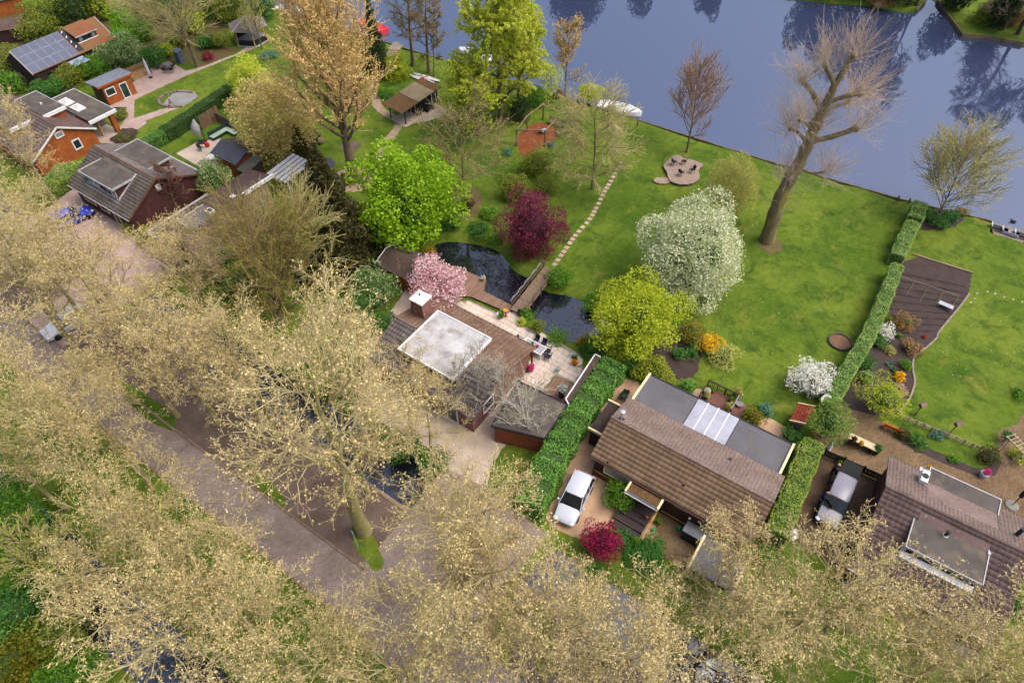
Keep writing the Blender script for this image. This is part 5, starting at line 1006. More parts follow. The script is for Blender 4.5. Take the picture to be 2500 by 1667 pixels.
  ('wild_shrub', 'tall green shrub beside the second ditch at the lower left', (25, 1280), 95, L_GRN, .9, 0.), ('wild_shrub', 'green shrub overhanging the second ditch', (85, 1400), 84, L_GRN, .8, 0.), ('wild_shrub', 'dark green shrub at the lower left corner', (30, 1490), 92, L_LAUR, .8, 0.), ('wild_shrub', 'olive shrub near the lower left corner', (130, 1540), 80, L_OLIV, .7, 0.), ('wild_shrub', 'yellow green shrub at the lower left edge', (20, 1610), 86, leafmat('moss_gold', ['#4a5a10', '#6a6a14', '#8a7a18'], .3), .7, 0.), ('wild_shrub', 'fresh green shrub at the bottom edge left of the tan trees', (140, 1660), 70, L_GRN, .6, 0.), ('wild_shrub', 'fresh green shrub on the bank at the bottom edge', (230, 1610), 40, L_GRN, .6, 0.), ('wild_shrub', 'dark bramble beside the second ditch', (20, 1180), 40, L_LAUR, .5, 0.),
  ('dock_shrub', 'low dark green planting at the bank below the sparse willow bush', (2290, 535), 30, L_LAUR, .45, 0.), ('dock_shrub', 'dark green mounds beside the hedge step', (2325, 525), 24, leafmat('mound_green', ['#2c5a24', '#3c6a30', '#55804a'], .2), .45, 0.), ('dock_shrub', 'straw coloured clump at the bank edge', (2350, 516), 14, L_BRN, .7, 0.),
  ('bed_shrub', 'brown twiggy shrub in the vegetable bed', (2215, 785), 28, L_BRN, .6, 0.), ('bed_shrub', 'brown flowering shrub at the bed edge', (2225, 845), 26, L_BRN, .6, 0.), ('bed_shrub', 'green cushion plant beside the white shrub', (2170, 778), 13, L_OLIV, .7, 0.), ('bed_shrub', 'dark green shrub in the bed below the white shrub', (2145, 835), 20, L_LAUR, .7, 0.), ('bed_shrub', 'pale grey green cushion in the bed', (2173, 853), 14, L_PALE, .7, 0.), ('bed_shrub', 'dark bush with bare stem beside the hedge', (2118, 885), 22, L_LAUR, .7, 0.), ('bed_shrub', 'small green cushion next to the brown shrub', (2196, 820), 8, L_GRN, .7, 0.), ('bed_shrub', 'tiny green mound in the middle of the bed', (2172, 888), 8, L_BLUE, .6, 0.), ('bed_shrub', 'tiny dark green mound above the yellow tulips', (2184, 903), 7, L_LAUR, .7, 0.), ('bed_shrub', 'light green perennial at the curved lawn edge', (2212, 892), 16, L_GRN, .6, 0.), ('bed_shrub', 'green grey shrub at the top of the weeping tree', (2115, 920), 20, L_HEDGE, .8, 0.), ('tulip_clump', 'clump of bright yellow tulips in the bed', (2198, 920), 13, leafmat('yellow_tulip', ['#3c7a44', '#e0a810', '#f0bc18', '#d88c10'], .3), .7, 0.), ('flower_clump', 'pink flowering clump beside the weeping tree', (2198, 950), 18, leafmat('pink_heath', ['#8a7a58', '#c09a8c', '#d0aca0'], .3), .5, 0.), ('flower_clump', 'tiny red flowers in the bed', (2258, 822), 5, leafmat('red_petal', ['#c01838', '#e02040', '#4a7a30'], .3), .9, 0.),
  ('flower_bed_plants', 'green bushes inside the picket fenced flower bed', (2245, 1075), 26, L_LAUR, .5, 0.), ('flower_bed_plants', 'dark climbing rose at the flower bed corner', (2415, 1115), 26, leafmat('rose_leaf', ['#3c4a20', '#55552a', '#6a4a34'], .25), .8, 0.), ('flower_bed_plants', 'green perennials along the flower bed edge', (2330, 1122), 14, L_GRN, .5, 0.), ('flower_bed_plants', 'small rose bush beside the wooden bench', (2203, 1060), 16, leafmat('rose_leaf'  , ['#3c4a20']), 1.0, 0.), ('flower_bed_plants', 'grey green lavender patch along the picket fence', (2290, 1065), 18, L_BLUE, .4, 0.), ('ivy_bush', 'round topiary beside the rose arch', (2463, 1063), 14, L_LAUR, .9, .5), ('edge_bush', 'yellow green climber at the right edge', (2490, 1110), 24, L_YEL, .8, 0.), ('edge_bush', 'dark green shrub at the lawn right edge', (2490, 960), 20, L_GRN, .4, 0.), ('planter_bush', 'small bright shrub on the low dark fence', (2083, 1140), 10, L_YEL, .8, .3), ('planter_bush', 'small shrub in the bed behind the low dark fence', (2058, 1120), 12, L_OLIV, .7, .2),
  ('corner_bush', 'dark green bush beside the red tiled little roof', (1935, 1060), 26, L_LAUR, .7, 0.), ('corner_bush', 'dark shrub between bungalow and hedge', (1925, 1100), 16, L_LAUR, .6, 0.), ('lower_bush', 'green shrub below the long hedge end', (1885, 1360), 30, L_GRN, .6, 0.), ('lower_bush', 'dark bush behind the purple roof house', (2480, 1480), 34, L_LAUR, .6, 0.), ('lower_bush', 'green bush below the purple roof house', (2140, 1500), 40, L_YEL, .5, 0.), ('lower_bush', 'dark bush below the concrete path', (2270, 1580), 40, L_LAUR, .5, 0.), ('lower_bush', 'green bush beside the concrete path', (2060, 1500), 40, L_GRN, .5, 0.),
  ('cream_shrub', 'small cream shrub in front of the grey dormer house hedge', (150, 425), 40, L_HEDGE, .5, 0.), ('pale_shrub', 'pale pink twiggy shrub beside the solar house', (60, 190), 22, leafmat('pale_twig', ['#a89488', '#8a7a6c', '#b8a898'], .3), .7, 0.), ('island_bush', 'tangled green brush on the far island', (2420, 35), 44, L_OLIV, .5, 0.), ('island_bush', 'red brown bramble on the far island', (2470, 40), 34, leafmat('bramble', ['#7a5030', '#8f6a3c', '#6a5a30'], .2), .6, 0.), ('bank_reeds', 'straw reeds along the far peninsula edge', (2150, 3), 30, L_BRN, .25, 0.), ('bank_reeds', 'tan reeds beside the thin canal tree', (1365, 228), 12, L_BRN, 1.2, 0.)]
for nm, lb, px, wp, mt, zf, z0 in SHR:
    wm = wp / pscale(px[0], px[1], 1)
    lf = .13 if wm < 1.5 else (.17 if wm < 3 else .22); dn = 60 if wm < .6 else (42 if wm < 1.5 else (26 if wm < 3 else 15))
    if nm in ('wild_shrub', 'laurel_bush', 'green_bush'): bush(nm, lb, px, wp, mt, zf, .16, 22, 46, .27, z0=z0, hollow=.4)
    elif nm == 'far_bush': bush(nm, lb, px, wp, mt, zf, .24, 10, 36, .3, z0=z0, hollow=.4)
    else: bush(nm, lb, px, wp, mt, zf, lf, dn, 14 if wm < 1 else 24, .42 if wm < 1 else .36, z0=z0)
# ---- pollarded willow at the lawn edge, traced limb by limb in the plane of its trunk
def on_plane(px, yb):
    d = ray(*px); s = yb / d[1]; return np.array([d[0] * s, yb, CAM_H + d[2] * s])
pb = P(1872, 588); rg = np.random.default_rng(77)
PW = thing('pollard_willow', 'tall pollarded willow with bare twig fans at the canal lawn', 'tree', pb)
def limb(pxl, r0, r1, K=8, jy=.0):
    pts = np.array([on_plane(p, pb.y) for p in pxl]) - np.array(pb); pts[:, 1] += np.linspace(0, jy, len(pts))
    c = catmull([Vector(p) for p in pts], 4, False); c = np.array([list(p) for p in c]); r = np.linspace(r0, r1, len(c)); return c[None], r[None]
LB = [limb([(1872, 588), (1893, 520), (1914, 464), (1945, 410), (1969, 360), (1988, 313), (2005, 277), (2022, 244), (2038, 208)], .72, .28),
      limb([(2038, 208), (2028, 185), (2016, 161)], .24, .20), limb([(2038, 208), (2056, 180), (2071, 155), (2083, 134)], .27, .22), limb([(1983, 345), (2030, 325), (2080, 298)], .27, .22, jy=-1.), limb([(2020, 270), (2050, 266), (2082, 267)], .16, .14, jy=1.2),
      limb([(2030, 247), (2060, 230), (2091, 216)], .2, .18, jy=-.8), limb([(2008, 275), (1991, 240), (1969, 213)], .24, .22, jy=1.0), limb([(1983, 312), (1962, 292), (1944, 274)], .15, .13, jy=-1.2), limb([(1968, 345), (1950, 325), (1930, 315)], .15, .13), limb([(1952, 412), (1980, 416), (2005, 407)], .13, .11, jy=-.8), limb([(1935, 440), (1925, 425), (1919, 418)], .2, .2, jy=-.5)]
PBARK = M('pollard_bark', '#8a7a58', '#6f624a', 2.5, bump=.05, bscale=7, spots='#948a3c', spot_t=(.55, .68), spot_s=1.2, stretch=(1, 1, 2.5))
tk = link('trunk', npmesh('trunk', *join([tubes(c, r * (1 + .08 * np.sin(np.arange(r.shape[1]) * 2.1)), 10) for c, r in LB]), PBARK, True), PW)
kn = []; fans = []
for (c, r) in LB[1:] + [(LB[0][0][:, :22], LB[0][1][:, :22])]:
    e = c[0, -1]; d = unit(c[0, -1] - c[0, -3]); n = 80
    dd = unit(d * .45 + np.array([0, 0, .5]) + rg.normal(0, .7, (n, 3))); ln = rg.uniform(1.2, 4.6, (n, 1)); st = e + rg.normal(0, .3, (n, 3)); pts = [st]; q = st.copy()
    for k in range(4): dd = unit(dd + np.array([0, 0, .10]) + rg.normal(0, .14, (n, 3))); q = q + dd * ln / 4; pts.append(q)
    pts = np.stack(pts, 1); fans.append(tubes(pts, np.linspace(.015, .006, 5)[None].repeat(n, 0), 3))
    b_, rb_ = grow(rg, pts, np.full((n, 5), .009), 4, .2, .9, 1.1, 30, .1, 3, .1, .8, .6); fans.append(tubes(b_, np.maximum(rb_, .005), 3))
    mb_ = MB(); mb_.ell(tuple(e), (float(r[0, -1]) * 1.5,) * 3, 8, 6); mb_.build('knob', PBARK, PW, smooth=True)
sh = LB[0][0][0][4:30]; st = np.repeat(sh, 9, 0) + rg.normal(0, .1, (len(sh) * 9, 3)); n = len(st); dd = unit(rg.normal(0, 1, (n, 3)) * np.array([1, 1, .2]) + np.array([0, 0, .5])); ln = rg.uniform(.8, 2.4, (n, 1)); pts = [st + dd * .4]; q = pts[0]
for k in range(3): dd = unit(dd + np.array([0, 0, .2])); q = q + dd * ln / 3; pts.append(q)
fans.append(tubes(np.stack(pts, 1), np.linspace(.016, .006, 4)[None].repeat(n, 0), 3))
tag(link('twigs', npmesh('twigs', *join(fans), TWIG_F), PW), kind='stuff')
# ---- tall golden poplar
def upright(seed, h, r, leafm, nl, size, t0, ang, up, bark, twig, r0, n1=26, lean=(0, 0), n2=8, n3=7, rtop=.06, tmin=.018):
    rg = np.random.default_rng(seed); sp, sr = stem(rg, h * .92, r0, rtop, 9, .02, lean)
    a, ra = grow(rg, sp, sr, n1, t0, .98, r * 1.25, ang, up, 7, .08, .5, .25, .45, .25)
    b, rb = grow(rg, a, ra, n2, .2, 1, r * .5, 32, up * .8, 5, .1, .6, .3, .3); c, rc = grow(rg, b, rb, n3, .15, 1, r * .28, 28, up * .7, 4, .1, .7, .5, .3)
    return (npmesh('trunk', *join([tubes(sp, sr, 10), tubes(a, np.maximum(ra, .025), 5)]), bark, True), npmesh('branches', *join([tubes(b, np.maximum(rb, tmin * 1.4), 3), tubes(c, np.maximum(rc, tmin), 3)]), twig), npmesh('crown', *leaves(rg, along(rg, c, nl, .1, .06), size, .3, .5), leafm) if nl else None)
GBARK = M('golden_twig', '#d0b47c', '#bc9e66', 2, grain=.05)
put_tree('golden_poplar', 'very tall golden twigged poplar standing in a ring of wood chips', P(866, 440), upright(31, 19.5, 6.0, L_GOLD, 9, .17, .26, 46, .17, BARK_G, GBARK, .55, 44, (-.05, 0.05), n2=9, n3=7), None, (1.14, 1.14, 1.0))
TREES = [('bare_lime_tree', 'bare reddish twigged tree at the canal bank beside the wooden platform', (1676, 372), (1695, 180), 3.8, (leafmat('red_bud', ['#a07868', '#b48c74'], .2), 2, .10), 44, .14, TWIG_P, .15, 24, .22),
  ('bank_alder', 'slender tree with sparse golden leaves at the canal bank reeds', (1378, 236), (1395, 55), 2.6, (L_GOLD, 6, .16), 50, .12, TWIG_B, .12, 14, .25),
  ('tall_alder', 'tall bare alder with thick trunk beside the jetty', (1008, 160), (1000, -70), 2.6, (L_OLIV, 2, .16), 62, .02, M('alder_twig', '#9c8a6c', '#877658', 2), .26, 22, .3), ('tall_alder', 'second tall bare alder trunk nearest the bank path', (1047, 178), (1050, -60), 2.4, (L_BRN, 2, .15), 62, .02, M('alder_twig', '#9c8a6c'), .24, 20, .3), ('slim_alder', 'thin young alder beside the tall alders', (1060, 186), (1075, 20), 1.3, (L_OLIV, 2, .14), 58, .04, TWIG_B, .08, 14, .2),
  ('garden_birch', 'sparse olive birch shading the stepping stones', (1445, 462), (1440, 250), 4.4, (L_PALE, 5, .14), 62, .02, TWIG_Y, .16, 28, .12), ('bare_walnut', 'bare twisted pale tree between maple and burgundy plum', (1135, 510), (1125, 275), 4.4, (L_PALE, 2, .14), 56, .03, M('pale_twig_bark', '#9c8a62', '#857450', 2), .2, 16, .2),
  ('bare_oak', 'large bare oak in the upper left garden beside the gravel path', (482, 163), (400, -40), 6.6, (L_OLIV, 3, .17), 54, .06, TWIG_Y, .32, 26, .24), ('bank_willow', 'bare yellow willow behind the gazebo', (640, 120), (610, -30), 2.6, (L_YEL, 2, .16), 40, .1, TWIG_Y, .1, 14, .2), ('bank_willow', 'bare yellow willow at the bank behind the gazebo roof', (595, 50), (580, -60), 3.0, (L_YEL, 3, .18), 46, .1, TWIG_Y, .12, 14, .2),
  ('large_willow', 'large bare olive willow spreading over the long red roof', (690, 790), (650, 560), 5.6, (L_OLIV, 3, .14), 46, .08, M('willow_twig', '#a8925a', '#8f7c48', 2, grain=.05), .32, 32, .05), ('large_willow', 'second bare olive willow stem beside the laurels', (750, 720), (740, 520), 5.0, (L_OLIV, 6, .15), 50, .08, TWIG_Y, .15, 24, .08), ('small_bare_tree', 'small bare tree before the maroon boarded gable', (435, 520), (415, 415), 1.8, (None, 0, 0), 45, .08, M('red_twig', '#8a6250', '#745040', 2), .07, 12, .25),
  ('white_birch', 'multi stemmed white birch in front of the white roofed house', (1165, 1015), (1190, 870), 2.6, (L_PALE, 1, .11), 30, .12, BARK_W, .15, 14, .1), ('white_birch', 'white birch beside the low felt garage', (1225, 1030), (1230, 880), 2.2, (L_PALE, 1, .11), 32, .12, BARK_W, .13, 12, .1), ('white_birch', 'leaning white birch with bare branches over the paved drive', (1290, 1085), (1270, 950), 2.6, (L_PALE, 2, .11), 45, .06, BARK_W, .13, 14, .1), ('white_birch', 'slender white birch at the house corner', (1120, 1000), (1130, 880), 1.6, (L_TAN2, 2, .11), 30, .12, BARK_W, .11, 12, .1),
  ('island_tree', 'bare pinkish tree on the far island', (2450, 75), (2480, -30), 3.4, (None, 0, 0), 60, .03, TWIG_P, .15, 18, .1), ('sparse_bush_tree', 'sparse multi stemmed willow bush at the bank beside the hedge end', (2292, 520), (2335, 370), 4.6, (L_YEL, 2, .14), 42, .04, TWIG_Y, .10, 34, .03), ('bare_shrub', 'bare yellow twigged shrub beside the second ditch', (150, 1420), (80, 1290), 2.4, (L_YEL, 3, .12), 45, .06, TWIG_Y, .06, 16, .1)]
for i, (nm, lb, b, t, r, (lm, nl, sz), ang, up, tw, r0, n1, t0) in enumerate(TREES):
    h = max(2.5, hgt(b, t)); bk = {'white_birch': BARK_W}.get(nm, BARK_G)
    sp = P(*b); tp = P(t[0], t[1], h); ln = ((tp.x - sp.x) / h * .6, (tp.y - sp.y) / h * .6)
    put_tree(nm, lb, sp, upright(200 + i, h, r, lm, nl, sz, t0, ang, up, bk, tw, r0, n1, ln, rtop=.03, **(dict(n2=5, n3=4, tmin=.014) if nm == 'white_birch' else {})))
FARM = syc_mesh(41, 15, 5.2, L_DARK, 14, .30, bark=BARK_D, twig=BARK_D)
# trees on the far bank, mirrored in the water
for i, (x, y, h, r, cnf) in enumerate(((1425, -72, 9, 3.6, 1), (1395, -85, 8, 3.0, 1), (1745, -55, 6.5, 2.2, 1), (1575, -85, 7.5, 2.2, 1), (2215, 12, 14.5, 4.2, 0), (2236, 14, 13, 4.0, 0), (2140, -6, 12, 4.2, 0), (2075, -12, 12, 4.8, 1), (2180, 4, 10, 3.4, 1), (2000, -22, 9, 3.4, 1), (2322, 20, 7, 2.6, 1), (2484, 84, 12.5, 5.0, 0), (2430, 66, 7, 2.2, 1), (2580, 100, 11, 4.0, 0))):
    if cnf: BT('far_bank_tree', 'dense far bank tree mirrored in the canal', (x, y), r * pscale(x, y, 2), L_DARK, rzf=h / r / 2.1, leaf=.4, dens=6, n=34, lr=.34, z0=.3, trunk=.2, group='trees on the far canal bank', at=P(x, y))
    else: put_tree('far_bank_tree', 'open branched far bank tree mirrored in the canal', P(x, y), FARM, 'trees on the far canal bank', (r / 5.2, r / 5.2, h / 15), i)
# ---- conifers
def conifer(name, label, b, h, r, leafm, n=7000, leaf=.3):
    rg = np.random.default_rng(int(h * 100)); t = thing(name, label, 'tree', P(*b)); sp, sr = stem(rg, h, .2, .03, 6, .005); link('trunk', npmesh('trunk', *tubes(sp, sr, 8), BARK_D, True), t)
    z = 1 - np.sqrt(rg.random(n)); az = rg.random(n) * TAU; w = 1 + .22 * np.sin(az * 5 + z * 26) + .15 * np.sin(az * 3 - z * 40); rr = r * (1 - z) * w * rg.uniform(.55, 1.05, n) + .12
    p = np.stack([rr * np.cos(az), rr * np.sin(az), z * h * .97 + .25 - rr * .12], -1); link('crown', npmesh('crown', *leaves(rg, p, leaf, .5, .4), leafm), t)
    MB().lathe([(r * .6, .2), (r * .35, h * .4), (.05, h * .9)], 10).build('shade_fill', CORE_B, t)  # solid dark cone stands in for the shade between the boughs
conifer('dark_spruce', 'dark brownish spruce between the veranda and the lime green maple', (835, 640), 13.5, 4.2, L_CON, 22000, .34)
conifer('slim_cypress', 'slim dark cypress at the canal jetty', (925, 185), 11.5, 1.5, L_DARK, 5000, .28)
conifer('small_spruce', 'small dark spruce beside the trampoline', (745, 400), 5.0, 1.6, L_CON, 3500, .22)
# ---- hedges
def hedge(label, pxl, w_, h, mat, leaf=.115, dens=260, name='hedge', group=None, wob=.06):
    pts = [P(x, y, h) for x, y in pxl]; c = catmull(pts, 6, False); loc = Vector((pts[0].x, pts[0].y, 0)); t = thing(name, label, 'hedge', loc); SEED[0] += 1; rg = np.random.default_rng(SEED[0])
    C = np.array([[p.x - loc.x, p.y - loc.y] for p in c]); seg = np.diff(C, axis=0); L_ = np.linalg.norm(seg, axis=1); cum = np.concatenate([[0], np.cumsum(L_)]); tot = cum[-1]
    def at(s): i = np.clip(np.searchsorted(cum, s) - 1, 0, len(seg) - 1); f = (s - cum[i]) / L_[i]; return C[i] + seg[i] * f[:, None], unit(np.stack([-seg[i][:, 1], seg[i][:, 0]], -1))
    n1 = int(dens * tot * w_); s = rg.random(n1) * tot; p, nn = at(s); o = rg.uniform(-.5, .5, n1); wv = wob * (np.sin(s * 2.3) + np.sin(s * 5.1 + 1))
    A = np.concatenate([p + nn * (o * w_)[:, None], (h + wv - .25 * (np.abs(o) * 2) ** 6 + rg.normal(0, .04, n1))[:, None]], 1)
    n2 = int(dens * tot * h * 2 * .8); s = rg.random(n2) * tot; p, nn = at(s); sd = np.where(rg.random(n2) < .5, -1, 1); zz = h * rg.random(n2) ** .8; B = np.concatenate([p + nn * (sd * (w_ / 2 + wob * np.sin(s * 3 + sd) + rg.normal(0, .04, n2)))[:, None], zz[:, None]], 1)
    n3 = int(dens * w_ * h * .8); E = []
    for e, k in ((0, 0.), (1, tot)): p, nn = at(np.full(n3, k)); E.append(np.concatenate([p + nn * (rg.uniform(-.5, .5, n3) * w_)[:, None], (rg.random(n3) * h)[:, None]], 1))
    tag(link('foliage', npmesh('foliage', *leaves(rg, np.concatenate([A, B] + E), leaf, .6, .6), mat), t), kind='stuff')
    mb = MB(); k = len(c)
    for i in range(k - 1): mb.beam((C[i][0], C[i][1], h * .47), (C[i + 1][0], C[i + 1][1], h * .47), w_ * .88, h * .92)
    mb.build('shade_fill', CORE, t); return t  # solid dark body painted as the shaded inside of the hedge
hedge('long clipped hedge beside the vegetable bed, lower run from bed to bench', [(2193, 645), (2160, 732), (2117, 826), (2075, 895), (2030, 985)], 1.05, 1.7, L_HEDGE)
hedge('top of the long clipped hedge nearest the canal', [(2250, 492), (2238, 530)], 1.3, 1.7, L_HEDGE); hedge('second step of the clipped hedge below the canal end', [(2232, 540), (2210, 585), (2195, 622)], 1.25, 1.5, L_HEDGE)
hedge('tall hedge between the brown bungalow and the dark car', [(1990, 1075), (1965, 1135), (1930, 1225), (1900, 1300)], 1.5, 2.0, leafmat('yellow_hedge', ['#5f8028', '#7c9838', '#9aac4c', '#b0b860'], .25))
hedge('wide dense laurel hedge between patio and gravel drive', [(1500, 880), (1460, 935), (1424, 985), (1385, 1050), (1345, 1115), (1310, 1185), (1290, 1230)], 2.0, 2.0, L_HEDGE2, .15, 170, wob=.12)
hedge('dark clipped hedge along the upper gardens', [(570, 200), (510, 240), (450, 280), (395, 315)], 1.3, 1.6, leafmat('dark_hedge', ['#2c4a1c', '#3c5e26', '#55743a'], .2)); hedge('light green lower end of the upper hedge', [(392, 318), (345, 345), (300, 362)], 1.5, 1.4, L_HEDGE2)
hedge('hedge between the orange house and the grey dormer house', [(200, 400), (150, 430), (95, 470), (60, 500)], 1.4, 1.5, leafmat('yellow_hedge', ['#4f7020']))
# ================================================================== VEHICLES, BOATS, PEOPLE, FURNITURE
def paint(name, c, rough=.28, metal=0.): 
    return M(name, c, c, 2, rough=rough, spec=.6, grain=.0, metal=metal)
DARKM = M('dark_trim_matt', '#17181c', '#121316', 4, rough=.7)
TYRE = M('tyre', '#202022', '#19191a', 4, rough=.9); RIM = M('rim', '#a9abb0', '#8a8c92', 4, rough=.35, metal=.5)
CARGL = glassmat('car_glass', '#141a1e', .04, 1.0); HEADL = glassmat('headlight', '#cfd6dc', .1, .8); TAILL = glassmat('taillight', '#a01820', .2, .6); BLKP = M('black_plastic', '#26282c', '#1c1e22', 4, rough=.6)
def loft(mb, secs):
    b = len(mb.v); n = len(secs[0]); vs = [p for s in secs for p in s]
    fs = [(i * n + k, i * n + (k + 1) % n, (i + 1) * n + (k + 1) % n, (i + 1) * n + k) for i in range(len(secs) - 1) for k in range(n)]
    fs += [tuple(range(n - 1, -1, -1)), tuple(range((len(secs) - 1) * n, len(secs) * n))]
    mb.add(vs, fs)
def car(label, loc, head, L_=4.3, W_=1.75, H_=1.5, body='#d8dade', roofc=None, kind='hatch', doors=(), tail=False, name='parked_car'):
    t = thing(name, label, 'car', loc, head); h = L_ / 2; w = W_ / 2; pm = paint('paint_' + body[1:], body, .3 if body > '#5' else .5); rm = paint('paint_' + (roofc or body)[1:], roofc or body)
    zb = .92 if kind != 'sedan' else .88
    st = [(-h, .72, .42, .70), (-h + .06, .88, .30, .86), (-h + .5, .97, .24, zb + .02), (-.3, 1.0, .22, zb), (h - 1.45, .99, .22, zb - .02), (h - 1.0, .98, .22, zb - .08), (h - .35, .93, .24, .74), (h - .08, .80, .30, .62), (h, .62, .38, .54)]
    secs = []
    for x, f, z0, z1 in st:
        ww = w * f; secs.append([(x, -ww * .9, z0), (x, -ww, z0 + .14), (x, -ww * 1.0, z1 - .16), (x, -ww * .93, z1 - .03), (x, -ww * .7, z1 + .025), (x, ww * .7, z1 + .025), (x, ww * .93, z1 - .03), (x, ww, z1 - .16), (x, ww, z0 + .14), (x, ww * .9, z0)][::-1])
    mb = MB(); loft(mb, secs); bo = mb.build('body', pm, t, smooth=True)
    xr0, xr1, xf1, xf0 = (-h + .12, -h + .42, h - 1.95, h - 1.15) if kind != 'estate' else (-h + .1, -h + .35, h - 2.0, h - 1.2)
    zc = H_ - .05; wb, wt = w * .93, w * .76
    q = lambda x, y, z: (x, y, z)
    B = [q(xr0, -wb, zb - .04), q(xf0, -wb, zb - .08), q(xf0, wb, zb - .08), q(xr0, wb, zb - .04)]; T = [q(xr1, -wt, zc), q(xf1, -wt, zc), q(xf1, wt, zc), q(xr1, wt, zc)]
    wn = MB()
    for i in range(4): wn.add([B[i], B[(i + 1) % 4], T[(i + 1) % 4], T[i]], [(0, 1, 2, 3)])
    wn.add([B[0], B[1], B[2], B[3]], [(3, 2, 1, 0)]); wn.build('windows', CARGL, t)
    rp = MB(); sx = [(xr1 - .06, .86, zc - .03), (xr1 + .1, .99, zc + .02), ((xr1 + xf1) / 2, 1.02, zc + .06), (xf1 - .1, 1.0, zc + .03), (xf1 + .06, .9, zc - .03)]
    loft(rp, [[(x, -wt * f, z - .03), (x, -wt * f * .85, z + .025), (x, 0, z + .045), (x, wt * f * .85, z + .025), (x, wt * f, z - .03), (x, 0, z - .045)][::-1] for x, f, z in sx]); ro = rp.build('roof', rm, t, smooth=True)
    pl = MB()
    for s in (-1, 1):
        pl.beam(B[0] if s < 0 else B[3], T[0] if s < 0 else T[3], .13, .06, (0, 1, 0)); pl.beam(B[1] if s < 0 else B[2], T[1] if s < 0 else T[2], .08, .05, (0, 1, 0))
        for fx in (.40, .66): x0, x1 = xr0 + (xf0 - xr0) * fx, xr1 + (xf1 - xr1) * fx; pl.beam((x0, s * wb * 1.005, zb - .04), (x1, s * wt * 1.01, zc), .09, .03, (1, 0, 0))
        pl.beam((xr1, s * (wt + .01), zc), (xf1, s * (wt + .01), zc), .05, .05)
    pl.build('pillars', pm, t)
    wh = MB().lathe([(.2, -.1), (.31, -.1), (.32, -.05), (.32, .08), (.30, .1), (.2, .1)], 16).mesh('tyre', TYRE, True); rmh = MB().lathe([(.02, -.08), (.2, -.09), (.2, .09), (.12, .07), (.02, .09)], 12).mesh('rim', RIM)
    for x in (-h + .85, h - .85):
        for s in (-1, 1):
            o = link('wheel', wh, t, mx=Matrix.Translation((x, s * (w - .1), .32)) @ Matrix.Rotation(R(90) * -s, 4, 'X')); link('rim', rmh, o)
    for s in (-1, 1):
        MB().ell((h - .2, s * w * .68, .62), (.2, .2, .09), 8, 6).build('headlight', HEADL, t, smooth=True); MB().box(-h + .01, -h + .2, s * w * .82 - .09, s * w * .82 + .09, .62, .98).build('taillight', TAILL, t)
        MB().ell((xf0 - .25, s * (w + .1), zb + .06), (.09, .11, .07), 8, 6).build('mirror', pm, t, smooth=True)
    MB().box(-h - .012, -h + .02, -.26, .26, .5, .62).build('number_plate', M('plate', '#e0b020', '#cfa018', 4), t); MB().box(h - .02, h + .012, -.26, .26, .40, .5).build('number_plate', _mats['plate'], t)
    if roofc: bn = MB(); loft(bn, [[(x, -w * f, z), (x, -w * f * .8, z + .03), (x, w * f * .8, z + .03), (x, w * f, z), (x, 0, z - .03)][::-1] for x, f, z in ((h - 1.18, .84, zb - .045), (h - .95, .86, zb - .075), (h - .4, .84, .755), (h - .14, .74, .66))]); bn.build('bonnet', rm, t, smooth=True)
    MB().box(h - .05, h + .006, -w * .4, w * .4, .50, .58).build('grille', BLKP, t)
    for s, x, a in doors:      # opened doors
        ox, oy = x, s * w * .98; d = MB(); d.box(0, -1.0, -.03, .03, .30, zb - .06) if False else d.box(-1.0, 0, -.035, .035, .30, zb - .04)
        o = d.build('door', pm, t); o.location = (ox, oy, 0); o.rotation_euler = (0, 0, a)
        MB().add([(-.98, 0, zb - .04), (-.02, 0, zb - .04), (-.3, -s * .12, zc - .04), (-.85, -s * .12, zc - .04)], [(0, 1, 2, 3)]).build('door_window', CARGL, o)
    if tail:
        g = MB(); g.slab([(xr1 - .02, -wt, zc + .05), (xr1 - .02, wt, zc + .05), (xr1 - .95, wt * .95, zc + .34), (xr1 - .95, -wt * .95, zc + .34)][::-1], .06); o = g.build('tailgate', DARKM, t)
        MB().slab([(xr1 - .2, -wt * .8, zc + .11), (xr1 - .2, wt * .8, zc + .11), (xr1 - .6, wt * .78, zc + .235), (xr1 - .6, -wt * .78, zc + .235)][::-1], .01).build('tailgate_window', CARGL, o)
    return t
def aim(a, b): d = b - a; return math.atan2(d.y, d.x)
a, b = P(1426, 1172), P(1374, 1282); car('white hatchback car parked on the gravel drive beside the wide hedge', (a + b) / 2, aim(a, b), 4.2, 1.75, 1.55, '#b4b8c4')
a, b = P(2058, 1175), P(2008, 1292); car('dark blue car with silver roof, open doors and raised tailgate', (a + b) / 2, aim(a, b), 4.5, 1.78, 1.52, '#1c1f26', '#84838e', 'estate', doors=((-1, .55, R(-122)),), tail=True)
oc = bpy.data.objects
a, b = P(222, 768), P(118, 828); car('white car parked on the verge under the tan sycamores', (a + b) / 2, aim(a, b), 4.3, 1.76, 1.5, '#cfd0d2')
a, b = P(225, 520), P(138, 562); car('bright blue car parked on the gravel beside the grey dormer house', (a + b) / 2, aim(b, a), 4.1, 1.74, 1.5, '#2438a8')
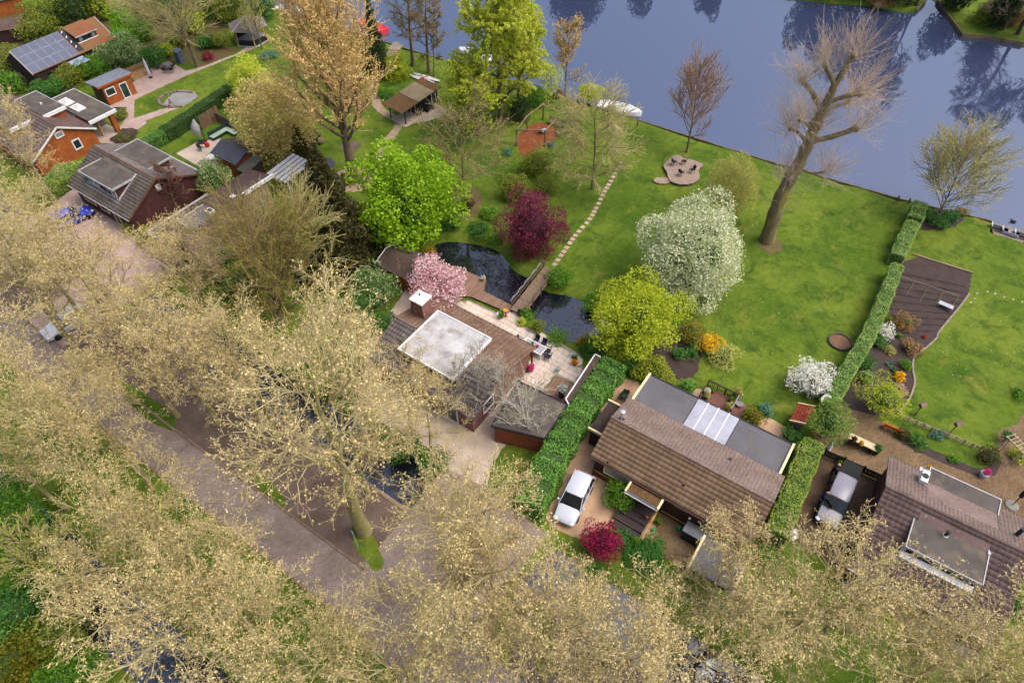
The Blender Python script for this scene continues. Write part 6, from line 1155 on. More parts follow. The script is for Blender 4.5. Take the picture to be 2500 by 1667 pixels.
# ---- people by the dark car
def skin_body(pts, edges, radii, name, mat, parent, levels=2, root=0):
    me = bpy.data.meshes.new(name); me.from_pydata(pts, edges, []); me.update(); o = link(name, me, parent)
    sm = o.modifiers.new('skin', 'SKIN'); sm.use_smooth_shade = True
    for i, r in enumerate(radii): me.skin_vertices[0].data[i].radius = (r, r) if not isinstance(r, tuple) else r; me.skin_vertices[0].data[i].use_root = (i == root)
    ss = o.modifiers.new('sub', 'SUBSURF'); ss.levels = levels; ss.render_levels = levels
    me.materials.append(mat); return o
SKIN = M('skin', '#d3a083', '#c08a6c', 4, rough=.6, grain=.02)
def person(label, loc, rz, top, trousers, hair, reach=(.45, .9), bald=False):
    t = thing('person', label, 'person', loc, rz)
    # x forward; slight lean; body one continuous surface
    p = [(0, 0, .95), (.04, 0, 1.18), (.08, 0, 1.40), (.10, 0, 1.50), (.13, 0, 1.60),      # pelvis, waist, chest, neck base, head base
         (.08, .19, 1.40), (.18, .25, 1.15), (reach[0], .18, reach[1] + .2), (reach[0] + .07, .17, reach[1] + .18),
         (.08, -.19, 1.40), (.16, -.26, 1.14), (reach[0], -.16, reach[1] + .12), (reach[0] + .07, -.15, reach[1] + .10),
         (.0, .10, .88), (.03, .12, .48), (-.03, .12, .08), (.12, .13, .04), (.0, -.10, .88), (.06, -.12, .48), (.02, -.12, .08), (.17, -.13, .04)]
    e = [(0, 1), (1, 2), (2, 3), (3, 4), (2, 5), (5, 6), (6, 7), (7, 8), (2, 9), (9, 10), (10, 11), (11, 12), (0, 13), (13, 14), (14, 15), (15, 16), (0, 17), (17, 18), (18, 19), (19, 20)]
    r = [.16, (.14, .16), (.14, .17), .065, .055, .07, .05, .037, .03, .07, .05, .037, .03, .095, .068, .045, .04, .095, .068, .045, .04]
    m = M('cloth_' + top[1:] + trousers[1:], top, top, 4, rough=.9)
    nt_ = m.node_tree; bs = nt_.nodes['Principled BSDF']; tc = nt_.nodes.new('ShaderNodeTexCoord'); sp_ = nt_.nodes.new('ShaderNodeSeparateXYZ'); nt_.links.new(tc.outputs['Object'], sp_.inputs[0])
    lt = nt_.nodes.new('ShaderNodeMath'); lt.operation = 'LESS_THAN'; lt.inputs[1].default_value = .93; nt_.links.new(sp_.outputs[2], lt.inputs[0])
    src = bs.inputs['Base Color'].links[0].from_socket; nt_.links.new(mixc(nt_, lt.outputs[0], src, lin(trousers)), bs.inputs['Base Color'])
    sh_ = nt_.nodes.new('ShaderNodeMath'); sh_.operation = 'LESS_THAN'; sh_.inputs[1].default_value = .10; nt_.links.new(sp_.outputs[2], sh_.inputs[0]); s2 = bs.inputs['Base Color'].links[0].from_socket; nt_.links.new(mixc(nt_, sh_.outputs[0], s2, lin('#1c1a1a')), bs.inputs['Base Color'])
    skin_body(p, e, r, 'body', m, t)
    hd = MB().ell((.16, 0, 1.69), (.10, .082, .125), 14, 10); hd.ell((.262, 0, 1.675), (.022, .016, .022), 6, 5)
    for s in (-1, 1): hd.ell((.155, s * .083, 1.68), (.022, .012, .03), 6, 5)
    ho = hd.build('head', SKIN, t, smooth=True)
    for s in (-1, 1): MB().ell((.243, s * .032, 1.70), (.012, .014, .009), 6, 4).build('eye', BLKP, ho)
    MB().ell((.243, 0, 1.628), (.014, .026, .007), 6, 4).build('mouth', M('lip', '#9a5a50', '#8a5048', 4), ho)
    if bald: MB().ell((.10, 0, 1.69), (.075, .088, .075), 12, 8).build('hair', hair, ho, smooth=True)
    else: MB().ell((.135, 0, 1.725), (.108, .094, .112), 12, 8).build('hair', hair, ho, smooth=True)
    for s, tip in ((1, p[8]), (-1, p[12])):
        h = MB(); x, y, z = tip; h.ell((x + .03, y, z - .005), (.045, .04, .018), 8, 6)
        for k, (dy, ln) in enumerate(((-.027, .06), (-.009, .072), (.009, .07), (.027, .055))): h.tube([(x + .06, y + dy, z), (x + .06 + ln * .6, y + dy * 1.1, z - .008), (x + .055 + ln, y + dy * 1.1, z - .03)], [.010, .009, .007], 6)
        h.tube([(x + .02, y - s * .035, z), (x + .05, y - s * .062, z - .008), (x + .085, y - s * .06, z - .02)], [.011, .010, .008], 6); h.build('hand', SKIN, t, smooth=True)
    return t
GREYH = M('grey_hair', '#b8b4ae', '#a09c96', 8); 
person('person in dark coat with grey hair leaning into the open car boot', P(2024, 1162), R(-20), '#2c2a30', '#26262c', GREYH, (.5, .85))
person('person in navy jacket with balding head at the open car door', P(1998, 1228), R(-40), '#1f2a55', '#23242c', GREYH, (.45, .85), True)
# ---- boats
def boat(label, loc, head, L_, W_, hull, deck, cockpit=True, cover=None, screen=False, name='motorboat', inner='#b08a54'):
    t = thing(name, label, 'boat', (loc.x, loc.y, WZ), head); w = W_ / 2; h = L_ / 2; secs = []
    for x, f, zk in ((-h, .86, -.12), (-h * .5, .97, -.18), (0, 1.0, -.2), (h * .45, .86, -.2), (h * .78, .5, -.14), (h * .96, .16, .02), (h, .03, .3)):
        secs.append([(x, -w * f, .55 + .12 * (x / h)), (x, -w * f * .94, .18), (x, -w * f * .5, zk), (x, w * f * .5, zk), (x, w * f * .94, .18), (x, w * f, .55 + .12 * (x / h))])
    mb = MB(); loft(mb, secs); ho = mb.build('hull', hull, t, smooth=False)
    dk = MB(); z = lambda x: .56 + .12 * (x / h)
    if cover: 
        for i in range(len(secs) - 1):
            a0, b0 = secs[i], secs[i + 1]; za, zb_ = .35 * (1 - (a0[0][0] / h) ** 2 * .8) + .62, .35 * (1 - (b0[0][0] / h) ** 2 * .8) + .62
            dk.add([a0[0], (a0[0][0], 0, za), a0[5], b0[0], (b0[0][0], 0, zb_), b0[5]], [(0, 3, 4, 1), (1, 4, 5, 2)])
        dk.build('cover', cover, t)
    else:
        fl = [s[0][:2] for s in secs[3:]] + [s[5][:2] for s in secs[3:]][::-1]; dk.add([(x, y * .985, z(x) + .03) for x, y in fl], [tuple(range(len(fl)))][0:1]); dk.build('foredeck', deck, t)
        gw = MB()
        for i in range(3):
            for s in (0, 5): gw.beam((secs[i][s][0], secs[i][s][1] * .95, z(secs[i][s][0]) + .03), (secs[i + 1][s][0], secs[i + 1][s][1] * .95, z(secs[i + 1][s][0]) + .03), .16, .06)
        gw.beam((-h + .08, -w * .8, .5), (-h + .08, w * .8, .5), .2, .1); gw.build('gunwale', deck, t)
        MB().prism([(-h + .1, -w * .78), (h * .4, -w * .78), (h * .4, w * .78), (-h + .1, w * .78)], .16, .2).build('cockpit_floor', M('boat_wood', inner, inner, 3), t)
        MB().box(-h + .15, -h + .6, -w * .7, w * .7, .2, .52).build('bench', deck, t); MB().box(h * .05, h * .3, -w * .7, -w * .15, .2, .55).build('seat', BLKP, t); MB().box(h * .05, h * .3, w * .15, w * .7, .2, .55).build('seat', BLKP, t)
        if screen: MB().tube([(h * .15, -w * .8, z(0)), (h * .34, -w * .72, z(0) + .42), (h * .48, 0, z(0) + .45), (h * .34, w * .72, z(0) + .42), (h * .15, w * .8, z(0))], .025, 6).build('windscreen_frame', TRIM, t); MB().add([(h * .5, -w * .55, z(0)), (h * .62, 0, z(0)), (h * .5, w * .55, z(0)), (h * .34, -w * .72, z(0) + .4), (h * .46, 0, z(0) + .43), (h * .34, w * .72, z(0) + .4)], [(0, 1, 4, 3), (1, 2, 5, 4)]).build('windscreen', glassmat('boat_glass', '#9aa8b8', .05, .6), t)
        MB().ell((h * .2, -w - .08, .3), (.18, .08, .1), 8, 6).build('fender', WHITEP, t); MB().ell((-h * .3, -w - .08, .3), (.18, .08, .1), 8, 6).build('fender', WHITEP, t)
    return t
GEL = paint('gelcoat', '#e8e8ea', .3); a, b = P(1452, 262, WZ), P(1566, 292, WZ)
off = VS * .5; boat('white motorboat with wooden cockpit moored at the lawn bank', (a + b) / 2 + VS * .55, aim(a, b), 5.6, 2.0, GEL, GEL, screen=True)
a, b = P(1200, 160, WZ), P(1098, 130, WZ); boat('white boat with crumpled white cover moored behind the chartreuse tree', (a + b) / 2 + VS * 1.0, aim(a, b), 5.2, 1.9, GEL, GEL, cover=M('crumpled_cover', '#dcdce2', '#bcbcc8', 2.5, bump=.08, bscale=4))
a, b = P(665, 28, WZ), P(735, 48, WZ); boat('white covered boat moored at the top bank behind the poplar', (a + b) / 2 + VS * 1.2, aim(a, b), 5.4, 2.0, GEL, GEL, cover=_mats['crumpled_cover'])
a, b = P(925, 92, WZ), P(860, 66, WZ); boat('red open boat moored beside the slim cypress', (a + b) / 2 + VS * 1.4, aim(a, b), 5.4, 2.0, paint('red_hull', '#c01c24', .35), paint('red_hull', '#c01c24'), inner='#8a6a2c')
def kayak(lb, p, rz, c):
    t = tag(MB().add(*(lambda: (lambda n: ([(2.1 * math.cos(math.pi * i / (n - 1)) * -1, y * .33 * math.sin(math.pi * i / (n - 1)) ** .7, z) for i in range(n) for (y, z) in ((-1, .12), (0, 0), (1, .12), (0, .3))], [(i * 4 + k, i * 4 + (k + 1) % 4, i * 4 + 4 + (k + 1) % 4, i * 4 + 4 + k) for i in range(n - 1) for k in range(4)]))(11))()).build('kayak', c, None, p, rz), lb, 'kayak')
kayak('white upturned kayak lying behind the black shed', P(1030, 196) + Vector((0, 0, .05)), R(-32), WHITEP); kayak('white and red kayak lying beside the other kayak', P(1042, 192) + Vector((0, 0, .08)), R(-30), M('kayak_red', '#dedada', '#b04048', 1.2, contrast=(.5, .55)))
# ---- footbridge
ba, bb = P(1262, 762, .35), P(1346, 655, .35); BR = thing('footbridge', 'weathered plank footbridge with rails crossing the garden pond', 'footbridge', (ba.x, ba.y, 0), aim(ba, bb)); BLn = (bb - ba).length
PLW = M('weathered_plank', '#8a7664', '#75624f', 2, rand=.14, stretch=(.3, 3, 1), rz=R(20)); n_ = int(BLn / .2); me = MB().box(.01, .19, -.68, .68, -.05, 0).mesh('plank', PLW)
for i in range(n_): link('plank', me, BR, (i * BLn / n_, 0, .38 + rng0.uniform(-.006, .006)))
for s in (-.55, .55): bx('bearer', DKBROWN, BR, 0, BLn, s - .06, s + .06, .12, .33)
RW = M('rail_wood', '#6b5a48', '#574838', 2, bump=.004)
for s in (-1, 1):
    for k in range(5): x = .25 + k * (BLn - .5) / 4; MB().beam((x, s * .66, -.3), (x, s * .72, 1.2), .08, .08).build('post', RW, BR)
    MB().beam((.1, s * .72, 1.18), (BLn - .1, s * .72, 1.18), .09, .06).build('handrail', RW, BR); MB().beam((.1, s * .69, .8), (BLn - .1, s * .69, .8), .05, .07).build('rail', RW, BR)
sl_ = thing('string_lights', 'string of pale round lights along the footbridge rail', 'string lights', BR.location, BR.rotation_euler.z); bm_ = MB().ell((0, 0, 0), (.055, .055, .06), 8, 6).mesh('bulb', M('bulb_glass', '#c8cdea', '#b0b4d8', 3, rough=.15), True)
for k in range(26): link('bulb', bm_, sl_, (.3 + k * (BLn - 1.2) / 25, .78, 1.28 + .05 * math.sin(k * 1.1)))
MB().tube([(.2, .78, 1.3), (BLn - .8, .78, 1.3)], .012, 4).build('cable', BLKP, sl_)
# ---- stepping stones across the lawn
SP = thing('stepping_stone_path', 'line of square stepping stones from the footbridge to the canal lawn', 'stepping stones', P(1350, 648)); STN = M('step_stone', '#bfa898', '#a8917f', 3, rand=.1, bump=.004)
cl = catmull([P(*p) for p in ((1354, 646), (1364, 632), (1380, 610), (1405, 575), (1440, 535), (1460, 500), (1475, 470), (1490, 445), (1506, 415), (1520, 393))], 12, False); acc = 0; last = None; me = MB().prism([(-.24, -.2), (.22, -.24), (.25, .2), (-.21, .24)], .0, .035).mesh('stone', STN); me2 = MB().prism([(-.15, -.13), (.14, -.14), (.15, .13), (-.14, .14)], .0, .012).mesh('stone_worn', M('stone_worn', '#9a8574', '#887464', 3))
for i in range(1, len(cl)):
    if last is None or (cl[i] - last).length > .62:
        if len([1 for _ in ()]) == 0 and not (len(SP.children) in (36, 31)): o = link('stone', me, SP, cl[i] - SP.location, aim(cl[max(0, i - 1)], cl[i]) + rng0.uniform(-.1, .1)); 
        last = cl[i]
SP2 = thing('stepping_stone_path', 'small pale stepping stones set in the right hand lawn', 'stepping stones', P(2370, 730))
for p in ((2370, 738), (2381, 729), (2386, 716), (2411, 712), (2430, 717), (2452, 725), (2474, 731), (2496, 737)): link('stone', MB().prism([(-.11, -.06), (.11, -.07), (.1, .07), (-.1, .06)], 0, .02).mesh('stone', STN), SP2, P(*p) - SP2.location, rng0.uniform(0, 1))
# ---- patio flagstones
PAT = [P(*p) for p in ((1095, 738), (1148, 734), (1211, 762), (1255, 757), (1278, 766), (1275, 795), (1322, 814), (1358, 832), (1416, 864), (1424, 902), (1405, 938), (1355, 916), (1327, 954), (1266, 933), (1285, 900), (1302, 862), (1110, 768))]
po = sheet('patio', PAT, .012, M('patio_joint', '#9a8c7c', '#84786a', 2)); FLG = M('flagstone', '#d3c6b8', '#bfae9f', .9, rand=.07, bump=.006, spots='#a89684', spot_t=(.6, .75), spot_s=3)
uv = [su(p) for p in PAT]; u0, u1 = min(u for u, v in uv), max(u for u, v in uv); v0, v1 = min(v for u, v in uv), max(v for u, v in uv); cu, cv = .62, .52; jit = {}
def jp(i, j):
    if (i, j) not in jit: jit[(i, j)] = (u0 + (i + .25 * (j % 2)) * cu + rng0.uniform(-.1, .1), v0 + j * cv + rng0.uniform(-.08, .08))
    return jit[(i, j)]
for i in range(int((u1 - u0) / cu) + 1):
    for j in range(int((v1 - v0) / cv) + 1):
        q = [sw(*jp(i, j)), sw(*jp(i + 1, j)), sw(*jp(i + 1, j + 1)), sw(*jp(i, j + 1))]; c = sum(q, Vector()) / 4
        if sdist(np.array([c.x]), np.array([c.y]), PAT)[0] < -.12: MB().prism([(c.x + (p.x - c.x) * .95, c.y + (p.y - c.y) * .95) for p in q], .0, .035 + rng0.uniform(0, .006)).build('flagstone', FLG, po)
# ---- wooden decks at the pond and by the felt canopy
DKP = M('pond_decking', '#8f7262', '#79604f', 2, rand=.12, stretch=(.3, 3, 1), rz=SITE)
def deck_poly(name, label, px, z, w_, ang, mat, cat='deck'):
    pts = pxs(px, z); t = thing(name, label, cat, (pts[0].x, pts[0].y, 0)); d = Vector((math.cos(ang), math.sin(ang), 0)); n = Vector((-d.y, d.x, 0)); s = [p.dot(n) for p in pts]; k = min(s) + w_ / 2
    while k < max(s):
        xs = []
        for i in range(len(pts)):
            a, b = pts[i], pts[(i + 1) % len(pts)]; fa, fb = a.dot(n) - k, b.dot(n) - k
            if fa * fb < 0: xs.append((a + (b - a) * (fa / (fa - fb))).dot(d))
        xs.sort()
        for i in range(0, len(xs) - 1, 2):
            if xs[i + 1] - xs[i] > .1: p0, p1 = d * xs[i] + n * k - t.location, d * xs[i + 1] + n * k - t.location; p0.z = p1.z = z + rng0.uniform(-.004, .004) - .02; MB().beam(p0, p1, w_ - .014, .04).build('plank', mat, t)
        k += w_
    pr = [(p.x - t.location.x, p.y - t.location.y) for p in pts]; cx = sum(p[0] for p in pr) / len(pr); cy = sum(p[1] for p in pr) / len(pr)
    MB().prism([(cx + (p[0] - cx) * .96, cy + (p[1] - cy) * .96) for p in pr], -.9 if 'pond' in label or 'dock' in label else .0, z - .045).build('substructure', DKBROWN, t); return t
deck_poly('pond_deck', 'brown plank deck along the pond below the cherry', [(1080, 642), (1123, 655), (1187, 682), (1181, 710), (1262, 752), (1240, 762), (1150, 724), (1120, 722), (1055, 690)], .22, .16, SITE + R(90), DKP)
deck_poly('small_deck', 'small square plank deck beside the felt canopy', [(1356, 917), (1404, 941), (1380, 984), (1328, 955)], .15, .16, A9, DKP)
deck_poly('landing_dock', 'wooden landing dock cut into the bank at the canal', [(2430, 545), (2424, 571), (2560, 610), (2560, 580)], -.12, .18, SITE, M('grey_dock', '#8f8374', '#7a6f62', 2, rand=.12))
for i, px in enumerate(((2440, 562), (2466, 572), (2496, 580))):
    t = thing('sun_lounger', ('dark cushioned lounger at the end of the landing dock', 'pale cushioned lounger in the middle of the landing dock', 'dark lounger beside the pale one on the landing dock')[i], 'lounger', P(px[0], px[1], -.1), SITE)
    bx('seat', BLKP if i != 1 else M('pale_cushion', '#8c90a0', '#7c8090', 3), t, -.7, .7, -.3, .3, .15, .3); bx('frame', TRIM, t, -.75, .75, -.34, .34, .1, .149); MB().beam((-.75, 0, .3), (-.95, 0, .6), .62, .06).build('backrest', TRIM, t)
    for u in (-.65, .65):
        for v in (-.28, .28): bx('leg', TRIM, t, u - .03, u + .03, v - .03, v + .03, 0, .1)
# curved platform
cp = catmull([P(*p, .3) for p in ((1650, 378), (1672, 386), (1695, 392), (1717, 402), (1706, 415), (1708, 435), (1690, 448), (1660, 450), (1635, 440), (1628, 420), (1620, 405), (1630, 392))], 4); CPM = M('silver_timber', '#a39082', '#8c796c', 1.5, rand=.08, stretch=(.25, 2.5, 1), rz=R(15))
_c = sum(cp, Vector()) / len(cp)
def curved(name, lb, pts, z, cat='deck'):
    t = thing(name, lb, cat, (_c.x, _c.y, 0)); q = [(p.x - _c.x, p.y - _c.y) for p in pts]; ys = [p[1] for p in q]; k = min(ys) + .08
    while k < max(ys):
        xs = sorted(a[0] + (b[0] - a[0]) * (a[1] - k) / (a[1] - b[1]) for a, b in zip(q, q[1:] + q[:1]) if (a[1] - k) * (b[1] - k) < 0)
        for i in range(0, len(xs) - 1, 2): bx('plank', CPM, t, xs[i], xs[i + 1], k - .075, k + .075, z - .05, z + rng0.uniform(-.003, .003))
        k += .16
    MB().prism([(x * .97, y * .97) for x, y in q], 0, z - .055).build('skirt', RW, t); return t
curved('curved_platform', 'curved silver timber platform on the lawn by the canal', cp, .32)
e1 = [P(1617, 440, .2) + Vector((math.cos(i * .35) * .95, math.sin(i * .35) * .6, 0)) for i in range(18)]; curved('curved_platform', 'low oval timber step beside the curved platform', e1, .18)
def wire_chair(lb, p, rz, m=BLKP, grp=None):
    t = thing('garden_chair', lb, 'chair', p, rz, grp); bx('seat', m, t, -.24, .24, -.24, .24, .42, .45); MB().beam((-.24, 0, .45), (-.34, 0, .9), .46, .03).build('backrest', m, t)
    for u in (-.21, .21):
        for v in (-.21, .21): MB().beam((u, v, 0), (u, v, .42), .03, .03).build('leg', m, t)
    for v in (-.26, .26): MB().beam((-.26, v, .64), (.22, v, .64), .04, .03).build('armrest', m, t)
    return t
for i, (px, rz) in enumerate((((1645, 403), 20), ((1668, 401), 160), ((1662, 428), 40), ((1688, 422), 200))): wire_chair(('black wire chair at the back edge of the curved platform', 'black wire chair facing it on the curved platform', 'black wire chair near the front of the curved platform', 'black wire chair at the right of the curved platform')[i], P(px[0], px[1], .33), R(rz), M('wire_black', '#3a3638', '#2c2a2c', 4))
# log frame with benches and deck chair
LF = thing('rustic_arbour', 'rustic log swing arbour over orange bark', 'arbour', P(1300, 330)); LG = M('log_wood', '#85705c', '#6c5a48', 2, bump=.01); lp = [P(*p) for p in ((1260, 357), (1288, 327), (1327, 300), (1392, 320), (1358, 325), (1330, 362))]; lp = [P(1261, 356), P(1287, 322), P(1326, 292), P(1396, 316), P(1356, 330), P(1330, 358)]
for p in lp: q = p - LF.location; MB().tube([(q.x, q.y, 0), (q.x, q.y, 2.1)], [.11, .09], 8).build('post', LG, LF)
for i, j in ((0, 1), (1, 2), (2, 3), (4, 5), (5, 0)): a_, b_ = lp[i] - LF.location, lp[j] - LF.location; MB().tube([(a_.x, a_.y, 2.08), (b_.x, b_.y, 2.12)], .085, 8).build('beam', LG, LF)
def bench(lb, p, rz, L_, m, back=True, name='bench'):
    t = thing(name, lb, 'bench', p, rz)
    for k in range(4): bx('seat_slat', m, t, -L_ / 2, L_ / 2, -.22 + k * .12, -.12 + k * .12, .42, .45)
    if back:
        for k in range(3): MB().beam((-L_ / 2, .27 + k * .03, .56 + k * .13), (L_ / 2, .27 + k * .03, .56 + k * .13), .03, .1).build('back_slat', m, t)
    for x in (-L_ / 2 + .1, L_ / 2 - .1): bx('leg', m, t, x - .03, x + .03, -.2, .24, 0, .415); MB().beam((x, .24, 0), (x, .34, .9), .05, .05).build('post', m, t)
    return t
bench('weathered bench with tall back inside the log frame', P(1358, 308), R(-30), 2.2, LG); bench('weathered backless bench beside the log frame', P(1378, 328), R(30), 2.0, LG, False)
bench('orange slatted garden bench on the brick terrace under the weeping tree', P(2176, 1052), R(148), 1.5, M('orange_slat', '#c46a2c', '#a85620', 3)); bench('dark garden bench along the black shed wall', H9.location + Vector((math.cos(A9), math.sin(A9), 0)) * 4.1 - Vector((-math.sin(A9), math.cos(A9), 0)) * .45, A9 + R(0), 1.4, BLACKW)
dc = thing('deck_chair', 'blue and white canvas deck chair on the orange bark', 'deck chair', P(1325, 325), R(20)); MB().add([(-.5, -.28, .85), (-.5, .28, .85), (-.1, .28, .3), (-.1, -.28, .3), (.45, .28, .42), (.45, -.28, .42)], [(0, 3, 2, 1), (3, 5, 4, 2)]).build('canvas', M('canvas', '#c8d4e4', '#9fb4d0', 3), dc)
for v in (-.3, .3): MB().beam((-.55, v, .9), (.5, v, 0), .04, .04).build('frame', RW, dc); MB().beam((-.45, v, 0), (.5, v, .45), .04, .04).build('frame', RW, dc)
# mooring posts
for px, lb in (((1556, 308), 'short mooring post on the lawn beside the motorboat'), ((2217, 497), 'dark mooring post at the bank near the hedge'), ((2190, 491), 'small red tipped post at the bank')): tag(MB().lathe([(.09, 0), (.09, .55), (.11, .56), (.11, .62), (.03, .66)], 8).build('mooring_post', RW, None, P(*px)), lb, 'post')
# ---- garden of the purple roof house
t = thing('trestle_table', 'long pale topped trestle table with pots on the brick terrace', 'table', P(2098, 1092), SITE); bx('table_top', M('pale_top', '#cdbf9a', '#b8a882', 2), t, -1.05, 1.05, -.3, .3, .74, .79)
for u in (-.8, .8): bx('trestle', DKBROWN, t, u - .04, u + .04, -.25, .25, 0, .73)
bx('shelf', DKBROWN, t, -.8, .8, -.2, .2, .25, .29)
t3 = P(2098, 1092)
def pot(lb, p, r, h, m, plant=None, pr=1.2, name='flower_pot', group=None):
    t = thing(name, lb, 'flower pot', p, 0, group); MB().lathe([(r * .72, 0), (r, h * .85), (r * 1.08, h * .86), (r * 1.08, h), (r * .9, h), (r * .88, h * .9)], 12).build('pot', m, t, smooth=False); MB().lathe([(r * .88, h * .88), (.01, h * .89)], 12).build('soil', SOIL, t)
    if plant: SEED[0] += 1; rg = np.random.default_rng(SEED[0]); V, F = lumps(rg, r * pr, r * pr, r * pr, 10, .5, .09, 220); V[:, 2] += h + r * pr * .6; tag(link('plant', npmesh('plant', V, F, plant), t), kind='stuff')
    return t
TERRA = M('terracotta', '#b8623a', '#9c5030', 3); DPOT = M('dark_pot', '#3a3230', '#2c2624', 3); WPOT = M('pale_pot', '#b8c4c8', '#a0acb0', 3, rough=.4); GPOT = M('grey_pot', '#8a8880', '#75736c', 3); RPOT = M('red_glaze', '#a02838', '#881f2e', 3, rough=.3)
YFL = leafmat('yellow_flower', ['#4a7a24', '#e0b020', '#f0c83c'], .3); PKFL = leafmat('pink_flower', ['#3c6a24', '#d83080', '#e858a0'], .3); WFL = leafmat('white_flower', ['#3c6a30', '#cdd4cc', '#e4e8e0'], .3); ORFL = leafmat('orange_flower', ['#3c5a20', '#d88020', '#e8a838'], .3)
pot('brown pot with bronze plant on the trestle table', P(2082, 1079, .79), .16, .3, DPOT, leafmat('bronze', ['#4a3028', '#6a4434'], .2)); pot('terracotta pot with yellow flowers on the trestle table', P(2100, 1086, .79), .15, .22, TERRA, YFL); pot('square box plant beside the trestle table', P(2135, 1108), .24, .7, DPOT, L_LAUR, 1.0); pot('white pot with magenta flowers at the flower bed corner', P(2398, 1163), .3, .5, WPOT, PKFL, .8); pot('white pot with yellow flowers on the white table', P(2262, 1146, .76), .17, .26, WPOT, YFL, 1.0)
tw = thing('white_table', 'long white garden table against the flat roofed extension', 'table', oB3, A3); bx('table_top', WHITEP, tw, 2.45, 4.5, 1.1, 1.95, .72, .76); [bx('leg', TRIM, tw, u - .03, u + .03, v - .03, v + .03, 0, .72) for u in (2.55, 4.4) for v in (1.2, 1.85)]
cb_ = thing('closed_parasol', 'closed dark parasol in a round stone base beside the purple roof', 'parasol', P(2470, 1234)); MB().lathe([(.45, 0), (.45, .07), (.38, .1), (.06, .12)], 20).build('base', GPOT, cb_, smooth=False); MB().tube([(0, 0, .1), (.25, .3, 2.6)], .03, 8).build('pole', BLKP, cb_); MB().tube([(.1, .12, 1.1), (.13, .16, 1.4), (.2, .24, 2.1), (.25, .3, 2.7)], [.14, .16, .11, .03], 10).build('canopy', M('navy_cloth', '#1c2030', '#161a26', 3), cb_, smooth=True)
gt_ = thing('garden_gate', 'low dark timber fence with gate beside the parked dark car', 'fence', P(2008, 1112), aim(P(2008, 1112), P(2150, 1176))); Lg = (P(2150, 1176) - P(2008, 1112)).length
for k in range(int(Lg / .16)): bx('board', BLACKW, gt_, k * .16, k * .16 + .14, -.02, .02, .08, .85)
for k in range(4): bx('post', BLACKW, gt_, k * Lg / 3 - .05, k * Lg / 3 + .05, -.06, .06, 0, 1.0)
bx('rail', BLACKW, gt_, 0, Lg, -.05, -.021, .2, .28); bx('rail', BLACKW, gt_, 0, Lg, -.05, -.021, .65, .73)
pf = thing('picket_fence', 'low rustic picket fence with pale posts along the flower bed', 'fence', P(2195, 1022), aim(P(2195, 1022), P(2410, 1108))); Lp = (P(2410, 1108) - P(2195, 1022)).length; PK = M('grey_picket', '#b8a88c', '#9c8c72', 3, rand=.12)
for k in range(12): MB().beam((k * Lp / 11, 0, 0), (k * Lp / 11, 0, .62), .09, .05).build('post', PK, pf)
for z in (.25, .48): MB().beam((0, .03, z), (Lp, .03, z), .05, .05).build('rail', PK, pf)
for k in range(34): MB().beam((.2 + k * Lp / 35, -.02, .05), (.2 + k * Lp / 35, -.02, .5), .035, .02).build('picket', PK, pf)
def birdhouse(lb, p, h, m):
    t = thing('bird_table', lb, 'bird house', p, R(20)); MB().beam((0, 0, 0), (0, 0, h), .07, .07).build('post', m, t); bx('house', m, t, -.2, .2, -.16, .16, h, h + .25)
    MB().slab([(-.28, -.26, h + .22), (.28, -.26, h + .22), (.28, 0, h + .42), (-.28, 0, h + .42)], .025).build('roof', LG, t); MB().slab([(.28, .26, h + .22), (-.28, .26, h + .22), (-.28, .002, h + .42), (.28, .002, h + .42)], .025).build('roof', LG, t)
    for a_ in (0, 120, 240): MB().beam((0, 0, .35), (.35 * math.cos(R(a_)), .35 * math.sin(R(a_)), 0), .05, .05).build('foot', m, t)
birdhouse('wooden bird table on the lawn nearest the weeping tree', P(2232, 1015), 1.3, RW); birdhouse('wooden bird table on the lawn above the picket fence', P(2315, 1062), 1.4, LG)
ar = thing('rose_arch', 'weathered timber rose arch at the terrace corner', 'arch', P(2448, 1120), R(-70)); 
for u in (-.6, .6):
    for v in (-.3, .3): MB().beam((u, v, 0), (u, v, 2.1), .07, .07).build('post', PK, ar)
for v in (-.3, .3): MB().beam((-.85, v, 2.12), (.85, v, 2.12), .06, .09).build('beam', PK, ar)
for k in range(6): MB().beam((-.7 + k * .28, -.45, 2.19), (-.7 + k * .28, .45, 2.19), .05, .05).build('crossbar', PK, ar)
be_ = thing('bed_edging', 'stone edging along the curved vegetable bed', 'edging', P(2293, 810)); cc = catmull([P(*p) for p in ((2366, 718), (2343, 749), (2293, 810), (2287, 825), (2260, 850), (2232, 872), (2229, 905), (2233, 933), (2221, 972), (2195, 1008))], 8, False)
for a_, b_ in zip(cc, cc[1:]): MB().beam(a_ - be_.location + Vector((0, 0, .03)), b_ - be_.location + Vector((0, 0, .03)), .14, .1).build('edging_stone', M('edge_stone', '#9a8a7c', '#84766a', 3, rand=.1), be_)
be2 = thing('bed_edging', 'timber edging along the top of the vegetable bed', 'edging', P(2243, 625)); 
for i in range(6): a_, b_ = [P(2228, 621).lerp(P(2375, 667), k / 6) - be2.location for k in (i, i + 1)]; MB().beam(a_ + Vector((0, 0, .05)), b_ + Vector((0, 0, .05)), .16, .14).build('sleeper', KERB, be2)
tr = thing('bean_frame', 'cane bean frame standing in the dark vegetable bed', 'bean frame', P(2265, 700)); A0, A1 = P(2198, 674, 1.5) - tr.location, P(2342, 722, 1.5) - tr.location
MB().tube([A0, A1], .02, 5).build('ridge_cane', PK, tr)
for k in range(5):
    p = A0.lerp(A1, k / 4)
    for s in (-1, 1): q = p + VS * s * .7; MB().tube([(q.x, q.y, 0), (p.x, p.y, 1.58)], .016, 5).build('cane', PK, tr)
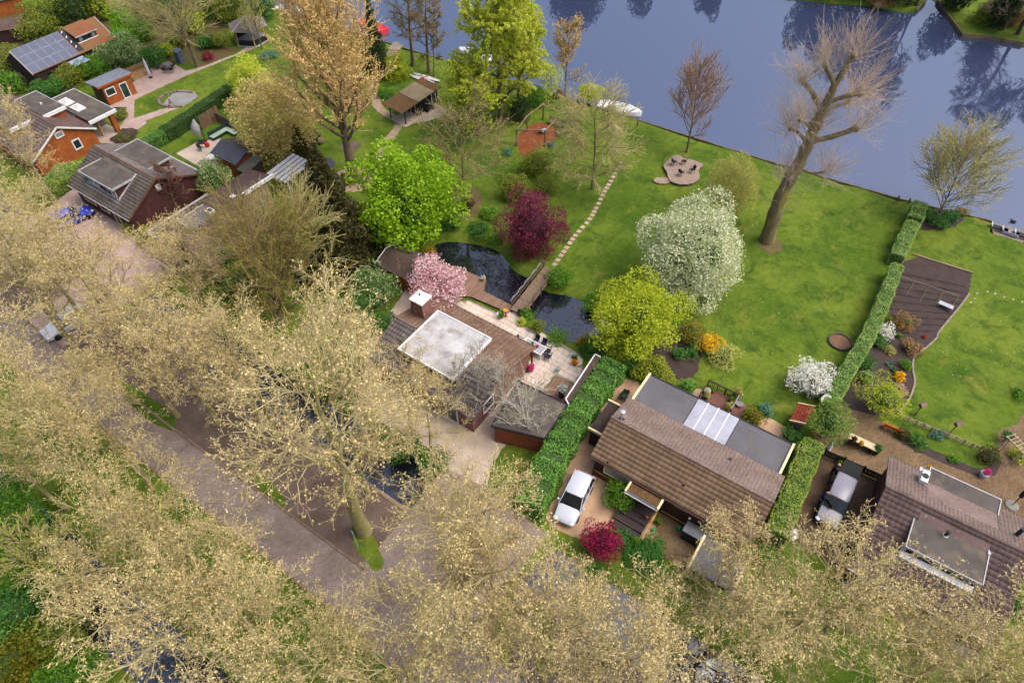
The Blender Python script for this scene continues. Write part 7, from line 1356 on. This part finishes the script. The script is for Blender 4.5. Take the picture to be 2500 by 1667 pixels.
cf_ = thing('cold_frame', 'pale slatted bench like cold frame in the vegetable bed', 'cold frame', P(2305, 752), R(-38)); bx('lid', M('pale_lid', '#b8bcc4', '#a4a8b2', 3), cf_, -.62, .62, -.25, .25, .4, .44); [bx('leg', PK, cf_, u - .03, u + .03, v - .03, v + .03, 0, .4) for u in (-.55, .55) for v in (-.2, .2)]
rs = thing('sandpit_ring', 'round rubber edged planting ring filled with bark on the lawn', 'planter', P(2050, 836)); MB().lathe([(1.0, 0), (1.0, .2), (.9, .22), (.86, .2), (.86, .02)], 28).build('rim', M('rubber_rim', '#5a5650', '#4a4640', 3), rs); MB().lathe([(.86, .1), (.4, .14), (.01, .15)], 28).build('mulch', M('ring_mulch', '#8c6a50', '#755540', 3, bump=.03, bscale=14, grain=.25), rs)
ls = thing('log_store', 'little open store with bright red pantile roof beside the long hedge', 'log store', P(1944, 1036), R(235.5)); o_ = ls.location
roof(ls, (-.95, -.55, 1.25), (.95, -.55, 1.25), (.95, .5, 1.7), (-.95, .5, 1.7), 5, 7, M('bright_pantile', '#c05a40', '#a84a34', 2, rand=.1), True, .03, name='pantile')
for u in (-.98, .98): MB().beam((u, -.6, 1.27), (u, .55, 1.74), .08, .14).build('verge_board', CREAM, ls)
for u in (-.85, .85):
    for v, h in ((-.4, 1.2), (.4, 1.55)): bx('post', RW, ls, u - .04, u + .04, v - .04, v + .04, 0, h)
for i in range(5):
    for j in range(4): MB().tube([(-.7 + i * .3, -.35, .14 + j * .24), (-.7 + i * .3, .35, .14 + j * .24)], .11, 7).build('log', LG, ls)
def dish(lb, p, h, rz):
    t = thing('satellite_dish', lb, 'satellite dish', p, rz); MB().tube([(0, 0, 0), (0, 0, h)], .03, 6).build('mast', TRIM, t); d = MB().lathe([(.01, 0), (.2, .03), (.4, .12), (.42, .12), (.2, .0), (.01, -.03)], 16).build('dish', WHITEP, t, (0, 0, h), 0, True); d.rotation_euler = (R(55), 0, 0); MB().tube([(0, -.05, h), (0, -.45, h + .1)], .015, 5).build('arm', TRIM, t)
dish('white satellite dish on a mast between log store and hedge', P(2000, 1000), 1.5, R(0)); dish('white satellite dish beside the lower hedge end', P(1916, 1330), 1.7, R(40))
sd_ = tag(MB().lathe([(.16, 0), (.2, .3), (.12, .5), (.18, .7), (.1, .9), (.12, 1.05), (.02, 1.2)], 10).build('garden_statue', WHITEP, None, P(2020, 1100), 0, True), 'small white statue at the foot of the hedge tree', 'statue')
# ---- bungalow odds and ends
wb_ = thing('wheelbarrow', 'dark green wheelbarrow tipped on the gravel behind the bungalow', 'wheelbarrow', P(1523, 972), R(55)); WBG = M('barrow_green', '#33483c', '#28382f', 3, rough=.5)
MB().add([(-.4, -.32, .62), (.45, -.26, .62), (.45, .26, .62), (-.4, .32, .62), (-.25, -.2, .32), (.25, -.17, .32), (.25, .17, .32), (-.25, .2, .32)], [(4, 7, 6, 5), (0, 4, 5, 1), (1, 5, 6, 2), (2, 6, 7, 3), (3, 7, 4, 0)]).build('tray', WBG, wb_); wl = MB().lathe([(.08, -.05), (.18, -.05), (.2, 0), (.18, .05), (.08, .05)], 14).mesh('tyre', TYRE); o = link('wheel', wl, wb_, mx=Matrix.Translation((.62, 0, .2)) @ Matrix.Rotation(R(90), 4, 'X'))
for v in (-.24, .24): MB().tube([(.6, v * .3, .22), (.1, v, .34), (-.5, v, .42), (-1.0, v * 1.1, .6)], .02, 6).build('handle', BLKP, wb_); MB().tube([(-.25, v, .38), (-.35, v, 0)], .02, 6).build('leg', BLKP, wb_)
sb_ = thing('storage_box', 'black storage box with grey lid against the bungalow wall', 'storage box', H1.location, R(-34.2)); bx('body', BLKP, sb_, 7.5, 9.4, -.95, -.15, 0, 1.08); bx('lid', M('grey_lid', '#6c7078', '#5c6068', 3, rough=.5), sb_, 7.44, 9.46, -1.0, -.1, 1.085, 1.2); [bx('door_panel', M('box_panel', '#1c1e22', '#16181c', 3, rough=.4), sb_, u, u + .85, -.975, -.951, .06, 1.02) for u in (7.56, 8.5)]
H1m = Matrix.Translation(H1.location) @ Matrix.Rotation(R(-34.2), 4, 'Z')
jc = thing('jerry_can', 'bright green plastic watering can beside the storage box', 'watering can', H1m @ Vector((7.15, -.45, 0)), R(-34)); MB().lathe([(.14, 0), (.16, .05), (.15, .3), (.08, .36), (.05, .4)], 10).build('body', M('bright_green', '#18a048', '#128038', 3, rough=.4), jc, smooth=True); MB().tube([(.14, 0, .08), (.3, 0, .3), (.36, 0, .4)], .025, 6).build('spout', _mats['bright_green'], jc); MB().tube([(-.14, 0, .1), (-.25, 0, .28), (-.06, 0, .38)], .018, 6).build('handle', _mats['bright_green'], jc)
for i, (u, v, z, r, h, m, pl, lb) in enumerate(((4.0, 11.9, .3, .16, .25, TERRA, None, 'empty terracotta pot in the deck corner'), (4.0, 11.5, .3, .18, .3, GPOT, WFL, 'grey pot with white flowers on the rear deck'), (4.35, 11.95, .3, .15, .22, TERRA, L_GRN, 'terracotta pot with green plant at the deck railing'), (4.1, 11.0, .3, .2, .3, DPOT, L_PALE, 'dark pot with pale plant on the rear deck'), (5.95, 11.9, .3, .17, .25, TERRA, L_GRN, 'terracotta pot at the right end of the deck railing'), (6.05, 11.5, .3, .18, .25, TERRA, None, 'empty terracotta pot beside the grey handrail'), (6.0, 11.1, .3, .2, .35, CREAM, L_PALE, 'cream pot with pale plant on the deck steps'), (6.0, 10.7, .3, .16, .3, TERRA, L_OLIV, 'small terracotta pot near the glass roof'), (6.1, 12.6, 0, .35, .5, GPOT, L_PALE, 'wire hoop planter on the lawn behind the deck'), (6.6, 11.9, .14, .3, .4, GPOT, None, 'empty wire basket beside the side planks'), (5.1, -3.2, 0, .22, .4, GPOT, L_GRN, 'grey pot with green shrub at the foot of the porch steps'), (4.95, -1.2, .52, .12, .2, TERRA, None, 'small orange pot on the porch steps'), (3.0, -2.6, .1, .11, .18, TERRA, None, 'small orange pot at the bottom of the porch steps'), (5.75, -.9, 0, .16, .3, RPOT, L_GRN, 'red pot beside the porch handrail'), (5.72, -1.5, 0, .13, .22, M('bright_green', '#18a048'), None, 'small bright green bucket beside the handrail'))): pot(lb, H1m @ Vector((u, v, z)), r, h, m, pl)
wlp = thing('wall_lamp', 'white wall lamp above the storage box', 'lamp', H1m @ Vector((7.5, -.06, 1.65)), R(-34)); bx('bracket', TRIM, wlp, -.04, .04, -.06, .05, -.03, .03); MB().ell((0, -.12, .02), (.09, .09, .1), 8, 6).build('globe', WHITEP, wlp, smooth=True)
# ---- patio of the white roofed house
H2m = Matrix.Translation(H2.location) @ Matrix.Rotation(SITE, 4, 'Z')
td = thing('dining_table', 'white edged grey dining table on the flagstone patio', 'table', H2m @ Vector((-1.0, 1.25, 0)), SITE); bx('table_top', M('table_grey', '#a8a8a6', '#96969a', 2, rough=.4), td, -.95, .95, -.45, .45, .72, .745)
for a_ in ((-1.02, 1.02, -.52, -.451), (-1.02, 1.02, .451, .52), (-1.02, -.951, -.451, .451), (.951, 1.02, -.451, .451)): bx('white_edge', WHITEP, td, a_[0], a_[1], a_[2], a_[3], .70, .76)
[bx('leg', WHITEP, td, u - .04, u + .04, v - .04, v + .04, 0, .7) for u in (-.95, .95) for v in (-.45, .45)]
for i, (u, v, rz, lb) in enumerate(((-1.35, 2.1, -90, 'dark chair on the pond side of the dining table'), (-.6, 2.1, -90, 'second dark chair on the pond side of the dining table'), (-2.45, 1.3, 0, 'dark chair at the house chimney end of the dining table'), (.45, 1.2, 180, 'dark chair at the open patio end of the dining table'), (.1, 1.7, 190, 'dark chair pulled out at the corner of the dining table'), (-4.6, .7, 60, 'single navy chair standing alone by the eaves'))): wire_chair(lb, H2m @ Vector((u, v, .04)), SITE + R(rz), M('navy_chair', '#2a3048', '#20263a', 3))
pot('tiny red pot with plant on the dining table', H2m @ Vector((-1.2, 1.4, .75)), .07, .12, RPOT, L_GRN); tag(MB().lathe([(.05, 0), (.16, .03), (.17, .06), (.02, .04)], 14).build('serving_dish', RPOT, None, H2m @ Vector((-.75, 1.35, .748))), 'round red dish on the dining table', 'dish')
for px, r, h, m, pl, lb in (((1297, 905), .22, .35, TERRA, PKFL, 'pot of magenta flowers beside the maroon porch post'), ((1361, 907), .18, .3, GPOT, WFL, 'grey pot with white flowers on the open patio'), ((1404, 890), .2, .25, DPOT, ORFL, 'dark bowl at the end of the row of patio pots'), ((1400, 872), .14, .25, DPOT, WFL, 'small white flowered pot in the row of patio pots'), ((1405, 880), .14, .25, DPOT, L_GRN, 'small green pot in the row of patio pots'), ((1224, 775), .22, .35, DPOT, L_GRN, 'dark pot with green plant at the footbridge landing'), ((1271, 770), .2, .3, GPOT, L_DARK, 'grey pot at the end of the footbridge'), ((1179, 685), .15, .3, GPOT, WFL, 'pot with white flowers on the pond deck corner'), ((1371, 968), .3, .75, DPOT, WFL, 'tall dark pot on the small plank deck'), ((1310, 800), .01, .01, DPOT, None, '')):
    if lb: pot(lb, P(px[0], px[1], .04 if px[0] not in (1179, 1371) else .2), r, h, m, pl)
bb_ = thing('bird_bath', 'terracotta pedestal bird bath at the footbridge landing', 'bird bath', P(1235, 772, .04)); MB().lathe([(.16, 0), (.1, .1), (.08, .6), (.12, .68)], 12).build('pedestal', TERRA, bb_, smooth=True); MB().lathe([(.05, .68), (.22, .74), (.24, .8), (.2, .79), (.02, .75)], 14).build('bowl', M('orange_bowl', '#d08a4c', '#bc783c', 3), bb_, smooth=True)
# ---- upper left gardens
ul = thing('cantilever_parasol', 'closed white cantilever parasol on the slab terrace', 'parasol', P(494, 348)); bx('base', BLKP, ul, -.5, .5, -.4, .4, 0, .12); MB().tube([(.3, .2, .1), (.35, .25, 2.6), (-.1, .1, 2.9)], .04, 8).build('mast', BLKP, ul); MB().tube([(-.1, .1, .5), (-.25, .15, 1.2), (-.2, .1, 2.0), (-.05, .1, 2.9)], [.06, .42, .5, .08], 10).build('canopy', M('grey_cloth', '#b4b4b6', '#9c9ca0', 2, bump=.02, bscale=5), ul, smooth=True)
tag(MB().lathe([(.15, 0), (.28, .15), (.3, .35), (.2, .55), (.08, .6)], 12).build('red_urn', paint('bright_red', '#c01424', .3), None, P(507, 358), 0, True), 'bright red rounded urn on the slab terrace', 'urn'); wire_chair('dark metal chair on the slab terrace', P(492, 368), R(-30), M('wire_black', '#3a3638'))
so_ = thing('wicker_sofa', 'green slatted L shaped corner sofa on the slab terrace', 'sofa', P(538, 330), R(55)); SG = M('sofa_green', '#a8bcae', '#8ca494', 3); DGf = M('sofa_frame', '#2c3c38', '#22302c', 3)
for k in range(9): bx('seat_slat', SG, so_, -1.3 + k * .29, -1.05 + k * .29, -.5, .2, .4, .44)
for k in range(5): bx('seat_slat', SG, so_, .65, 1.3, -.75 - k * .28, -.52 - k * .28, .4, .44)
bx('backrest', DGf, so_, -1.35, 1.35, .22, .3, .2, .85); bx('backrest', DGf, so_, 1.31, 1.39, -1.9, .22, .2, .85); bx('base', DGf, so_, -1.3, 1.3, -.45, .18, .05, .38)
fn = thing('board_fence', 'weathered brown board fence behind the corner sofa', 'fence', P(495, 318), aim(P(495, 318), P(528, 296)))
for k in range(20): bx('board', M('fence_board', '#7d6650', '#665240', 2, rand=.14), fn, k * .15, k * .15 + .14, -.02, .02, 0, 1.75 + .03 * math.sin(k * 3))
fn2 = thing('board_fence', 'lower weathered board fence running towards the cream tree', 'fence', P(530, 296), aim(P(530, 296), P(572, 318)))
for k in range(20): bx('board', _mats['fence_board'], fn2, k * .16, k * .16 + .15, -.02, .02, 0, 1.2)
tag(MB().lathe([(.25, 0), (.05, .05), (.05, .68), (.55, .7), (.56, .74), (.01, .745)], 18).build('round_table', WHITEP, None, P(522, 396)), 'round white garden table beside the grey shed', 'table')
pp = thing('closed_parasol', 'closed white parasol beside the log pile', 'parasol', P(368, 190)); MB().lathe([(.28, 0), (.25, .1), (.05, .14)], 12).build('base', BLKP, pp); MB().tube([(0, 0, .1), (0, 0, 2.6)], .025, 6).build('pole', TRIM, pp); MB().tube([(0, 0, .45), (0, 0, .9), (0, 0, 2.2), (0, 0, 2.75)], [.14, .2, .13, .02], 10).build('canopy', M('white_cloth', '#c4c8d4', '#acb0c0', 2), pp, smooth=True)
lgp = thing('log_pile', 'covered stack of split firewood beside the orange shed', 'log pile', P(345, 188), R(52)); lm = MB().tube([(0, -.2, 0), (0, .2, 0)], .085, 6).mesh('log', M('split_log', '#c8a878', '#a88858', 4, rand=.2)); 
for i in range(15):
    for j in range(7): link('log', lm, lgp, (-1.2 + i * .17 + rng0.uniform(-.03, .03), rng0.uniform(-.04, .04), .1 + j * .17))
MB().slab([(-1.5, -.35, 1.35), (1.5, -.35, 1.35), (1.5, .45, 1.55), (-1.5, .45, 1.55)], .05).build('roof', LEAFROOF, lgp); [bx('post', RW, lgp, u - .04, u + .04, -.25, -.17, 0, 1.36) for u in (-1.4, 1.4)]
for i, (px, rz) in enumerate((((388, 170), 30), ((405, 178), 80), ((420, 178), 120), ((424, 168), 170))): wire_chair(('dark green plastic chair beside the parasol on the gravel terrace', 'dark green chair in front of the covered round table', 'navy chair tipped against the covered table', 'dark chair behind the covered table')[i], P(*px), R(rz), M('dark_green_plastic', '#22302e', '#1a2624', 3))
tag(MB().lathe([(.6, 0), (.62, .5), (.55, .72), (.01, .76)], 16).build('covered_table', M('grey_tarp', '#7d7a74', '#5a5854', 2, bump=.02, bscale=5), None, P(411, 168)), 'round garden table under a grey tarpaulin', 'table')
cbn = thing('garden_cabinet', 'tall grey blue garden cabinet with slanted lid', 'cabinet', P(442, 152), R(-35)); GB = M('grey_blue', '#5d6878', '#4e5866', 2); bx('body', GB, cbn, -.5, .5, -.35, .35, 0, 1.55); MB().slab([(-.56, -.42, 1.55), (.56, -.42, 1.55), (.56, .42, 1.75), (-.56, .42, 1.75)], .05).build('lid', M('lid_grey', '#6c7280', '#5c626e', 3), cbn); bx('door', M('cab_door', '#525c6a', '#464f5c', 3), cbn, -.44, .44, -.37, -.351, .08, 1.45)
tag(MB().lathe([(1.35, .0), (1.35, .03), (1.2, .05), (.01, .055)], 28).build('trampoline', M('trampoline_mat', '#4a5060', '#3e4452', 3, rough=.6), None, P(788, 402)), 'dark round sunken trampoline on the lawn beside the conifer', 'trampoline')
sl2 = thing('toy_slide', 'small red and white toy slide at the foot of the poplar', 'slide', P(878, 436), R(60)); MB().beam((0, -.25, 0), (.25, -.25, 1.3), .05, .05).build('ladder_rail', CREAM, sl2); MB().beam((0, .25, 0), (.25, .25, 1.3), .05, .05).build('ladder_rail', CREAM, sl2); [MB().beam((.05 + k * .05, -.25, .25 + k * .26), (.05 + k * .05, .25, .25 + k * .26), .06, .06).build('rung', CREAM, sl2) for k in range(4)]; MB().slab([(.25, -.25, 1.3), (.25, .25, 1.3), (1.3, .25, .35), (1.3, -.25, .35)][::-1], .05).build('chute', paint('toy_red', '#d8424a', .4), sl2); MB().slab([(1.3, -.25, .35), (1.3, .25, .35), (1.8, .25, .2), (1.8, -.25, .2)][::-1], .05).build('chute_end', _mats['toy_red'], sl2)
for i, (px, m, lb) in enumerate((((838, 440), GPOT, 'grey pot on the wood chip ring'), ((842, 449), TERRA, 'terracotta pot on the wood chip ring'), ((850, 452), DPOT, 'dark pot at the poplar foot'), ((860, 450), TERRA, 'small terracotta pot against the poplar trunk'))): pot(lb, P(*px), .22, .32, m, L_OLIV if i != 2 else None)
tag(MB().ell((0, 0, .35), (.55, .45, .5), 10, 7).build('boulder', M('boulder_stone', '#8c7f6c', '#75695a', 2, bump=.03, bscale=5), None, P(782, 350), 0, True), 'large rounded boulder below the golden poplar', 'boulder')
# steps to the jetty and the jetty
stp = thing('garden_steps', 'timber edged steps leading down the slope to the jetty', 'steps', P(932, 165)); sp_ = catmull([P(*p) for p in ((908, 202), (915, 188), (925, 170), (938, 152), (955, 134), (962, 124))], 3, False)
for i, p in enumerate(sp_):
    q = p - stp.location; d = (sp_[min(i + 1, len(sp_) - 1)] - sp_[max(i - 1, 0)]).normalized(); n = Vector((-d.y, d.x, 0)); MB().beam(q + n * .75 + Vector((0, 0, .08)), q - n * .75 + Vector((0, 0, .08)), .16, .14).build('sleeper', KERB, stp); MB().prism([tuple((q + n * .7).to_2d()), tuple((q - n * .7).to_2d()), tuple((q - n * .7 + d * .8).to_2d()), tuple((q + n * .7 + d * .8).to_2d())], 0, .03 + .006 * i).build('tread', CHIPS, stp)
deck_poly('jetty', 'small plank jetty dock beside the slim cypress', [(945, 118), (966, 128), (985, 112), (965, 100)], .08, .2, A9, M('grey_dock', '#8f8374'))
# bbq and terrace odds beside the path
bq = thing('barbecue', 'black kettle barbecue beside the chip path steps', 'barbecue', P(892, 205)); MB().ell((0, 0, .8), (.3, .3, .24), 12, 8).build('kettle', BLKP, bq, smooth=True); [MB().beam((.05 * c, .05 * s, .7), (.3 * c, .3 * s, 0), .03, .03).build('leg', TRIM, bq) for c, s in ((1, 0), (-.5, .86), (-.5, -.86))]; MB().tube([(0, 0, 1.02), (0, 0, 1.35)], .05, 6).build('chimney', TRIM, bq)
wsh = thing('side_shed', 'small lean-to shed with plank roof hidden behind the poplar', 'shed', P(862, 232), A9); bx('wall', RW, wsh, -1.4, 1.6, -.1, 1.5, 0, 1.9); MB().slab([(-1.7, -.5, 1.9), (1.9, -.5, 1.9), (1.9, 1.8, 2.3), (-1.7, 1.8, 2.3)], .08).build('roof', M('plank_roof', '#8c7a68', '#75654f', 2, stretch=(.3, 3, 1), rz=A9), wsh)
# white picket fence by the shrubs
wf = thing('picket_fence', 'white picket fence below the long red roof', 'fence', P(415, 628), aim(P(415, 628), P(500, 690))); Lw = (P(500, 690) - P(415, 628)).length
for k in range(int(Lw / .18)): MB().beam((k * .18, 0, .05), (k * .18, 0, .95), .08, .025).build('picket', WHITEP, wf)
for z in (.3, .75): MB().beam((0, .03, z), (Lw, .03, z), .03, .07).build('rail', WHITEP, wf)
# street sign
sg = thing('street_sign', 'round blue traffic sign on a pole beside the verge tree', 'sign', P(874, 1335)); MB().tube([(0, 0, 0), (0, 0, 2.5)], .035, 8).build('pole', TRIM, sg); sgo = MB().lathe([(.3, 0), (.3, .03)], 20).build('disc', paint('sign_blue', '#1c3c90', .4), sg, (0, -.05, 2.35)); sgo.rotation_euler = (R(90), 0, R(-55))
# statue cow, mower and small roof in the far garden
cw = thing('cow_statue', 'black and white cow statue in the far left garden', 'statue', P(140, 52), R(40)); CWM = M('cow_hide', '#e8e4de', '#1c1a1c', 1.6, contrast=(.49, .51), grain=0.)
skin_body([(-.75, 0, 1.15), (-.2, 0, 1.12), (.5, 0, 1.2), (.85, 0, 1.45), (1.15, 0, 1.5), (1.38, 0, 1.32), (-.7, .2, .9), (-.78, .2, .5), (-.72, .2, .05), (-.7, -.2, .9), (-.78, -.2, .5), (-.72, -.2, .05), (.5, .2, .9), (.52, .2, .5), (.5, .2, .05), (.5, -.2, .9), (.52, -.2, .5), (.5, -.2, .05), (-.98, 0, 1.1), (-1.02, 0, .55)], [(0, 1), (1, 2), (2, 3), (3, 4), (4, 5), (0, 6), (6, 7), (7, 8), (0, 9), (9, 10), (10, 11), (2, 12), (12, 13), (13, 14), (2, 15), (15, 16), (16, 17), (0, 18), (18, 19)], [.3, .36, .32, .2, .15, .09, .16, .08, .07, .16, .08, .07, .13, .07, .07, .13, .07, .07, .05, .04], 'body', CWM, cw, 2, 1); [MB().ell((1.05, s * .2, 1.58), (.05, .12, .06), 8, 5).build('ear', CWM, cw) for s in (-1, 1)]
mw = thing('ride_on_mower', 'small white and yellow ride-on mower in the far left garden', 'mower', P(275, 38), R(120)); bx('bonnet', YFL and M('mower_yellow', '#d8b030', '#c09a20', 3), mw, .2, .9, -.3, .3, .35, .8); bx('chassis', BLKP, mw, -.8, .9, -.35, .35, .2, .34); bx('seat', BLKP, mw, -.6, -.1, -.25, .25, .55, .65); bx('canopy', WHITEP, mw, -.85, .4, -.5, .5, 1.7, 1.76); [bx('post', TRIM, mw, u - .02, u + .02, v - .02, v + .02, .35, 1.7) for u in (-.8, .35) for v in (-.45, .45)]
for u in (-.55, .6):
    for s in (-1, 1): link('wheel', wl, mw, mx=Matrix.Translation((u, s * .45, .2)) @ Matrix.Rotation(R(90), 4, 'X'))
ph = thing('play_house', 'small playhouse with dark red edged roof in the far left garden', 'playhouse', P(182, 35), R(10)); bx('wall', BLKP, ph, -.9, .9, -.7, .7, 0, 1.3); MB().slab([(-1.1, -.95, 1.2), (1.1, -.95, 1.2), (1.1, 0, 1.95), (-1.1, 0, 1.95)], .05).build('roof', M('grey_sheet', '#777e8a'), ph); MB().slab([(1.1, .95, 1.2), (-1.1, .95, 1.2), (-1.1, .002, 1.95), (1.1, .002, 1.95)], .05).build('roof', _mats['grey_sheet'], ph); [MB().beam((u, -.95, 1.2), (u, 0, 1.95), .06, .16).build('verge_board', M('dark_red', '#8a1c2c', '#741624', 3), ph) for u in (-1.12, 1.12)]
# stone rim and pump frame in the grey gravel bed
sw_ = thing('swing_seat', 'small dark garden tripod on the grey gravel bed', 'tripod', P(420, 262)); [MB().beam((0, 0, 1.1), (.5 * math.cos(R(a_)), .5 * math.sin(R(a_)), 0), .04, .04).build('leg', BLKP, sw_) for a_ in (0, 120, 240)]; MB().ell((0, 0, .6), (.16, .16, .14), 8, 6).build('basket', ORFL and TERRA, sw_)
rk = thing('rockery', 'low ring of stones around the grey gravel bed', 'rockery', P(420, 240)); rg = random.Random(3)
for k in range(22): a_ = R(60 + k * 11); q = Vector((math.cos(a_) * 2.4 + .9, math.sin(a_) * 1.9 - .3, .08)); MB().ell(tuple(q), (rg.uniform(.15, .32), rg.uniform(.15, .28), rg.uniform(.12, .22)), 7, 5).build('stone', M('rock', '#8a7a70', '#6c5e58', 2, bump=.02, bscale=8), rk)
# fallen leaves on the pond, dandelions and daisies on the lawns
rg = np.random.default_rng(9)
def scatter(name, poly, n, size, z, mat, label, cat):
    xs = [p[0] for p in poly]; ys = [p[1] for p in poly]; x = rg.uniform(min(xs), max(xs), n * 3); y = rg.uniform(min(ys), max(ys), n * 3); k = sdist(x, y, poly) < -.3; x, y = x[k][:n], y[k][:n]
    V, F = leaves(rg, np.stack([x, y, np.full(len(x), z)], -1), size, 6., .9); V[:, 2] = np.maximum(V[:, 2], z - .005); tag(link(name, npmesh(name, V, F, mat)), label, cat, kind='stuff')
scatter('floating_leaves', [p.to_2d() for p in POND], 420, .13, WZ + .02, leafmat('dead_leaf', ['#2c2622', '#3c322a', '#4c4034'], .1), None, None)
LAWN = pxs([(1400, 700), (1560, 440), (1860, 430), (2190, 510), (2180, 640), (1960, 960), (1850, 950), (1720, 900)]); LAWN2 = pxs([(2380, 640), (2500, 640), (2500, 960), (2250, 990), (2300, 830)]); LAWN3 = pxs([(340, 240), (560, 150), (640, 120), (700, 160), (560, 240), (450, 320), (600, 280)])
for L3, nn in ((LAWN, 120), (LAWN2, 50), (LAWN3, 90)): scatter('daisies', L3, nn, .055, .05, leafmat('daisy', ['#e8e4d0', '#f0ecdc', '#e8cc40'], .2), None, None)
tag(MB().ell((0, 0, .12), (.32, .13, .12), 8, 6).ell((.3, 0, .25), (.08, .06, .07), 6, 5).build('duck', M('duck_brown', '#3a342e', '#4c443a', 4), None, P(2470, 552, WZ) + VS * .8, R(150), True), 'small dark duck swimming off the landing dock', 'duck')

# furrows in the vegetable bed
fb = thing('furrowed_soil', 'low furrow ridges in the dark vegetable bed', 'soil', P(2250, 700)); rg = random.Random(4)
for k in range(9):
    a_, b_ = P(2205 - k * 6, 668 + k * 17), P(2358 - k * 4, 700 + k * 14) if k < 4 else P(2335 - (k - 4) * 12, 752 + (k - 4) * 14); pts = [a_.lerp(b_, i / 14) - fb.location + Vector((rg.uniform(-.05, .05), rg.uniform(-.05, .05), .0)) for i in range(15)]
    MB().tube(pts, [rg.uniform(.07, .14) for _ in pts], 6).build('ridge', SOIL, fb)
